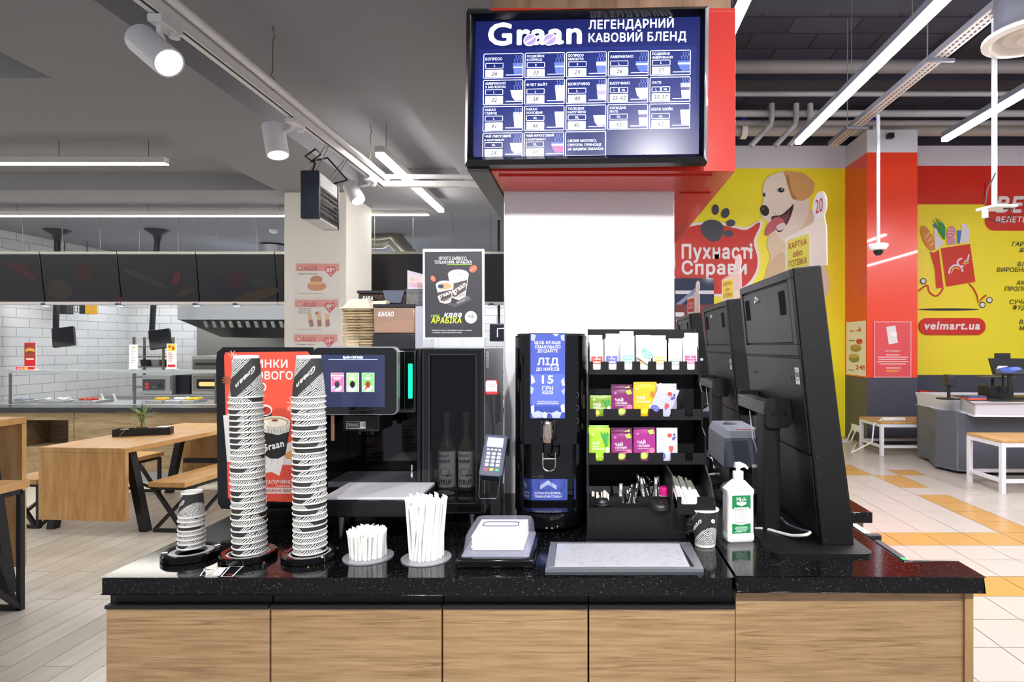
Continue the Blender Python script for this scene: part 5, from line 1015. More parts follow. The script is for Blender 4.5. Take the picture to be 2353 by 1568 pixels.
for i in range(90):
    px = random.uniform(930, 970) if i < 60 else random.uniform(840, 878); py = random.uniform(681, 700); c = W(px, py, 2.049); a = random.uniform(0, PI)
    k = len(bn.v); bn.lathe([(0, -.0062), (.0035, -.0045), (.0048, 0), (.0035, .0045), (0, .0062)], (0, 0, 0), 7, bm1[i % 3])
    for j in range(k, len(bn.v)): v = Vector(bn.v[j]); v.rotate(Matrix.Rotation(a, 3, 'Y')); bn.v[j] = tuple(v*.9+c)
o_ = bn.build('coffee_beans', None, t); o_['kind'] = 'stuff'
ar = PXART(2.042); ar.text('КАВА', 833, 690, 8, 'f2f2f4', .05, .2, w=24); ar.build('lettering', t)
t = T('cocoa_canister', (X(905, 1.93), 1.98, zt3), 'translucent brown cocoa canister with black lid and white lettering', 'canister')
yc_ = 1.93
x = MB(); pbox(x, 857, 953, 767, 803, yc_, 2.03, M('23242b', .35)).build('base', None, t, bevel=.003)
x = MB(); pbox(x, 858, 953, 707, 766.5, yc_, 2.03, M('9c7f6c', .15, coat=.5)).build('cocoa_bin', None, t, bevel=.004)
x = MB(); pbox(x, 856, 955, 699, 706.5, yc_-.003, 2.035, LID).build('lid', None, t, bevel=.002)
MB().box(X(953.5, yc_), X(972, yc_), yc_, 2.03, zt3, Z(704, yc_), M('a9acb8', .4)).build('side_cover', None, t, bevel=.002)
ar = PXART(yc_, rough=.3); ar.poly([(862, 745), (905, 738), (925, 733), (948, 737), (949, 763), (862, 763)], 'a5826c').text('КАКАО', 869, 727, 9.5, 'f4f4f6', .06, .2, w=36); ar.build('lettering', t)
# pulp cup carriers
PULP = M('c9b08a', .85, bump=.6, bscale=160); PULP2 = M('e9dcc4', .85, bump=.5, bscale=160)
yq = 1.96; cw = 78*yq/F/2; cxx = X(818, yq); random.seed(4)
nc = 26; ph = (Z(709, yq)-zt3)/nc
base = None
for i in range(nc):
    x = MB(); rough_ = [( -cw+random.uniform(-.002, .002), -.0+random.uniform(0, .003))]
    if base is None:
        q = []; N = 40
        for k in range(N):
            a = 2*PI*k/N; s_ = 1/max(abs(math.cos(a)), abs(math.sin(a))); s_ = min(s_, 1.22); q.append((cw*s_*math.cos(a)*(1+random.uniform(-.025, .02)), cw*s_*math.sin(a)*(1+random.uniform(-.025, .02))))
        x.v = []; n_ = len(q); vv = [(a, b_, random.uniform(0, .0012)) for a, b_ in q]+[(a*.97, b_*.97, ph*.62) for a, b_ in q]
        x.add(vv, [tuple(range(n_-1, -1, -1)), tuple(range(n_, 2*n_))]+[(j, (j+1) % n_, n_+(j+1) % n_, n_+j) for j in range(n_)], PULP)
        o_ = x.build('cup_carrier'); base = o_
    else: o_ = base.copy(); COL.objects.link(o_)
    o_.location = (cxx+random.uniform(-.0015, .0015), yq+cw, zt3+i*ph); o_.rotation_euler = (0, 0, random.choice((0, PI/2, PI, -PI/2))+random.uniform(-.03, .03))
    setp(o_, 'brown pulp cup carrier in the stack on the coffee machine, between other carriers', 'cup carrier', 'stacked pulp cup carriers')
t = T('cup_carrier', (cxx, yq+cw, zt3+nc*ph), 'topmost pulp cup carrier of the stack, its folded pockets standing up', 'cup carrier', 'stacked pulp cup carriers')
zz = zt3+nc*ph
x = MB(); x.box(cxx-cw, cxx+cw, yq, yq+2*cw, zz, zz+.004, PULP2); x.build('rim', None, t)
x = MB(); x.hexa([(cxx-cw*.85, yq+.004, zz+.004), (cxx+cw*.8, yq+.004, zz+.004), (cxx+cw*.8, yq+.08, zz+.004), (cxx-cw*.85, yq+.08, zz+.004), (cxx-cw*.5, yq+.015, zz+.03), (cxx+cw*.55, yq+.015, zz+.033), (cxx+cw*.5, yq+.06, zz+.035), (cxx-cw*.45, yq+.06, zz+.034)], PULP2); x.build('pocket', None, t, bevel=.003)
x = MB(); x.hexa([(cxx+cw*.6, yq+.03, zz+.005), (cxx+cw*1.5, yq+.03, zz+.01), (cxx+cw*1.5, yq+.08, zz+.01), (cxx+cw*.6, yq+.08, zz+.005), (cxx+cw*.7, yq+.035, zz+.026), (cxx+cw*1.6, yq+.035, zz+.028), (cxx+cw*1.6, yq+.07, zz+.028), (cxx+cw*.7, yq+.07, zz+.026)], PULP2); x.build('flap', None, t, bevel=.003)
# price flyers on the beige column
yf = 6.5
for i, (y0, y1, pr_, lb) in enumerate(((605, 683, '89', 'uppermost promotion flyer on the beige column, showing a burger'), (688, 765, '109', 'promotion flyer with three wraps on the beige column'), (768, 846, '119', 'lowest promotion flyer on the beige column, half hidden'))):
    t = T('promotion_flyer', W(728, y1, yf), lb, 'flyer'); ar = PXART(yf-.002, step=.0008); d = -i*2
    ar.rect(680+d, y0, 779+d, y1, 'e0ddd8').rect(680+d, y0+1, 779+d, y0+18, 'dc8c84').text('АКЦІЯ', 698+d, y0+16, 8, 'b8302c', .04, .15, w=31)
    ar.ell(690+d, y0+11, 4.5, 4.5, 'b8302c').ell(690+d, y0+11, 3, 3, 'e0ddd8')
    hx, hy = 760+d, y0+20
    ar.poly([(hx-13, hy-8), (hx-8, hy-13), (hx-2, hy-12), (hx, hy-9), (hx+3, hy-12), (hx+9, hy-13), (hx+13, hy-8), (hx+12, hy-1), (hx, hy+12), (hx-11, hy)], 'cc2c34').text(pr_, hx-9, hy+1, 9, 'f6f2f0', .05, 0, w=12).text('90', hx+4, hy-4, 4, 'f6f2f0', .03, 0, w=6).text('ГРН', hx-4, hy+7, 3, 'f6f2f0', .02, w=7)
    if i == 0: ar.ell(728, 658, 22, 11, 'c9814a').ell(727, 643, 14, 9, 'b9683a').ell(726, 651, 18, 3.5, 'e0ad6a').text('Бургер "Чікен гриль"', 687, 631, 3, '3c3c38', .02, .1, w=44)
    if i == 1:
        for k, a in enumerate((-15, 0, 12)): ar.poly([(708+k*20, 732-(k == 1)*6), (717+k*20, 730-(k == 1)*6), (722+k*18, 750), (712+k*18, 752)], 'a0633c').rect(708+k*20, 722-(k == 1)*6, 717+k*20, 735, 'dcb67e')
        ar.ell(728, 720, 3.5, 3.5, 'd0402c')
        for k in range(3): ar.text(('Риба Рол 210 г', 'Чікен Рол 220 г', 'Міні Рол 200 г')[k], 686, y0+23+k*5, 2.8, '3c3c38', .02, .1, w=31)
    if i == 2: ar.text('Млинець з куркою', 683, y0+25, 3, '3c3c38', .02, .1, w=40)
    ar.rect(686+d, y1-9, 742+d, y1-7.6, 'c99a90'); ar.build('print', t)
    ar = PXART(yf-.006, rough=.05); x = MB(); a = W(679+d, y1+2, yf-.008); b_ = W(781+d, y0-2, yf-.008); x.box(a.x, b_.x, yf-.01, yf-.008, a.z, b_.z, M('ffffff', .04, alpha=.08)); x.build('plastic_sleeve', None, t)
# ================================================================ paper cups
def cupmat():
    m, nt, b, mp = nodemat('cup_print', .55)
    L = nt.links; N = nt.nodes
    uv = N.new('ShaderNodeUVMap'); sp = N.new('ShaderNodeSeparateXYZ'); L.new(uv.outputs[0], sp.inputs[0])
    def mth(op, a, b_=None, c=None):
        n = N.new('ShaderNodeMath'); n.operation = op
        for i, v in enumerate((a, b_, c)):
            if v is None: continue
            if isinstance(v, (int, float)): n.inputs[i].default_value = v
            else: L.new(v, n.inputs[i])
        return n.outputs[0]
    u, v = sp.outputs[0], sp.outputs[1]
    ce = mth('MULTIPLY_ADD', mth('SINE', mth('MULTIPLY', u, 2*PI)), .36, .50)
    d = mth('ABSOLUTE', mth('SUBTRACT', v, ce)); band = mth('LESS_THAN', d, .29)
    vec = N.new('ShaderNodeCombineXYZ'); L.new(mth('MULTIPLY', u, 7.0), vec.inputs[0]); L.new(mth('MULTIPLY_ADD', v, 2.6, mth('MULTIPLY', u, 2.0)), vec.inputs[1])
    vo = N.new('ShaderNodeTexVoronoi'); vo.distance = 'MANHATTAN'; vo.inputs['Scale'].default_value = 1.0; vo.inputs['Randomness'].default_value = .55; L.new(vec.outputs[0], vo.inputs['Vector'])
    lines = mth('GREATER_THAN', mth('SINE', mth('MULTIPLY', vo.outputs['Distance'], 42)), -.05)
    rib = mth('SINE', mth('MULTIPLY', u, 2*PI*70))
    ribc = mth('MULTIPLY_ADD', rib, .012, .022)
    pat = mth('MULTIPLY_ADD', lines, .80, .015)
    top = mth('GREATER_THAN', v, .984); base_ = mth('LESS_THAN', v, .075); edge = mth('MAXIMUM', top, base_)
    mix1 = mth('ADD', mth('MULTIPLY', band, ribc), mth('MULTIPLY', mth('SUBTRACT', 1, band), pat))
    val = mth('ADD', mth('MULTIPLY', edge, .82), mth('MULTIPLY', mth('SUBTRACT', 1, edge), mix1))
    cb = N.new('ShaderNodeCombineColor'); L.new(val, cb.inputs[0]); L.new(val, cb.inputs[1]); L.new(mth('MULTIPLY', val, .97), cb.inputs[2])
    L.new(cb.outputs[0], b.inputs['Base Color'])
    bp = N.new('ShaderNodeBump'); bp.inputs['Strength'].default_value = .5; bp.inputs['Distance'].default_value = .0006; L.new(rib, bp.inputs['Height']); L.new(bp.outputs[0], b.inputs['Normal'])
    return m
CUPM = cupmat(); PAPER = M('efece6', .5)
def cup_body(rb, rt, h, seg=48):
    me = bpy.data.meshes.new('cup_body'); v = []; uv = []; f = []
    for j, z in enumerate((0, h-.003)):
        r = rb+(rt-.002-rb)*j
        for i in range(seg+1): a = 2*PI*i/seg; v.append((r*math.cos(a), r*math.sin(a), z)); uv.append((i/seg, (0, .99)[j]))
    for i in range(seg): f.append((i, i+1, seg+2+i, seg+1+i))
    k = len(v); rb2 = rb-.0012                       # recessed bottom disc, inner wall
    for r, z in ((rb, 0), (rb-.001, 0), (rb-.0015, .004)):
        for i in range(seg+1): a = 2*PI*i/seg; v.append((r*math.cos(a), r*math.sin(a), z)); uv.append((i/seg, 0))
    for q in range(2):
        for i in range(seg): f.append((k+q*(seg+1)+i, k+(q+1)*(seg+1)+i, k+(q+1)*(seg+1)+i+1, k+q*(seg+1)+i+1))
    f.append(tuple(k+2*(seg+1)+i for i in range(seg)))
    me.from_pydata(v, [], f); l = me.uv_layers.new(name='UVMap')
    for p in me.polygons:
        for li, vi in zip(p.loop_indices, p.vertices): l.data[li].uv = uv[vi]
        p.use_smooth = len(p.vertices) == 4
    me.materials.append(CUPM); return me
def rim_mesh(rt, h):
    x = MB(); x.lathe([(rt-.0022, h-.0035), (rt-.0002, h-.0035), (rt, h-.0018), (rt-.0008, h), (rt-.0022, h)], n=40, mat=PAPER, close=True); o_ = x.build('rim'); me = o_.data; bpy.data.objects.remove(o_); return me
def inner_mesh(rb, rt, h):
    x = MB(); x.lathe([(0, .006), (rb-.0018, .006), (rt-.003, h-.001), (rt-.0022, h-.001)], n=40, mat=PAPER); o_ = x.build('inner_wall'); me = o_.data; bpy.data.objects.remove(o_); return me
def text_mesh_cup(rb, rt, h, fs, letter='XL'):
    x = MB(); ar = Art((0, 0, 0), (1, 0, 0), (0, 0, 1), (0, -1, 0), step=0, mb=x)
    w = fs*3.3; ar.text('Graan', -w/2, -fs*.4, fs, 'f2f0ec', .045, 0, w=w, flip=1, rot=0)
    for dx in (-.14, .12): pass
    ar.ell(fs*3.6, -.012, .0058, .0058, 'f2f0ec').text(letter, fs*3.6, -.014, .004, '1c1c1e', .03, al='c', flip=1)
    for k in range(2): ar.ell(w*(-.055+k*.235), -fs*.12, fs*.24, fs*.2, 'b9a898', rot=35).line([(w*(-.055+k*.235)-fs*.15, -fs*.22), (w*(-.055+k*.235)+fs*.15, -fs*.02)], fs*.06, 'f2f0ec')
    out = []; base_c = .50*h
    for i, (a, _, z) in enumerate(x.v):
        zz0 = base_c+z; r = rb+(rt-.002-rb)*zz0/(h-.003); an = a/r
        zz_ = zz0+.36*h*math.sin(an); r = rb+(rt-.002-rb)*zz_/(h-.003)+.0004+(.0002 if i >= 0 else 0)
        out.append((r*math.cos(an), r*math.sin(an), zz_))
    # little disc stacking: lift every later layer by its colour order
    x.v = out
    lift = {}
    for fi, f in enumerate(x.f):
        for vi in f: lift[vi] = x.m[fi]
    x.v = [(v[0]*(1+.006*lift.get(i, 0)), v[1]*(1+.006*lift.get(i, 0)), v[2]) for i, v in enumerate(x.v)]
    o_ = x.build('lettering', smooth=False); me = o_.data; bpy.data.objects.remove(o_); return me
KL = dict(rb=.0285, rt=.0405, h=.105); KS = dict(rb=.0235, rt=.031, h=.063)
ML = (cup_body(**KL), rim_mesh(KL['rt'], KL['h']), inner_mesh(**KL), text_mesh_cup(fs=.0135, letter='XL', **KL))
MS = (cup_body(**KS), rim_mesh(KS['rt'], KS['h']), inner_mesh(**KS), text_mesh_cup(fs=.009, letter='S', **KS))
def cup(loc, up, rz, meshes, label, group=None, text=False, inner=False):
    o_ = bpy.data.objects.new('paper_cup', meshes[0]); COL.objects.link(o_); o_.location = loc; o_.rotation_euler = (0 if up else PI, 0, rz)
    setp(o_, label, 'cup', group)
    L = [('rim', meshes[1])]
    if inner: L.append(('inner_wall', meshes[2]))
    if text: L.append(('lettering', meshes[3]))
    for n_, m_ in L: c = bpy.data.objects.new(n_, m_); COL.objects.link(c); c.parent = o_
    return o_
ORD = ['first', 'second', 'third', 'fourth', 'fifth', 'sixth', 'seventh', 'eighth', 'ninth', 'tenth', 'eleventh', 'twelfth', 'thirteenth', 'fourteenth', 'fifteenth', 'sixteenth', 'seventeenth', 'eighteenth', 'nineteenth', 'twentieth']
def ordn(k): return ORD[k] if k < 20 else 'twenty-'+ORD[k-20]
def stack(cx, cy, z0, n, pitch, meshes, h, where, lean, rtop, seed, grp):
    random.seed(seed)
    for i in range(n):          # i = 0 lowest
        k = n-1-i; lb = ('topmost upturned paper cup of %s' % where) if k == 0 else ('lowest paper cup of %s' % where) if i == 0 else '%s paper cup from the top, %s' % (ordn(k), where)
        z = z0+i*pitch; o_ = cup((cx+lean[0]*i+random.uniform(-.0006, .0006), cy+lean[1]*i, z+h), False, (rtop if k == 0 else random.choice((rtop, random.uniform(0, 6.28), random.uniform(0, 6.28)))), meshes, lb, grp, text=(k == 0))
        o_.rotation_euler.x = PI+random.uniform(-.012, .012)
        if k == 0: o_.rotation_euler.z = rtop
def ringholder(cx, cy, r, label, ri):
    t = T('cup_holder_ring', (cx, cy, CT), label, 'cup holder')
    MB().lathe([(r-.012, 0), (r, .002), (r, .014), (r-.003, .017), (r-.015, .016), (r-.017, .012)], (cx, cy, CT), 56, M('0a0a0c', .06, coat=.5), close=True).build('ring', None, t, smooth=True)
    MB().lathe([(r-.016, .013), (ri+.002, .0145), (ri+.001, .006), (r-.016, .004)], (cx, cy, CT), 56, M('a9abb0', .45), close=True).build('collar', None, t)
yc0 = 1.53
cs = [(X(434, yc0), yc0+.01), (X(571, yc0), yc0), (X(712, yc0), yc0)]
ringholder(*cs[0], .066, 'black ring cup holder under the short stack of small cups', .033)
ringholder(*cs[1], .066, 'black ring cup holder under the tall stack nearer the short one', .042)
ringholder(*cs[2], .066, 'black ring cup holder under the tall stack nearest the straws', .042)
stack(cs[0][0], cs[0][1], CT+.024, 8, .0112, MS, KS['h'], 'short cup stack', (0.0001, 0), -2.2, 1, 'small paper cups in the short stack')
stack(cs[1][0]+.0035, cs[1][1], CT+.016, 28, .01435, ML, KL['h'], 'tall stack before the orange poster', (-.00035, 0), -1.1, 2, 'paper cups in the tall stack by the orange poster')
stack(cs[2][0]+.001, cs[2][1], CT+.017, 29, .0138, ML, KL['h'], 'tall stack before the touch screen', (-.00012, 0), -1.35, 3, 'paper cups in the tall stack by the touch screen')
cup((X(575, 1.66), 1.66, CT+.001), True, .4, ML, 'patterned paper cup standing upright, almost hidden behind a tall cup stack', inner=True)
KL2 = dict(rb=.0268, rt=.037, h=.098); M2 = (cup_body(**KL2), rim_mesh(KL2['rt'], KL2['h']), inner_mesh(**KL2), text_mesh_cup(fs=.0145, letter='L', **KL2))
cup((X(1620, 1.625), 1.625, CT+.001), True, -PI/2-1.25, M2, 'open patterned paper cup standing alone beside the white sanitizer bottle', text=True, inner=True)
# ---------------------------------------------------------------- straws
def straw_mesh(L, r=.0037):
    x = MB(); x.cyl((0, 0, 0), (0, 0, L), r, n=7, mat=M('eeedea', .6, trans=0)); p = [(-r*1.1, -.0004), (r*1.1, -.0004), (r*1.1, .0004), (-r*1.1, .0004)]
    tp = [(-r*1.3, 0, L+.011), (r*1.2, 0, L+.006)]
    x.hexa([(a, b_, L-.002) for a, b_ in p]+[(-r*1.3, -.0004, L+.010), (r*1.2, -.0004, L+.005), (r*1.2, .0004, L+.005), (-r*1.3, .0004, L+.010)], M('f4f4f2', .6))
    o_ = x.build('wrapped_straw'); return o_
def bunch(cx, cy, R, n, L, lab, grp, fan, seed, name):
    random.seed(seed); proto = straw_mesh(L)
    proto.name = name; first = True
    for i in range(n):
        o_ = proto if first else proto.copy()
        if not first: COL.objects.link(o_)
        first = False
        rr_ = R*math.sqrt((i+.5)/n); a = i*2.39996; px_, py_ = rr_*math.cos(a), rr_*math.sin(a)
        o_.location = (cx+px_, cy+py_, CT+.0045); o_.rotation_euler = (-py_*fan+random.uniform(-.03, .03), px_*fan+random.uniform(-.03, .03), random.uniform(0, PI))
        o_.rotation_euler.order if False else None
        o_.scale = (1, 1, random.uniform(.94, 1.05)); setp(o_, lab, 'straw', grp)
def disc(cx, cy, label, R=.0615, ri=.045):
    x = MB(); x.lathe([(0, 0), (R, 0), (R, .003), (ri+.003, .004), (0, .004)], (cx, cy, CT), 56, M('8e9096', .2, coat=.3)); x.solo('straw_holder', None, label, 'straw holder')
s1 = (X(845, 1.53), 1.535); s2 = (X(981, 1.53), 1.525)
disc(*s1, 'flat clear plastic disc holding the short straws'); disc(*s2, 'flat clear plastic disc holding the long straws')
bunch(*s1, .0425, 120, .060, 'short paper-wrapped stirrer straw in the low bunch on the worktop', 'short wrapped straws', 2.0, 5, 'wrapped_straw')
bunch(*s2, .0405, 112, .138, 'long paper-wrapped drinking straw in the tall bunch on the worktop', 'long wrapped straws', 2.6, 6, 'wrapped_straw')
# worktop stickers
t = T('cup_size_stickers', W(508, 1315, 1.43), 'white cup-outline stickers on the worktop before the cup stacks', 'sticker'); bpy.data.objects.remove(t)
for i, (xa, xb, ya, yb, lb, fill) in enumerate(((460, 486, 1309, 1324, 'smallest white cup-outline sticker on the worktop', 0), (488, 520, 1306, 1324, 'solid white cup-shaped sticker on the worktop', 1), (508, 557, 1303, 1326, 'largest white cup-outline sticker on the worktop', 0))):
    Ya = F*(HC-CT)/(ya-PY); Yb = F*(HC-CT)/(yb-PY); c = [(X(xb, Ya), Ya), (X(xa+(xb-xa)*.42, Ya), Ya), (X(xa, Yb), Yb), (X(xa+(xb-xa)*.52, Yb), Yb)]
    ar = Art((0, 0, CT+.0003), (1, 0, 0), (0, 1, 0), (0, 0, 1), step=.0002)
    if fill: ar.poly(c, 'e6e6ea')
    else: ar.line(c, .003, 'e6e6ea', closed=True)
    a, b_ = c[1], c[0]; ar.line([(a[0]-.004, a[1]), (b_[0]+.004, b_[1])], .004, 'e6e6ea')
    ar.mb.solo('cup_sticker', None, lb, 'sticker', smooth=False)
for i, (px, py) in enumerate(((708, 1305), (722, 1299), (607, 1294))):
    Y = F*(HC-CT)/(py-PY); x = MB(); x.lathe([(0, 0), (.002, .0006), (.0012, .002), (0, .0024)], (X(px, Y), Y, CT+.0002), 7, M('e0a050', .7)); x.solo('crumb', None, ('orange crumb on the worktop below the touch-screen stack', 'crumb nearer that stack\'s black ring', 'tiny crumb between the two tall stacks')[i], 'crumb')
# ---------------------------------------------------------------- napkin dispenser
t = T('napkin_dispenser', (-.23, 1.56, CT), 'flat black napkin dispenser with a clear plastic cover', 'napkin dispenser')
nx0_, nx1_ = X(1046, 1.452), X(1227, 1.452)
MB().box(nx0_, nx1_, 1.452, 1.66, CT, CT+.022, M('0c0c0e', .12, coat=.3)).build('base', None, t, bevel=.005, seg=3)
x = MB(); x.box(nx0_+.012, nx1_-.012, 1.462, 1.65, CT+.0225, CT+.03, M('c9cbe2', .04, alpha=.3)); x.build('lower_tray', None, t, bevel=.003)
# clear hood: rounded rectangle with an oval opening
x = MB(); hz = CT+.076; outer = rr(nx0_+.016, 1.475, nx1_-.016, 1.645, .02, 7); cxn = (nx0_+nx1_)/2
n_ = len(outer); inn = []
for i in range(n_):
    a = math.atan2(outer[i][1]-1.56, outer[i][0]-cxn); inn.append((cxn+.058*math.cos(a), 1.56+.022*math.sin(a)))
lowo = rr(nx0_+.013, 1.470, nx1_-.013, 1.650, .02, 7)
v = [(a, b_, CT+.03) for a, b_ in lowo]+[(a, b_, hz-.012) for a, b_ in outer]+[((a-cxn)*.93+cxn, (b_-1.56)*.93+1.56, hz) for a, b_ in outer]+[(a, b_, hz) for a, b_ in inn]+[(a, b_, hz-.006) for a, b_ in inn]
f = []
for q in range(4):
    for i in range(n_): j = (i+1) % n_; f.append((q*n_+i, q*n_+j, (q+1)*n_+j, (q+1)*n_+i))
x.add(v, f, M('dfe0f6', .03, alpha=.16)); x.build('clear_hood', None, t)
x = MB(); x.tube([(a, b_, hz) for a, b_ in inn]+[(inn[0][0], inn[0][1], hz)], .0012, 6, M('4a4870', .1)); x.build('opening_edge', None, t)
random.seed(2)
for i in range(13):
    x = MB(); dx = random.uniform(-.002, .002); x.box(cxn-.062+dx, cxn+.062+dx, 1.492, 1.632, 0, .0022, M('f1f0ee', .75)); x.v = [(a, b_, c+CT+.0312+i*.0028) for a, b_, c in x.v]
    x.solo('napkin', None, 'top white napkin in the dispenser, showing through the oval opening' if i == 12 else 'white folded napkin in the pile inside the clear-covered dispenser', 'napkin', 'napkins in the dispenser')
# ---------------------------------------------------------------- drain tray
t = T('drain_tray', (.085, 1.53, CT), 'stainless steel drain tray with scratched hinged plate in the worktop', 'drain tray')
stb, ntb, bb, mpb = nodemat('scratched_steel', .35); bb.inputs['Metallic'].default_value = .35; bb.inputs['Base Color'].default_value = lin('cdd0d8')
nn = ntb.nodes.new('ShaderNodeTexNoise'); nn.inputs['Scale'].default_value = 45; nn.inputs['Detail'].default_value = 12; nn.inputs['Roughness'].default_value = .75; ntb.links.new(mpb.outputs[0], nn.inputs['Vector']); rq_ = ramp(ntb, [(.3, 'b4b7bf'), (.5, 'd6d8de'), (.7, 'bfc2ca')]); ntb.links.new(nn.outputs['Fac'], rq_.inputs[0]); ntb.links.new(rq_.outputs[0], bb.inputs['Base Color']); rp = ramp(ntb, [(.3, '3c3c3c'), (.7, '8c8c8c')]); ntb.links.new(nn.outputs['Fac'], rp.inputs[0]); ntb.links.new(rp.outputs[0], bb.inputs['Roughness'])
fx0, fx1, fy0, fy1 = -.104, .268, 1.432, 1.63; ST2 = M('a9adb5', .3, metal=.7); z1 = CT+.007
def ringbar(p, z): MB().prism(p, (0, 0, CT), (1, 0, 0), (0, 1, 0), (0, 0, z), ST2).build('frame_bar', None, t, bevel=.001)
w_ = .018
ringbar([(fx0, fy0), (fx1, fy0), (fx1-w_, fy0+w_*.8), (fx0+w_, fy0+w_*.8)], .007); ringbar([(fx1, fy0), (fx1, fy1), (fx1-w_*1.6, fy1-w_), (fx1-w_, fy0+w_*.8)], .007)
ringbar([(fx1, fy1), (fx0, fy1), (fx0+w_, fy1-w_), (fx1-w_*1.6, fy1-w_)], .007); ringbar([(fx0, fy1), (fx0, fy0), (fx0+w_, fy0+w_*.8), (fx0+w_, fy1-w_)], .007)
MB().box(fx0+w_, fx1-w_, fy0+w_*.8, fy1-w_, CT, CT+.0012, M('2c2d31', .4)).build('well', None, t)
x = MB(); x.hexa([(fx0+w_+.001, fy0+.018, CT+.002), (fx1-w_-.010, fy0+.018, CT+.002), (fx1-w_-.014, fy1-w_-.004, CT+.009), (fx0+w_+.001, fy1-w_-.004, CT+.009), (fx0+w_+.001, fy0+.018, CT+.0035), (fx1-w_-.010, fy0+.018, CT+.0035), (fx1-w_-.014, fy1-w_-.004, CT+.0105), (fx0+w_+.001, fy1-w_-.004, CT+.0105)], stb); x.build('hinged_plate', None, t)
# ---------------------------------------------------------------- ice dispenser
t = T('ice_dispenser', (-.116, 1.9, CT), 'glossy black ice and water dispenser with blue posters and chrome spout', 'ice dispenser')
cxi = X(1263, 1.74)
def ishape(w, yf_, yb, r, n=9):   # top view outline with round front corners
    q = []
    for k in range(n+1): a = PI+PI/2*k/n; q.append((cxi-w+r+r*math.cos(a), yf_+r+r*math.sin(a)))
    for k in range(n+1): a = 1.5*PI+PI/2*k/n; q.append((cxi+w-r+r*math.cos(a), yf_+r+r*math.sin(a)))
    q += [(cxi+w, yb), (cxi-w, yb)]; return q
PB = M('050507', .05)
x = MB(); x.prism(ishape(.105, 1.742, 2.12, .06), (0, 0, Z(1022, 1.74)), (1, 0, 0), (0, 1, 0), (0, 0, Z(772, 1.74)-Z(1022, 1.74)), PB); x.build('upper_body', None, t, bevel=.004)
x = MB(); x.prism(ishape(.1, 1.750, 2.11, .06), (0, 0, Z(772, 1.74)+.0005), (1, 0, 0), (0, 1, 0), (0, 0, .006), M('1d1d20', .3)); x.build('top_lid', None, t, bevel=.002)
zl0, zl1 = CT+.055, Z(1022, 1.74)-.0005
# niche: two curved cheeks and a back
for s_ in (-1, 1):
    q = [(cxi+s_*.105, 2.12), (cxi+s_*.105, 1.80)]
    for k in range(7): a = PI/2*k/6; q.append((cxi+s_*(.105-.03+.03*math.cos(a)), 1.80-.045*math.sin(a)))
    q += [(cxi+s_*.066, 1.79), (cxi+s_*.062, 1.84), (cxi+s_*.062, 2.12)]
    if s_ < 0: q = q[::-1]
    x = MB(); x.prism(q, (0, 0, zl0), (1, 0, 0), (0, 1, 0), (0, 0, zl1-zl0), PB); x.build('side_cheek', None, t, bevel=.003)
MB().box(cxi-.0618, cxi+.0618, 1.842, 2.1, zl0, zl1, PB).build('niche_back', None, t)
x = MB(); x.prism(ishape(.104, 1.745, 2.12, .08), (0, 0, CT+.012), (1, 0, 0), (0, 1, 0), (0, 0, .0425), PB); x.build('lower_body', None, t, bevel=.004)
MB().cyl((cxi, 1.90, CT), (cxi, 1.90, CT+.0118), .09, n=40, mat=BLKM).build('plinth', None, t)
MB().lathe([(0, 0), (.093, 0), (.096, .012), (.096, .036), (.091, .04), (.086, .036), (.083, .031), (0, .031)], (cxi-.003, 1.808, CT+.016), 56, M('0d0d10', .1, coat=.4)).build('drip_tray', None, t)
x = MB()
for i in range(13):
    dx = -.072+i*.012; hw = math.sqrt(max(.079**2-dx**2, 0)); x.box(cxi-.003+dx-.002, cxi-.003+dx+.002, 1.808-hw, 1.808+hw, CT+.0475, CT+.0505, M('1c1c20', .3))
x.build('drip_grille', None, t)
yf_ = 1.738
x = MB(); x.box(X(1215, yf_), X(1302, yf_), yf_, 1.76, Z(964, yf_), Z(766, yf_), M('16181f', .2)); fpn = x.build('front_panel', None, t, bevel=.002)
ar = PXART(yf_, rough=.35); ar.rect(1219, 768, 1298, 962, '4a5ab4', r=2).rect(1219, 860, 1298, 930, '5a6cc4').rect(1219, 935, 1298, 962, '3c4ba0', r=2)
IC = 'c9d2ee'
for k, pts in enumerate(([(1220, 768), (1232, 770), (1228, 784), (1220, 782)], [(1270, 768), (1278, 774), (1284, 768)], [(1288, 772), (1297, 768), (1297, 784), (1290, 782)], [(1220, 862), (1226, 866), (1230, 878), (1221, 884)], [(1219, 888), (1227, 892), (1224, 904), (1219, 906)], [(1296, 868), (1289, 876), (1293, 888), (1298, 886)], [(1298, 892), (1290, 898), (1296, 910)], [(1220, 935), (1227, 930), (1228, 946), (1221, 952)], [(1222, 950), (1236, 944), (1250, 950), (1244, 960), (1226, 961)], [(1250, 946), (1258, 950), (1256, 961), (1246, 960)], [(1266, 950), (1280, 944), (1290, 950), (1286, 961), (1270, 961)], [(1288, 932), (1297, 928), (1298, 948), (1290, 946)])): ar.poly(pts, IC if k % 2 else 'a9b6e4', up=False)
ar.k += 1
for k in range(9): ar.line([(1222+k*8, 958-(k % 3)*5), (1230+k*8, 948+(k % 2)*6)], .8, 'f0f3fc', up=False)
ar.k += 1
WT = 'eef0fb'
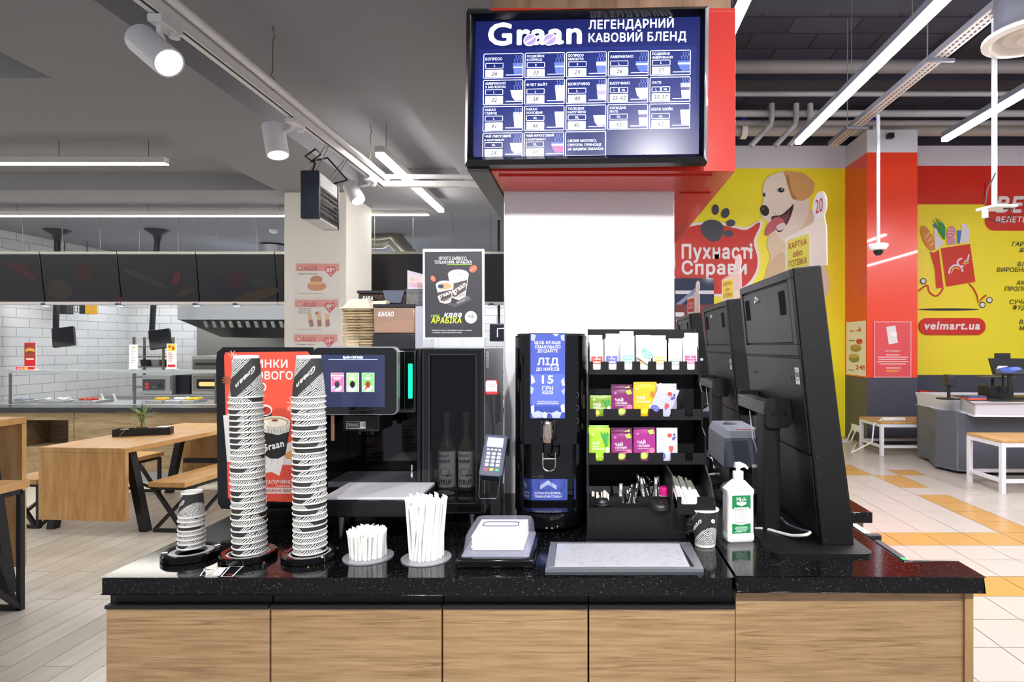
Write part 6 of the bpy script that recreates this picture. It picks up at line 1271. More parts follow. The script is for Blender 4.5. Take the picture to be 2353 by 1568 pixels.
ar.text('ЩОБ КРАЩЕ', 1258.5, 791, 6.4, WT, .035, al='c', w=60).text('СМАКУВАЛО', 1258.5, 801, 6.4, WT, .035, al='c', w=59).text('ДОДАЙТЕ', 1258.5, 810, 6.4, WT, .035, al='c', w=46).text('ЛІД', 1259, 839, 15, WT, .05, al='c', w=49).text('ДО НАПОЇВ', 1258.5, 852, 6.4, WT, .035, al='c', w=53).text('15', 1258.5, 881, 17, WT, .05, al='c', w=27).text('ГРН', 1258.5, 897, 8.5, WT, .035, al='c', w=25).rect(1246, 898.6, 1271, 899.6, WT).text('порція', 1258.5, 906, 4.6, WT, .03, al='c', w=25).text('КУПУЙТЕ ЛІД НА КАСІ', 1258.5, 925, 2.9, WT, .015, al='c', w=46).text('САМООБСЛУГОВУВАННЯ', 1258.5, 929.5, 2.9, WT, .015, al='c', w=50)
ar.build('price_poster', fpn)
ar = PXART(1.840, rough=.35); ar.rect(1214, 1101, 1304, 1150, '4858b0', r=3).poly([(1241, 1116), (1259, 1104), (1279, 1116), (1279, 1126), (1259, 1114), (1241, 1126)], 'aab6e2').text('НАТИСНІТЬ ВАЖІЛЬ,', 1259, 1136, 4.6, WT, .025, al='c', w=61).text('ТРИМАЮЧИ СТАКАН', 1259, 1144, 4.6, WT, .025, al='c', w=62); ar.build('instruction_sticker', t)
GOLD = M('c4b4a4', .12, metal=1)
x = MB(); x.lathe([(0, .0), (.0155, .0), (.0165, .004), (.0165, .05), (.013, .058), (0, .061)], (cxi-.004, 1.725, Z(1017, 1.725)), 32, GOLD); x.build('chrome_spout', None, t)
MB().cyl((cxi-.004, 1.727, Z(1018, 1.725)-.028), (cxi-.004, 1.727, Z(1018, 1.725)), .0145, n=28, mat=PB).build('spout_neck', None, t)
MB().box(cxi-.028, cxi+.02, 1.728, 1.745, Z(1012, 1.73), Z(966, 1.73), M('0a0a0d', .1, coat=.4)).build('spout_housing', None, t, bevel=.006)
lv_ = [(1247.5, 1040), (1247.5, 1068)]+[(1262-14.5*math.cos(a), 1070+13*math.sin(a)) for a in [PI*k/10 for k in range(11)]]+[(1276.5, 1068), (1276.5, 1040)]
MB().tube([W(a, b_, 1.735) for a, b_ in lv_], .0024, 8, GOLD).tube([W(1247.5, 1055, 1.735), W(1276.5, 1055, 1.735)], .002, 8, GOLD).build('dispensing_lever', None, t)
MB().box(cxi-.008, cxi, 1.75, 1.842, Z(1042, 1.74), Z(1034, 1.74), PB).build('lever_arm', None, t)
yb_ = 1.7455
for k, py in enumerate((908, 937.5, 967)):
    p = W(1323, py, yb_+.0095); x = MB(); x.lathe([(.0075, 0), (.0092, 0), (.0092, .003), (.0075, .003)], n=28, mat=M('8a8a8e', .2, metal=1), close=True); x.v = [(a+p.x, p.y-c, b_+p.z) for a, b_, c in x.v]; x.build('button_ring', None, t)
ar = Art(W(0, 0, yb_+.0085), (yb_/F, .0, 0), (0, 0, -yb_/F), (0, -1, 0)); ar.text('POWER', 1321, 884, 3, 'd4d4d8', .02, al='c', w=13).text('ICE', 1323, 928, 3, 'd4d4d8', .02, al='c', w=6).text('ICE+WATER', 1321, 954, 3, 'd4d4d8', .02, al='c', w=20).text('WATER', 1322, 979, 3, 'd4d4d8', .02, al='c', w=13); ar.build('button_text', t)
# ---------------------------------------------------------------- card terminal and sensor
t = T('card_terminal', (X(1138, 1.79), 1.79, CT), 'dark blue-grey card payment terminal on a black metal pole', 'card terminal')
xp = X(1138, 1.79)
MB().box(xp-.03, xp+.03, 1.77, 1.86, CT, CT+.008, BLKM).box(xp-.022, xp+.022, 1.785, 1.84, CT+.0081, CT+.018, BLKM).build('base_plate', None, t, bevel=.002)
MB().box(xp-.016, xp+.016, 1.795, 1.825, CT+.018, Z(1092, 1.8), M('1b1b1e', .35)).build('pole', None, t, bevel=.003)
BLt, TLt, BRt = W(1100, 1092, 1.70), W(1116, 998, 1.765), W(1153, 1096, 1.70)
tu = (BRt-BLt)/53; tv = (BLt-TLt)/94; tn = tv.cross(tu).normalized()
if tn.y > 0: tn = -tn
def TP(a, b_, d=0): return TLt+tu*a+tv*b_+tn*d
def tbox(a0, a1, b0, b1, d0, d1): return [TP(a0, b1, d0), TP(a1, b1, d0), TP(a1, b0, d0), TP(a0, b0, d0), TP(a0, b1, d1), TP(a1, b1, d1), TP(a1, b0, d1), TP(a0, b0, d1)]
x = MB(); x.prism(rr(0, 0, 53, 94, 5), TP(0, 0, -.028), tu, tv, tn*.028, M('3a3f52', .35)); tbd = x.build('terminal_body', None, t, bevel=.003)
x = MB(); x.hexa(tbox(2, 51, 10, 94, -.045, -.0285), M('2b2e3a', .4)); x.build('back_housing', None, t, bevel=.004)
ar = Art(TP(0, 0), tu, tv, tn, step=.0004); ar.rect(5, 4, 48, 92, '4c5268', r=3).rect(7, 7, 45, 29, 'aeb4d6')
for r_ in range(4):
    for c_ in range(3): ar.rect(10+c_*12.5, 41+r_*8.6, 18.5+c_*12.5, 47+r_*8.6, 'd3d6e4', r=1.4, up=False)
for c_ in range(4): ar.rect(9+c_*9, 33, 15+c_*9, 37, 'b9bdd0', r=1, up=False)
for c_, cc in enumerate(('d8404a', 'd9c23c', '3fae6e')): ar.rect(10+c_*12.5, 77, 18.5+c_*12.5, 83, cc, r=1.4, up=False)
ar.k += 1
for r_ in range(4):
    for c_ in range(3): ar.text(('1', '2', '3', '4', '5', '6', '7', '8', '9', '*', '0', '#')[r_*3+c_], 14.2+c_*12.5, 46+r_*8.6, 3.4, '33364a', .02, al='c', up=False)
ar.build('keypad', tbd)
ar = Art(TP(0, 0, .0012), tu, tv, tn, step=.0002, emit=.7); ar.rect(9, 9, 43, 27, 'cfd6ff').rect(14, 13, 38, 15, '8f98d8').rect(12, 19, 40, 20, '9aa2da'); ar.build('lit_screen', tbd)
MB().tube([W(1103, 1090, 1.70), W(1100, 1140, 1.69), W(1103, 1146, 1.69), W(1140, 1146, 1.69), W(1144, 1140, 1.69), W(1150, 1092, 1.70)], .0016, 6, M('55565c', .3, metal=.6)).build('wire_bracket', None, t)
MB().hexa([W(1163, 1012, 1.76), W(1172, 1008, 1.78), W(1172, 1008, 1.80), W(1163, 1012, 1.80), W(1166, 1050, 1.74), W(1170, 1046, 1.78), W(1170, 1046, 1.80), W(1166, 1050, 1.80)], M('24262e', .4)).build('card_slot', None, t)
t = T('cable_holder_tag', W(1131, 912, 1.79), 'small red and white price tag box stuck on the grey side wall', 'tag'); a = W(1115, 908, 1.80); b_ = W(1144, 874, 1.80)
MB().box(a.x, b_.x, 1.80, 1.817, a.z, b_.z, M('c33a3e', .4)).build('box', None, t, bevel=.003)
ar = PXART(1.80); ar.poly([(1116, 880), (1119, 875), (1138, 875), (1142, 884), (1142, 900), (1116, 900)], 'f0e9e8').text('СКАНУЙ', 1129, 886, 4, 'd08084', .02, al='c', w=20).rect(1122, 888, 1136, 890, 'e0a0a4'); ar.build('tag_print', t)
x = MB(); x.tube([W(1128, 912, 1.81), W(1130, 950, 1.81), W(1133, 985, 1.80), W(1134, 1000, 1.80)], .0015, 6, M('111113', .4)); x.solo('thin_cable', None, 'thin black cable running from the red tag down to the card terminal', 'cable')
# ================================================================ tea and sugar rack
RK = M('0e0e11', .5, bump=.15, bscale=900, spec=.35)
t = T('tea_rack', (.16, 1.8, CT), 'black tiered acrylic rack for tea sachets, sugar and straws', 'rack')
xa, xb = -.002, .328
def strip(Yl, zt, zb_, notches, nw, zn, name='lip', xl_=xa, xr_=xb):
    q = [(xl_, zb_), (xr_, zb_), (xr_, zt)]
    for px in sorted(notches, reverse=True):
        c = X(px, Yl); h = nw/2; rq = .003
        if c-h < xl_ or c+h > xr_: continue
        q += [(c+h, zt), (c+h, zn+rq), (c+h-rq, zn), (c-h+rq, zn), (c-h, zn+rq), (c-h, zt)]
    q.append((xl_, zt)); x = MB(); x.prism(q, (0, Yl, 0), (1, 0, 0), (0, 0, 1), (0, .004, 0), RK); x.build(name, None, t)
Y1, Y2, Y3, YB = 1.84, 1.79, 1.74, 1.92
z1t, z1b = Z(831, Y1), Z(861, Y1); z2t, z2b = Z(940.5, Y2), Z(966, Y2); z3t, z3b = Z(1041.6, Y3), Z(1068, Y3)
strip(Y1, z1t, z1b, [1371.6, 1407.8, 1444, 1480, 1517, 1552.6, 1588], 18*Y1/F, Z(850.6, Y1))
strip(Y2, z2t, z2b, [1378, 1430, 1481, 1532.6, 1583], 18*Y2/F, Z(958, Y2))
strip(Y3, z3t, z3b, [1378, 1430, 1481, 1532.6, 1583], 18*Y3/F, Z(1060, Y3))
for Yl, zb_ in ((Y1, z1b), (Y2, z2b), (Y3, z3b)): MB().box(xa, xb, Yl+.0041, YB-.0001, zb_, zb_+.004, RK).build('shelf', None, t)
MB().box(xa, xb, YB, YB+.004, CT+.09, Z(757, YB), RK).build('back_panel', None, t)
prof = [(YB+.004, CT+.001), (YB+.004, Z(757, YB)), (YB-.01, Z(757, YB)), (Y1-.002, z1t), (Y1-.002, z1b), (Y1-.002, z1b-.02), (Y2-.002, z2t+.05), (Y2-.002, z2b-.02), (Y3-.002, z3t+.05), (Y3-.002, z3b), (1.72, z3b-.01), (1.66, 1.31), (1.605, 1.262), (1.605, 1.237), (1.675, 1.237), (1.675, CT+.001)]
for xx in (xa-.004, xb): x = MB(); x.prism(prof, (xx, 0, 0), (0, 1, 0), (0, 0, 1), (.004, 0, 0), RK); x.build('side_panel', None, t)
xs2 = X(1576, 1.675)
MB().box(xa, xs2, 1.675, 1.679, CT+.001, Z(1167, 1.675), RK).box(xs2-.004, xs2, 1.6791, 1.9, CT+.001, 1.2369, RK).build('front_box', None, t)
MB().box(xa, xb-.0001, 1.70, YB-.001, 1.2, 1.204, RK).box(xs2, xb, 1.609, 1.70, 1.233, 1.237, RK).build('tray_floor', None, t)
strip(1.695, Z(1142, 1.695), 1.206, [1383, 1447], 34*1.695/F, Z(1158, 1.695), 'tray_lip', xa, X(1538, 1.695))
strip(1.605, Z(1143, 1.605), 1.2371, [1584], 36*1.605/F, Z(1160, 1.605), 'tray_lip', X(1556, 1.605), xb)
MB().box(X(1533, 1.7), X(1533, 1.7)+.004, 1.62, YB-.001, 1.2371, z3b-.001, RK).build('divider', None, t)
for px in (1409, 1475): MB().box(X(px, 1.7), X(px, 1.7)+.003, 1.70, YB-.001, 1.206, 1.26, RK).build('divider', None, t)
MB().cyl((xb+.006, 1.84, Z(827, 1.84)), (xb+.014, 1.84, Z(827, 1.84)), .004, n=10, mat=M('b9b9be', .4)).build('screw_cap', None, t)
# sachets: real thin pillows with crimped ends
def sachet(cx, Yf, z0, w, h, col, draw, label, tilt=0, lean=.06, group=None, th=.008):
    t_ = T('tea_sachet', (cx, Yf, z0), label, 'tea sachet', group)
    nx, nz = 5, 9; x = MB(); vs = []; fs = []
    for side in (-1, 1):
        for j in range(nz):
            for i in range(nx):
                u = i/(nx-1)*2-1; v = j/(nz-1); e = 0 if v < .06 or v > .93 else 1
                d = th/2*(1-u**2)**.7*min(1, (v-.0)/.15, (1-v)/.12)*e+.0004
                vs.append(((u*w/2), side*d, v*h))
    for s_ in (0, 1):
        for j in range(nz-1):
            for i in range(nx-1):
                a = s_*nx*nz+j*nx+i; q = (a, a+1, a+nx+1, a+nx); fs.append(q if s_ == 0 else q[::-1])
    N2 = nx*nz
    for i in range(nx-1): fs.append((i, N2+i, N2+i+1, i+1)); a = (nz-1)*nx+i; fs.append((a, a+1, N2+a+1, N2+a))
    for j in range(nz-1): a = j*nx; fs.append((a, a+nx, N2+a+nx, N2+a)); a = j*nx+nx-1; fs.append((a, N2+a, N2+a+nx, a+nx))
    x.add(vs, fs, M(col, .35, coat=.2)); x.v = [(a+cx, b+Yf, c+z0) for a, b, c in x.v]
    x.build('pouch', None, t_)
    ar = Art((cx-w/2, Yf-th/2-.0008, z0+h), (w/100, 0, 0), (0, 0, -w/100), (0, -1, 0), step=.00012); draw(ar, 100*h/w); 
    # follow the bulge of the pouch
    q = []
    for a, b, c in ar.mb.v:
        u = (a-cx)/(w/2); v = (c-z0)/h; e = 0 if v < .06 or v > .93 else 1
        d = th/2*max(0, 1-min(1, abs(u))**2)**.7*max(0, min(1, v/.15, (1-v)/.12))*e+.0004
        q.append((a, b+(th/2+.0008-.0006)-d-.0011, c))
    ar.mb.v = q; ar.build('print', t_); t_.rotation_euler = (-lean, tilt, 0); return t_
def d_green(ar, H):
    ar.text('ЧАЙ', 16, H*.50, 11, 'eef4d8', .06, w=34).text('ІМБИР', 16, H*.58, 6, 'eef4d8', .03, .2, w=34).text('ЛЕМОНГРАС', 16, H*.66, 7, 'eef4d8', .04, .2, w=56).ell(20, H*.2, 6, 6, 'c6dc8a')
    for k in range(8): ar.poly([(55+k*5, 20+(k % 3)*4), (60+k*5, 20+(k % 3)*4), (86+k*.6, H*.58), (80+k*.6, H*.58)], ('2f8a3a', '4aa54a')[k % 2], up=False)
    ar.k += 1; ar.ell(88, H*.66, 9, 14, 'e9ebe4').ell(74, H*.88, 10, 9, 'e4e9dc').ell(24, H*.86, 22, 17, 'cfd63a').ell(24, H*.86, 17, 12, 'e2e26a')
def d_purp(ar, H):
    ar.rect(0, 0, 100, 10, '5a1648').ell(18, H*.19, 6, 6, 'b07aa8').text('ЧАЙ', 16, H*.48, 13, 'f4e9f2', .06, w=38).text('ГЛІНТВЕЙН', 18, H*.57, 8, 'f4e9f2', .03, .2, w=56).text('ПРЯНИЙ ВИШНЯ', 18, H*.64, 5.5, 'e0bcd8', .03, .1, w=54)
    for cx, cy in ((72, 18), (84, 14), (88, 24), (78, 26)): ar.ell(cx, cy, 7, 6, 'a9cc4a', up=False)
    ar.k += 1; ar.ell(66, H*.76, 15, 13, 'c05a86').ell(84, H*.68, 13, 13, 'd87a9c').ell(46, H*.84, 19, 17, '8fc23a').ell(46, H*.84, 14, 12, 'cfe07a').line([(40, H*.78), (52, H*.9)], 1.5, '8fc23a').line([(52, H*.77), (40, H*.91)], 1.5, '8fc23a')
def d_yel(ar, H):
    ar.rect(0, 0, 100, 8, 'e8b020').ell(18, H*.19, 6, 6, 'f6d67a').text('ЧАЙ', 14, H*.50, 13, 'fff4d0', .06, w=38).text('ФРУКТОВИЙ', 14, H*.60, 9, 'fff4d0', .04, .1, w=62).ell(86, H*.34, 10, 13, 'e0704a').ell(82, H*.72, 15, 8, 'f6f0e0', rot=25).ell(50, H*.86, 18, 15, 'd6dc2a').ell(72, H*.9, 9, 9, 'd8507a')
def d_blue(ar, H):
    ar.ell(62, H*.22, 11, 9, 'd8483c').ell(84, H*.2, 5, 6, '4a4a8e').ell(80, H*.32, 7, 7, '5a5aa8').ell(88, H*.28, 4, 4, '3e3e7c').text('ЧАЙ', 14, H*.44, 10, 'f4f6fa', .06, w=32).text('ЛІСОВІ ЯГОДИ', 14, H*.53, 5.5, 'f4f6fa', .04, w=40).poly([(58, H*.54), (78, H*.54), (80, H*.62), (70, H*.76), (60, H*.66)], 'dc5244').ell(22, H*.84, 20, 17, '4b4ba6').ell(22, H*.84, 15, 12.5, '8a8ad4')
    for k in range(5): a = k*PI/5; ar.line([(22-14*math.cos(a), H*.84-12*math.sin(a)), (22+14*math.cos(a), H*.84+12*math.sin(a))], 1.6, '4b4ba6', up=False)
    ar.k += 1
def d_white(c):
    def f(ar, H): ar.ell(52, H*.74, 40, 15, c).rect(12, H*.56, 92, H*.74, c).text('ЧАЙ', 52, H*.68, 9, 'f6f6f4', .04, al='c', w=50).rect(20, H*.72, 84, H*.735, 'f6f6f4').rect(26, H*.76, 78, H*.775, 'f6f6f4')
    return f
def row(px, py0, py1, Yl, wpx, col, fn, label, back=.012, tilt=0, lean=.06):
    Yf = Yl+.006+back; z0 = Z(py1, Yf); h = (py1-py0)*Yf/F; return sachet(X(px, Yf), Yf, z0, wpx*Yf/F, h, col, fn, label, tilt, lean)
wpal = [(1371, 775, 850, 'd8584e', 'white sachet with red print, first on the top tier'), (1405, 772, 850, '6a68c0', 'white sachet with blue print on the top tier'), (1442, 766, 850, '9ad8c4', 'white sachet with faint green print on the top tier'), (1480, 775, 850, 'e0b070', 'white sachet with orange print behind the tilted one'), (1516, 776, 850, 'ecc878', 'white sachet with pale yellow print on the top tier'), (1552, 783, 850, 'b4b8b6', 'white sachet with grey print on the top tier'), (1586, 770, 850, 'd4589a', 'white sachet with magenta print, last on the top tier')]
for k, (px, a, b_, c, lb) in enumerate(wpal):
    row(px, a+6, b_, Y1, 32, 'f4f4f2', d_white(c), lb, back=.004)
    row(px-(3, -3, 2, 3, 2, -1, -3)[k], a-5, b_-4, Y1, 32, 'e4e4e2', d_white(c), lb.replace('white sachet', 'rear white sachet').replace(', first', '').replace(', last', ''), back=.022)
row(1474, 768, 828, Y1, 33, 'f6f6f4', d_white('7ad0b8'), 'white sachet with green print lying tilted over the top tier', back=-.006, tilt=.62, lean=.1)
row(1380, 909, 957, Y2, 50, '7c9a30', d_green, 'short green tea sachet on the middle tier', back=.006)
row(1430, 892, 957, Y2, 49, '7a2462', d_purp, 'purple tea sachet with lime on the middle tier', back=.004)
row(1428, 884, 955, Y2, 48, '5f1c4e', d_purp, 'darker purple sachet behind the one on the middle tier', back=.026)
row(1481, 880, 957, Y2, 51, 'f0b418', d_yel, 'yellow fruit tea sachet on the middle tier', back=.004)
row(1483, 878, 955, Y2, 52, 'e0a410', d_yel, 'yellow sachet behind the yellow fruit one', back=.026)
row(1513, 884, 955, Y2, 48, 'b9bcd0', d_blue, 'silver berry tea sachet leaning tilted out of the middle tier', back=-.002, tilt=.38, lean=.02)
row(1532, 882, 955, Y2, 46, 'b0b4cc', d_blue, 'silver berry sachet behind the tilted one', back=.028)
row(1377, 984, 1060, Y3, 49, '9cc832', d_green, 'bright green tea sachet on the lowest tier', back=.004)
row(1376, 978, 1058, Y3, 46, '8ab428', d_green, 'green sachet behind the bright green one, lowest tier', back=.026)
row(1429, 993, 1060, Y3, 48, '8a2870', d_purp, 'purple tea sachet beside the bright green one, lowest tier', back=.004)
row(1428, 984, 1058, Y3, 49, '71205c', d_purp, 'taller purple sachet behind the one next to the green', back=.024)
row(1481, 983, 1060, Y3, 50, '9a2c7e', d_purp, 'purple tea sachet beside the silver one, lowest tier', back=.004)
row(1533, 984, 1060, Y3, 48, 'c2c4dc', d_blue, 'silver berry tea sachet on the lowest tier', back=.004)
# small items in the bottom tray
random.seed(12)
def stick(a, b_, w, h, mat, name, label, cat, group, mat2=None, q=.6):
    a, b_ = Vector(a), Vector(b_); x = MB(); m_ = a.lerp(b_, q)
    x.bar(a, m_ if mat2 else b_, w, h, mat)
    if mat2: x.bar(m_, b_, w*1.05, h*.8, mat2)
    return x.solo(name, None, label, cat, group, smooth=False)
for i in range(15):
    px = 1360+i*2.8+random.uniform(-1, 1); stick((X(px, 1.72), 1.715+random.uniform(0, .03), 1.206), (X(px+random.uniform(-4, 4), 1.75), 1.74+random.uniform(0, .04), Z(1139+random.uniform(-4, 5), 1.72)), .0035, .0012, M('efe4d4', .6), 'wooden_stirrer', 'pale wrapped stirrer in the first compartment of the tea rack', 'stirrer', 'stirrers in the rack')
SB = M('141416', .3, coat=.3)
def sugar(a, b_, label, grp):
    a, b_ = Vector(a), Vector(b_); t_ = T('sugar_stick', a, label, 'sugar stick', grp); MB().bar(a, b_, .011, .005, SB).build('sleeve', None, t_, bevel=.001)
    d = b_-a; L = d.length; u = d/L; s_ = Vector((0, 1, 0)).cross(u).normalized(); ar = Art(a+Vector((0, -.0032, 0)), u/L*L, s_, (0, -1, 0), step=.0002)
    ar.text('Graan', L*.25, .0028, .006, 'e4e4e4', .02, w=L*.4).rect(L*.8, -.003, L*.95, .003, 'd0d0d4').rect(.002, -.004, .005, .004, 'c4c4c8'); ar.build('print', t_)
for i in range(9):
    px = 1424+i*4.4; a = (X(px, 1.72), 1.712+.006*(i % 4), 1.212+.004*(i % 3)); b_ = (X(px+random.uniform(-16, 14), 1.75), 1.75+.01*(i % 3), Z(1116+random.uniform(-4, 14), 1.74)); sugar(a, b_, 'black printed sugar stick in the pile beside the pale stirrers', 'sugar sticks beside the stirrers')
for i in range(11):
    px = 1482+i*4.0; a = (X(px, 1.74), 1.722+.007*(i % 4), 1.212+.005*(i % 3)); b_ = (X(px+random.uniform(-22, 14), 1.77), 1.77+.012*(i % 3), Z(1098+random.uniform(-6, 20), 1.76)); sugar(a, b_, 'black printed sugar stick in the taller pile behind the pink-capped tub', 'sugar sticks behind the pink cap')
sugar((X(1499, 1.79), 1.81, Z(1112, 1.8)), (X(1478, 1.8), 1.815, Z(1088, 1.8)), 'black sugar stick standing highest against the rack back', None)
for i in range(17):
    px = 1566+i*3.3; a = Vector((X(px, 1.625), 1.622+.006*(i % 3), 1.242+.004*(i % 4))); b_ = Vector((X(1540+i*3.2, 1.80), 1.80, Z(1088+random.uniform(-3, 12)+i*1.2, 1.80)))
    x = MB(); m_ = a.lerp(b_, .62); x.cyl(a, m_, .0042, n=7, mat=M('f2f2f0', .55)).cyl(m_, b_, .0038, n=7, mat=M('8e9288', .4)); x.solo('wrapped_straw', None, 'white wrapped straw with grey end lying in the rack compartment by the kiosk', 'straw', 'wrapped straws in the rack')
t = T('pink_cap_tub', (X(1529, 1.72), 1.72, 1.206), 'small white tub with a bright pink cap among the sugar sticks', 'tub')
MB().lathe([(0, 0), (.0155, 0), (.0165, .03), (.0165, .055), (.014, .058), (0, .058)], (X(1529, 1.715), 1.722, 1.206), 26, M('ecebea', .4)).build('tub', None, t)
MB().lathe([(.0, .058), (.017, .056), (.0175, .0585), (.0172, .074), (.014, .078), (0, .078)], (X(1529, 1.715), 1.722, 1.206), 26, M('e0268a', .35)).build('cap', None, t)
def cuplid(c, r, label):
    x = MB(); x.lathe([(r, 0), (r+.001, .003), (r-.002, .006), (r-.001, .009), (r-.004, .013), (r-.005, .0165), (r-.009, .017), (r-.011, .0145), (r*.35, .0145), (r*.32, .017), (0, .017)], c, 36, M('232326', .35)); o_ = x.solo('drink_cover', None, label, 'lid', smooth=True); return o_
o_ = cuplid((X(1519, 1.688), 1.688-.002, 1.2385), .036, 'black ribbed cup lid lying before the pink-capped tub'); o_.rotation_euler = (.12, -.05, 0)
o_ = cuplid((X(1383, 1.71), 1.7, 1.2385), .022, 'black lid edge under the pale stirrers')
for i in range(3): sugar((X(1577, 1.69), 1.69, CT+.012+i*.018), (X(1597, 1.69), 1.68, CT+.026+i*.018), 'black and white sugar stick lying behind the lone open cup', 'sugar sticks behind the lone cup')
# ---------------------------------------------------------------- sanitizer bottle
bxx = X(1700, 1.655); byy = 1.675
t = T('sanitizer_bottle', (bxx, byy, CT), 'white square pump bottle of hand sanitizer with green label', 'bottle')
BW = M('f1f1ef', .35)
def sq(w, d, z, r=.008): return [(a, b_, z) for a, b_ in rr(-w, -d, w, d, r, 4)]
lv2 = [(.036, .024, .0, .008), (.0385, .0265, .004, .009), (.0385, .0265, .018, .009), (.037, .025, .022, .009), (.037, .025, .125, .009), (.0385, .0265, .130, .009), (.0385, .0265, .140, .009), (.018, .015, .163, .009), (.013, .013, .166, .0129)]
x = MB(); v = []; f = []; n_ = len(sq(.03, .03, 0))
for w, d, z, r in lv2: v += sq(w, d, z, min(r, w-.0001, d-.0001))
for j in range(len(lv2)-1):
    for i in range(n_): k = (i+1) % n_; f.append((j*n_+i, j*n_+k, (j+1)*n_+k, (j+1)*n_+i))
f += [tuple(range(n_-1, -1, -1)), tuple((len(lv2)-1)*n_+i for i in range(n_))]
x.add([(a+bxx, b_+byy, c+CT) for a, b_, c in v], f, BW); x.build('bottle_body', None, t)
x = MB(); x.lathe([(.0145, .166), (.0148, .186), (.0138, .188), (.006, .188), (.006, .200), (.0085, .201), (.0085, .208), (0, .211)], (bxx, byy, CT), 28, BW); x.build('pump_collar', None, t)
x = MB(); x.prism([(-.01, .199), (.004, .198), (.016, .2), (.025, .194), (.027, .199), (.02, .207), (.006, .211), (-.008, .211)], (bxx, byy-.006, CT), (1, 0, 0), (0, 0, 1), (0, .012, 0), BW); x.build('pump_nozzle', None, t, bevel=.002)
ar = Art((bxx-.026, byy-.0253, CT+.128), (.00104, 0, 0), (0, 0, -.00104), (0, -1, 0), step=.0001)
GN = '14804a'
ar.rect(0, 1, 50, 99, 'e9e9e7', r=1).rect(0, 0, 50, 36, GN, r=1).poly([(0, 74), (25, 78), (50, 74), (50, 100), (0, 100)], GN)
random.seed(5)
for k in range(46): a, b_ = random.uniform(2, 48), random.choice((random.uniform(2, 34), random.uniform(80, 98))); ar.ell(a, b_, 1.3, .6, '3fae5c', rot=random.uniform(-60, 60), n=6, up=False)
ar.k += 1; ar.text('M', 12, 16, 10, 'f2f4f2', .03, w=10).text('D', 22, 18, 8, 'f2f4f2', .03, w=8).text('M', 31, 16, 6, 'f2f4f2', .03, w=7).rect(30, 7, 34, 8.2, 'f2f4f2').rect(31.4, 5.5, 32.6, 9.6, 'f2f4f2').poly([(12, 18), (20, 18), (24, 20), (30, 18), (38, 18), (38, 24), (25, 29), (12, 24)], 'e6efe9')
ar.rect(5, 32, 45, 43, 'f0f0ee').frame(5, 32, 45, 43, .5, '6f9a80').text('МАНОРМ ЕКСПЕРТ', 25, 40, 4.4, '40564a', .02, al='c', w=37).text('УНІВЕРСАЛЬНИЙ ЗАСІБ', 25, 73, 2.6, '6a7a70', .01, al='c', w=36)
for k in range(6): ar.rect(13, 50+k*3, 13+random.uniform(20, 28), 50.8+k*3, 'a9b0ac')
ar.ell(7, 52, 2.5, 3.5, 'c4c9c6').ell(8, 61, 2.5, 3, 'c4c9c6').rect(6, 46, 44, 46.6, 'a9b0ac')
for k in range(5): ar.rect(25-(15, 17, 18, 15, 13)[k], 82+k*2.7, 25+(15, 17, 18, 15, 13)[k], 83.4+k*2.7, 'b9e0c8')
ar.text('1 л', 32, 97.5, 3.2, 'f0f0f0', .02).rect(6, 95, 28, 96.6, 'b9e0c8'); ar.build('label', t)
x = MB()
for k in range(26): x.box(bxx-.0378, bxx-.0372, byy-.018, byy+.018, CT+.026+k*.0037, CT+.0275+k*.0037, M('cfcfcd', .5))
x.build('grip_ribs', None, t)
t.rotation_euler = (0, 0, .12)
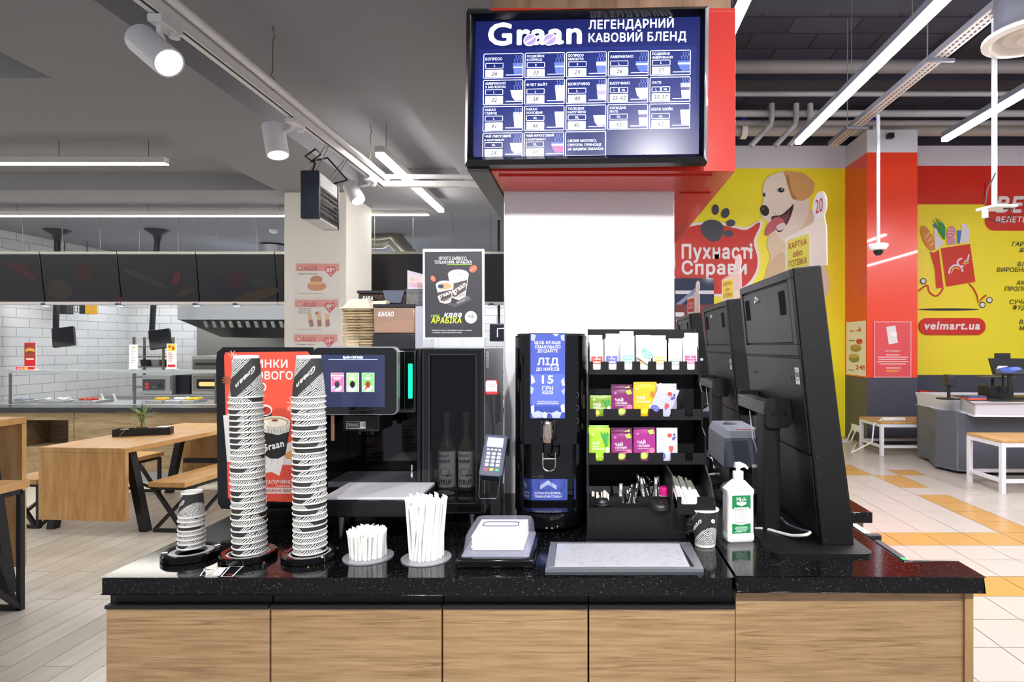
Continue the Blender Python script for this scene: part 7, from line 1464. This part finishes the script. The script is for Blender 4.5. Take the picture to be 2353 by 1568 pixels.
# ---------------------------------------------------------------- self-service kiosks
KM = M('0d0d0f', .5, bump=.25, bscale=1100, spec=.35); KD = M('131519', .42, bump=.2, bscale=1000, spec=.4)
def kiosk(x0, yn, label, width=.55, H=.745, detail=True):
    t = T('self_service_kiosk', (x0, yn, CT), label, 'kiosk'); dx = .075; th = .087
    def KP(a, z, off=0): return Vector((x0+dx*(1-z/H)-off, yn+a, CT+z))
    x = MB()
    x.hexa([(x0+dx, yn, CT+.006), (x0+dx+th, yn, CT+.006), (x0+dx+th, yn+width, CT+.006), (x0+dx, yn+width, CT+.006), (x0, yn, CT+H-.008), (x0+th-.012, yn, CT+H), (x0+th-.012, yn+width, CT+H), (x0, yn+width, CT+H-.008)], KM); x.build('housing', None, t, bevel=.004)
    MB().hexa([(x0+dx+th+.001, yn+.02, CT+.05), (x0+dx+th+.005, yn+.02, CT+.05), (x0+dx+th+.005, yn+width-.02, CT+.05), (x0+dx+th+.001, yn+width-.02, CT+.05), (x0+th-.011, yn+.02, CT+H-.03), (x0+th-.007, yn+.02, CT+H-.03), (x0+th-.007, yn+width-.02, CT+H-.03), (x0+th-.011, yn+width-.02, CT+H-.03)], M('0a0b0e', .08)).build('touch_screen', None, t)
    def slab(a0, a1, z0, z1, o0, o1, m_, name, bev=.002):
        q = MB(); q.hexa([KP(a0, z0, o1), KP(a0, z0, o0), KP(a1, z0, o0), KP(a1, z0, o1), KP(a0, z1, o1), KP(a0, z1, o0), KP(a1, z1, o0), KP(a1, z1, o1)], m_); return q.build(name, None, t, bevel=bev)
    # door recess: raised frame with an inset door
    fr = MB(); z0, z1 = .505, H-.012
    for a0, a1, b0, b1 in ((.004, width-.004, z1-.022, z1), (.004, width-.004, z0, z0+.03), (.004, .035, z0+.03, z1-.022), (width-.03, width-.004, z0+.03, z1-.022)): fr.hexa([KP(a0, b0, .008), KP(a0, b0, 0), KP(a1, b0, 0), KP(a1, b0, .008), KP(a0, b1, .008), KP(a0, b1, 0), KP(a1, b1, 0), KP(a1, b1, .008)], KD)
    fr.build('door_frame', None, t, bevel=.0015)
    d = slab(.042, width-.037, z0+.036, z1-.028, .0005, .006, KD, 'door')
    c = KP(width*.62, z1-.055, .006); 
    lk = MB().cyl(c, c-Vector((.008, 0, -.0008)), .011, .0105, 18, M('d6d8dc', .2, metal=.7)).box(c.x-.0092, c.x-.008, c.y-.0015, c.y+.0015, c.z-.006, c.z+.006, M('222226')).build('lock', None, d)
    v = MB()
    for a0 in (.075, width-.105):
        for k in range(5):
            aa = a0+k*.011; v.hexa([KP(aa, z1-.115, .0075), KP(aa, z1-.115, .006), KP(aa+.004, z1-.115, .006), KP(aa+.004, z1-.115, .0075), KP(aa, z1-.048, .0075), KP(aa, z1-.048, .006), KP(aa+.004, z1-.048, .006), KP(aa+.004, z1-.048, .0075)], M('030304', .9))
    v.build('vent_slots', None, d)
    slab(.004, width-.004, .245, .498, .0005, .006, KD, 'rear_panel'); slab(.004, width-.004, .03, .240, .0005, .004, KD, 'rear_panel')
    sc = MB()
    for a, z in ((.06, .445), (.085, .445), (width-.09, .445), (width-.115, .445), (.06, .30), (.085, .30), (width-.1, .30)): p = KP(a, z, .006); sc.cyl(p, p-Vector((.002, 0, 0)), .003, n=8, mat=M('0a0a0b', .3))
    sc.build('screws', None, t)
    s2 = MB()
    for z in (H-.02, .53, .48, .24, .2, .02): p = KP(0, z, -.018 if z > .5 else -.012); s2.cyl(p, p-Vector((0, .0015, 0)), .0035, n=10, mat=M('34353a', .3, metal=.5))
    s2.build('side_screws', None, t)
    ar = Art(KP(.05, .474, .0065), (0, -1, 0), KP(0, .4, 0)-KP(0, 1.4, 0)+Vector((0, 0, 0)), (-1, 0, -.1), step=.0003); ar.rect(0, 0, .032, .045, 'd9d9dc')
    for k in range(9): ar.rect(.004+k*.003, .012, .0055+k*.003, .026, '3a3a3e', up=False)
    ar.k += 1; ar.rect(.004, .031, .028, .034, '8a8a8e').rect(.004, .005, .022, .008, '8a8a8e'); ar.build('barcode_label', t)
    # stand: base plate, post, cross bar with brackets
    b_ = MB(); b_.prism(rr(x0-.074, yn-.07, x0+.185, yn+.40, .03), (0, 0, CT), (1, 0, 0), (0, 1, 0), (0, 0, .0085), KM); b_.build('base_plate', None, t, bevel=.002)
    xp_ = x0-.005
    MB().box(xp_-.035, xp_+.012, yn+.13, yn+.20, CT+.009, CT+.335, KM).build('post', None, t, bevel=.002)
    MB().box(xp_-.035, xp_+.012, yn+.125, yn+.43, CT+.335, CT+.372, M('2a2a2d', .35, bump=.2, bscale=900)).build('cross_bar', None, t, bevel=.002)
    for a in (.118, .437):
        q = MB(); q.prism(rr(xp_-.033, CT+.30, x0+.035, CT+.385, .014), (0, yn+a, 0), (1, 0, 0), (0, 0, 1), (0, .005, 0), KM); q.build('bracket_plate', None, t)
    q = MB()
    for xx in (xp_-.01, xp_+.02): q.cyl((xx, yn+.118, CT+.343), (xx, yn+.114, CT+.343), .005, n=12, mat=M('0c0c0d', .25))
    q.build('bracket_bolts', None, t)
    if detail:
        MB().tube([(xp_-.03, yn+.30, CT+.33), (xp_-.028, yn+.27, CT+.25), (xp_-.015, yn+.2, CT+.16), (xp_-.0, yn+.21, CT+.12)], .0022, 6, M('a9abb2', .4)).build('hanging_lead', None, t)
    return t
k1 = kiosk(.534, 1.60, 'nearest black tilted self-service kiosk, with barcode label and lock on its back')
k2 = kiosk(.605, 2.68, 'second black self-service kiosk, behind the nearest one')
k3 = kiosk(.625, 3.80, 'farthest black self-service kiosk, mostly hidden behind the tea rack')
def ksign(x0, yn, label, txt, w=.145, plate='yellow'):
    z = CT+.747; t = T('acrylic_sign', (x0+.03, yn+.2, z), label, 'sign'); AC = M('f3e9e4', .15, alpha=.5); a0 = yn+.05
    # sign faces back over the kiosk: plate with round head
    u = Vector((.05, -.24, 0)).normalized()*.56
    o = Vector((x0+.008, yn+.19, z)); v = Vector((0, 0, .62)); n = v.cross(u).normalized()
    if n.x > 0: n = -n
    q = [(0, 0), (.36, 0), (.355, .20)]
    q = [(0, 0), (.375, 0), (.37, .16)]+[(.315+.058*math.cos(a), .265+.062*math.sin(a)) for a in [-.9+k*(PI+1.6)/16 for k in range(17)]]+[(.26, .20), (.02, .175), (0, .17)]
    x = MB(); x.prism(q, o, u, v, n*.003, AC); x.build('acrylic_plate', None, t)
    ar = Art(o+n*.0035, u, -v, n, step=.0004)
    pc, tc2 = ('efe25a', 'b8483c') if plate == 'yellow' else ('c8302c', 'f2e4e0')
    ar.rect(.012, -.165, .235, -.01, 'f2efe4', r=.008).rect(.02, -.158, .227, -.016, pc, r=.006)
    if len(txt) == 3:
        for k, (s_, w_) in enumerate(zip(txt, (.17, .09, .17))): ar.text(s_, .123, -.113+k*.042, .026, tc2, .015, al='c', w=w_)
    else:
        for k, s_ in enumerate(txt): ar.text(s_, .123, -.09+k*.042, .026, tc2, .015, al='c', w=.15)
    ar.ell(.315, -.265, .05, .055, 'e9e6ea')
    if plate == 'yellow' and yn < 2: ar.text('20', .315, -.236, .058, 'c8322c', .01, al='c', w=.062)
    ar.build('print', t); return t
ksign(.58, 1.63, 'clear sign reading card or cash on the nearest kiosk, with number disc', ('КАРТКА', 'або', 'ГОТІВКА'))
ksign(.63, 2.74, 'clear sign with yellow panel standing on the second kiosk', ('КАРТКА', 'або', 'ГОТІВКА'))
ksign(.645, 3.86, 'clear sign with red panel standing on the farthest kiosk', ('ТІЛЬКИ', 'КАРТКА'), plate='red')
# ---------------------------------------------------------------- printer and clutter between the kiosks
t = T('receipt_printer', (X(1700, 2.25), 2.4, CT), 'grey receipt printer on a black mount behind the sanitizer bottle', 'printer')
PG = M('4f5560', .45, bump=.1, bscale=600); yp0 = 2.22
xA, xB_ = X(1664, yp0), X(1752, yp0); zA, zB = Z(1076, yp0), Z(1010, yp0); zC = Z(990, yp0)
x = MB(); x.hexa([(xA, yp0, zA), (xB_, yp0, zA), (xB_, yp0+.3, zA), (xA, yp0+.3, zA), (xA, yp0, zB), (xB_, yp0, zB), (xB_, yp0+.3, zB), (xA, yp0+.3, zB)], PG); x.build('body', None, t, bevel=.004)
x = MB(); x.hexa([(xA, yp0, zB+.0005), (xB_, yp0, zB+.0005), (xB_, yp0+.3, zB+.0005), (xA, yp0+.3, zB+.0005), (xA+.015, yp0+.02, zC), (xB_, yp0+.02, zC), (xB_, yp0+.3, zC), (xA+.015, yp0+.3, zC)], M('6d737d', .45)); x.build('lid', None, t, bevel=.004)
MB().box(xA+.05, xB_, yp0+.022, yp0+.03, zC, zC+.002, M('c86a5a', .4)).build('red_edge', None, t)
ar = PXART(yp0-.0005); ar.rect(1728, 1068, 1745, 1075, 'd9d4c8').text('RoHS', 1729, 1073, 3, '8a7a6a', .01); ar.build('rating_label', t)
MB().box(xA+.03, xB_-.02, yp0+.05, yp0+.25, CT, zA-.0005, M('101012', .5)).build('mount', None, t, bevel=.004)
MB().tube([W(1653, 1003, 2.35), W(1655, 985, 2.4), W(1670, 976, 2.4), W(1690, 978, 2.4), W(1705, 990, 2.4)], .012, 8, M('2a2b30', .4)).build('scanner_hood', None, t)
t = T('receipt_printer', (X(1630, 3.3), 3.4, CT), 'grey printer with red edge glimpsed behind the tea rack', 'printer'); yy = 3.3; MB().box(X(1608, yy), X(1650, yy)+.05, yy, yy+.3, Z(962, yy), Z(945, yy), PG).build('body', None, t, bevel=.01); MB().box(X(1615, yy), X(1650, yy), yy+.05, yy+.2, CT, Z(962, yy)-.001, M('101012', .5)).build('mount', None, t)
MB().tube([W(1612, 938, yy), W(1625, 930, yy), W(1640, 935, yy), W(1648, 945, yy)], .012, 8, M('2a2b30', .4)).build('cover', None, t)
def cable(pts, r, col, label):
    x = MB(); P_ = [Vector(p) for p in pts]; out = []
    for i in range(len(P_)-1):
        p0, p1, p2, p3 = P_[max(i-1, 0)], P_[i], P_[i+1], P_[min(i+2, len(P_)-1)]
        for k in range(6):
            s_ = k/6; out.append(.5*((2*p1)+(p2-p0)*s_+(2*p0-5*p1+4*p2-p3)*s_*s_+(3*p1-p0-3*p2+p3)*s_**3))
    out.append(P_[-1]); x.tube(out, r, 7, M(col, .4)); return x.solo('cable', None, label, 'cable')
def gp(px, py, z): Y = F*(HC-z)/(py-PY); return (X(px, Y), Y, z)
cable([gp(1735, 1216, CT+.006), gp(1760, 1216, CT+.01), gp(1790, 1224, CT+.012), gp(1820, 1231, CT+.018), gp(1850, 1230, CT+.03), gp(1862, 1224, CT+.035)], .0042, 'e9e7e4', 'thick white cable running to the foot of the nearest kiosk')
cable([gp(1795, 1190, CT+.05), gp(1810, 1205, CT+.03), gp(1840, 1217, CT+.03), gp(1862, 1222, CT+.035)], .003, '4a4c5c', 'thin dark cable above the thick white one')
cable([gp(1618, 1094, CT+.02), gp(1640, 1090, CT+.02), gp(1675, 1091, CT+.02)], .005, 'd9d9d6', 'white cable lying across the worktop behind the rack')
cable([gp(1628, 1040, CT+.02), gp(1632, 1062, CT+.02), gp(1655, 1080, CT+.02), gp(1690, 1090, CT+.008), gp(1720, 1110, CT+.008)], .005, '0e0e10', 'looping black cable beside the grey printer')
cable([gp(1616, 1064, CT+.03), gp(1634, 1052, CT+.04), gp(1640, 1075, CT+.02), gp(1662, 1072, CT+.02)], .004, 'c9c9c4', 'tangled pale cable by the rack edge')
cable([gp(1712, 1165, CT+.02), gp(1730, 1155, CT+.03), gp(1752, 1150, CT+.03)], .006, 'c4c4c8', 'short pale cable behind the sanitizer bottle')
cable([gp(1625, 1120, CT+.006), gp(1660, 1112, CT+.006), gp(1700, 1116, CT+.006), gp(1760, 1160, CT+.006)], .004, '0c0c0e', 'long black cable on the worktop behind the bottle')
for (px, py, lb, L) in ((1722, 1138, 'black cylindrical scanner lying behind the sanitizer bottle', .16), (1622, 1052, 'black cylindrical scanner lying beyond the rack', .2)):
    p = Vector(gp(px, py+16, CT+.034)); x = MB(); x.cyl(p, p+Vector((-.03, L, 0)), .033, n=26, mat=M('121214', .35)).cyl(p-Vector((-.002, .004, 0)), p, .026, n=26, mat=M('050506', .6)); x.solo('handheld_scanner', None, lb, 'scanner')
for (px, py, w, d, lb) in ((1655, 1120, .1, .16, 'flat black pad on the worktop behind the sanitizer bottle'), (1640, 1085, .12, .2, 'flat black plate under the cables beyond the rack')):
    Y = F*(HC-CT)/(py-PY); x = MB(); x.prism(rr(X(px, Y)-w/2, Y, X(px, Y)+w/2, Y+d, .02), (0, 0, CT), (1, 0, 0), (0, 1, 0), (0, 0, .006), KM); x.solo('kiosk_mat', None, lb, 'plate', bevel=.002)
# items on the far edge of the kiosk worktop
x = MB(); p = gp(2010, 1240, 1.1); t = T('handheld_reader', (.80, 1.72, 1.08), 'small dark handheld reader with green light hooked beside the worktop edge', 'reader')
MB().box(.776, .812, 1.56, 1.70, 1.11, 1.142, M('2c2c32', .4)).build('body', None, t, bevel=.006); MB().box(.786, .806, 1.55, 1.559, 1.132, 1.140, M('4ab870', .4, emit=.5)).build('light', None, t)
MB().box(.778, .825, 1.76, 1.88, 1.10, 1.135, M('c9ccd0', .3)).box(.778, .835, 1.74, 1.759, 1.10, 1.142, M('1d1d20', .4)).build('cradle', None, t, bevel=.004)
MB().box(.76, .775, 1.60, 1.95, 1.02, 1.113, M('1d1d20', .5)).build('bracket', None, t)
t = T('kiosk_wing_shelf', (.84, 2.2, CT-.045), 'black worktop wing with wooden support beyond the nearest kiosk', 'worktop')
MB().box(.775, .905, 1.947, 2.65, CT-.035, CT, gran).build('slab', None, t, bevel=.003); MB().box(.775, .885, 1.97, 2.0, .02, CT-.036, mlam).build('support', None, t)
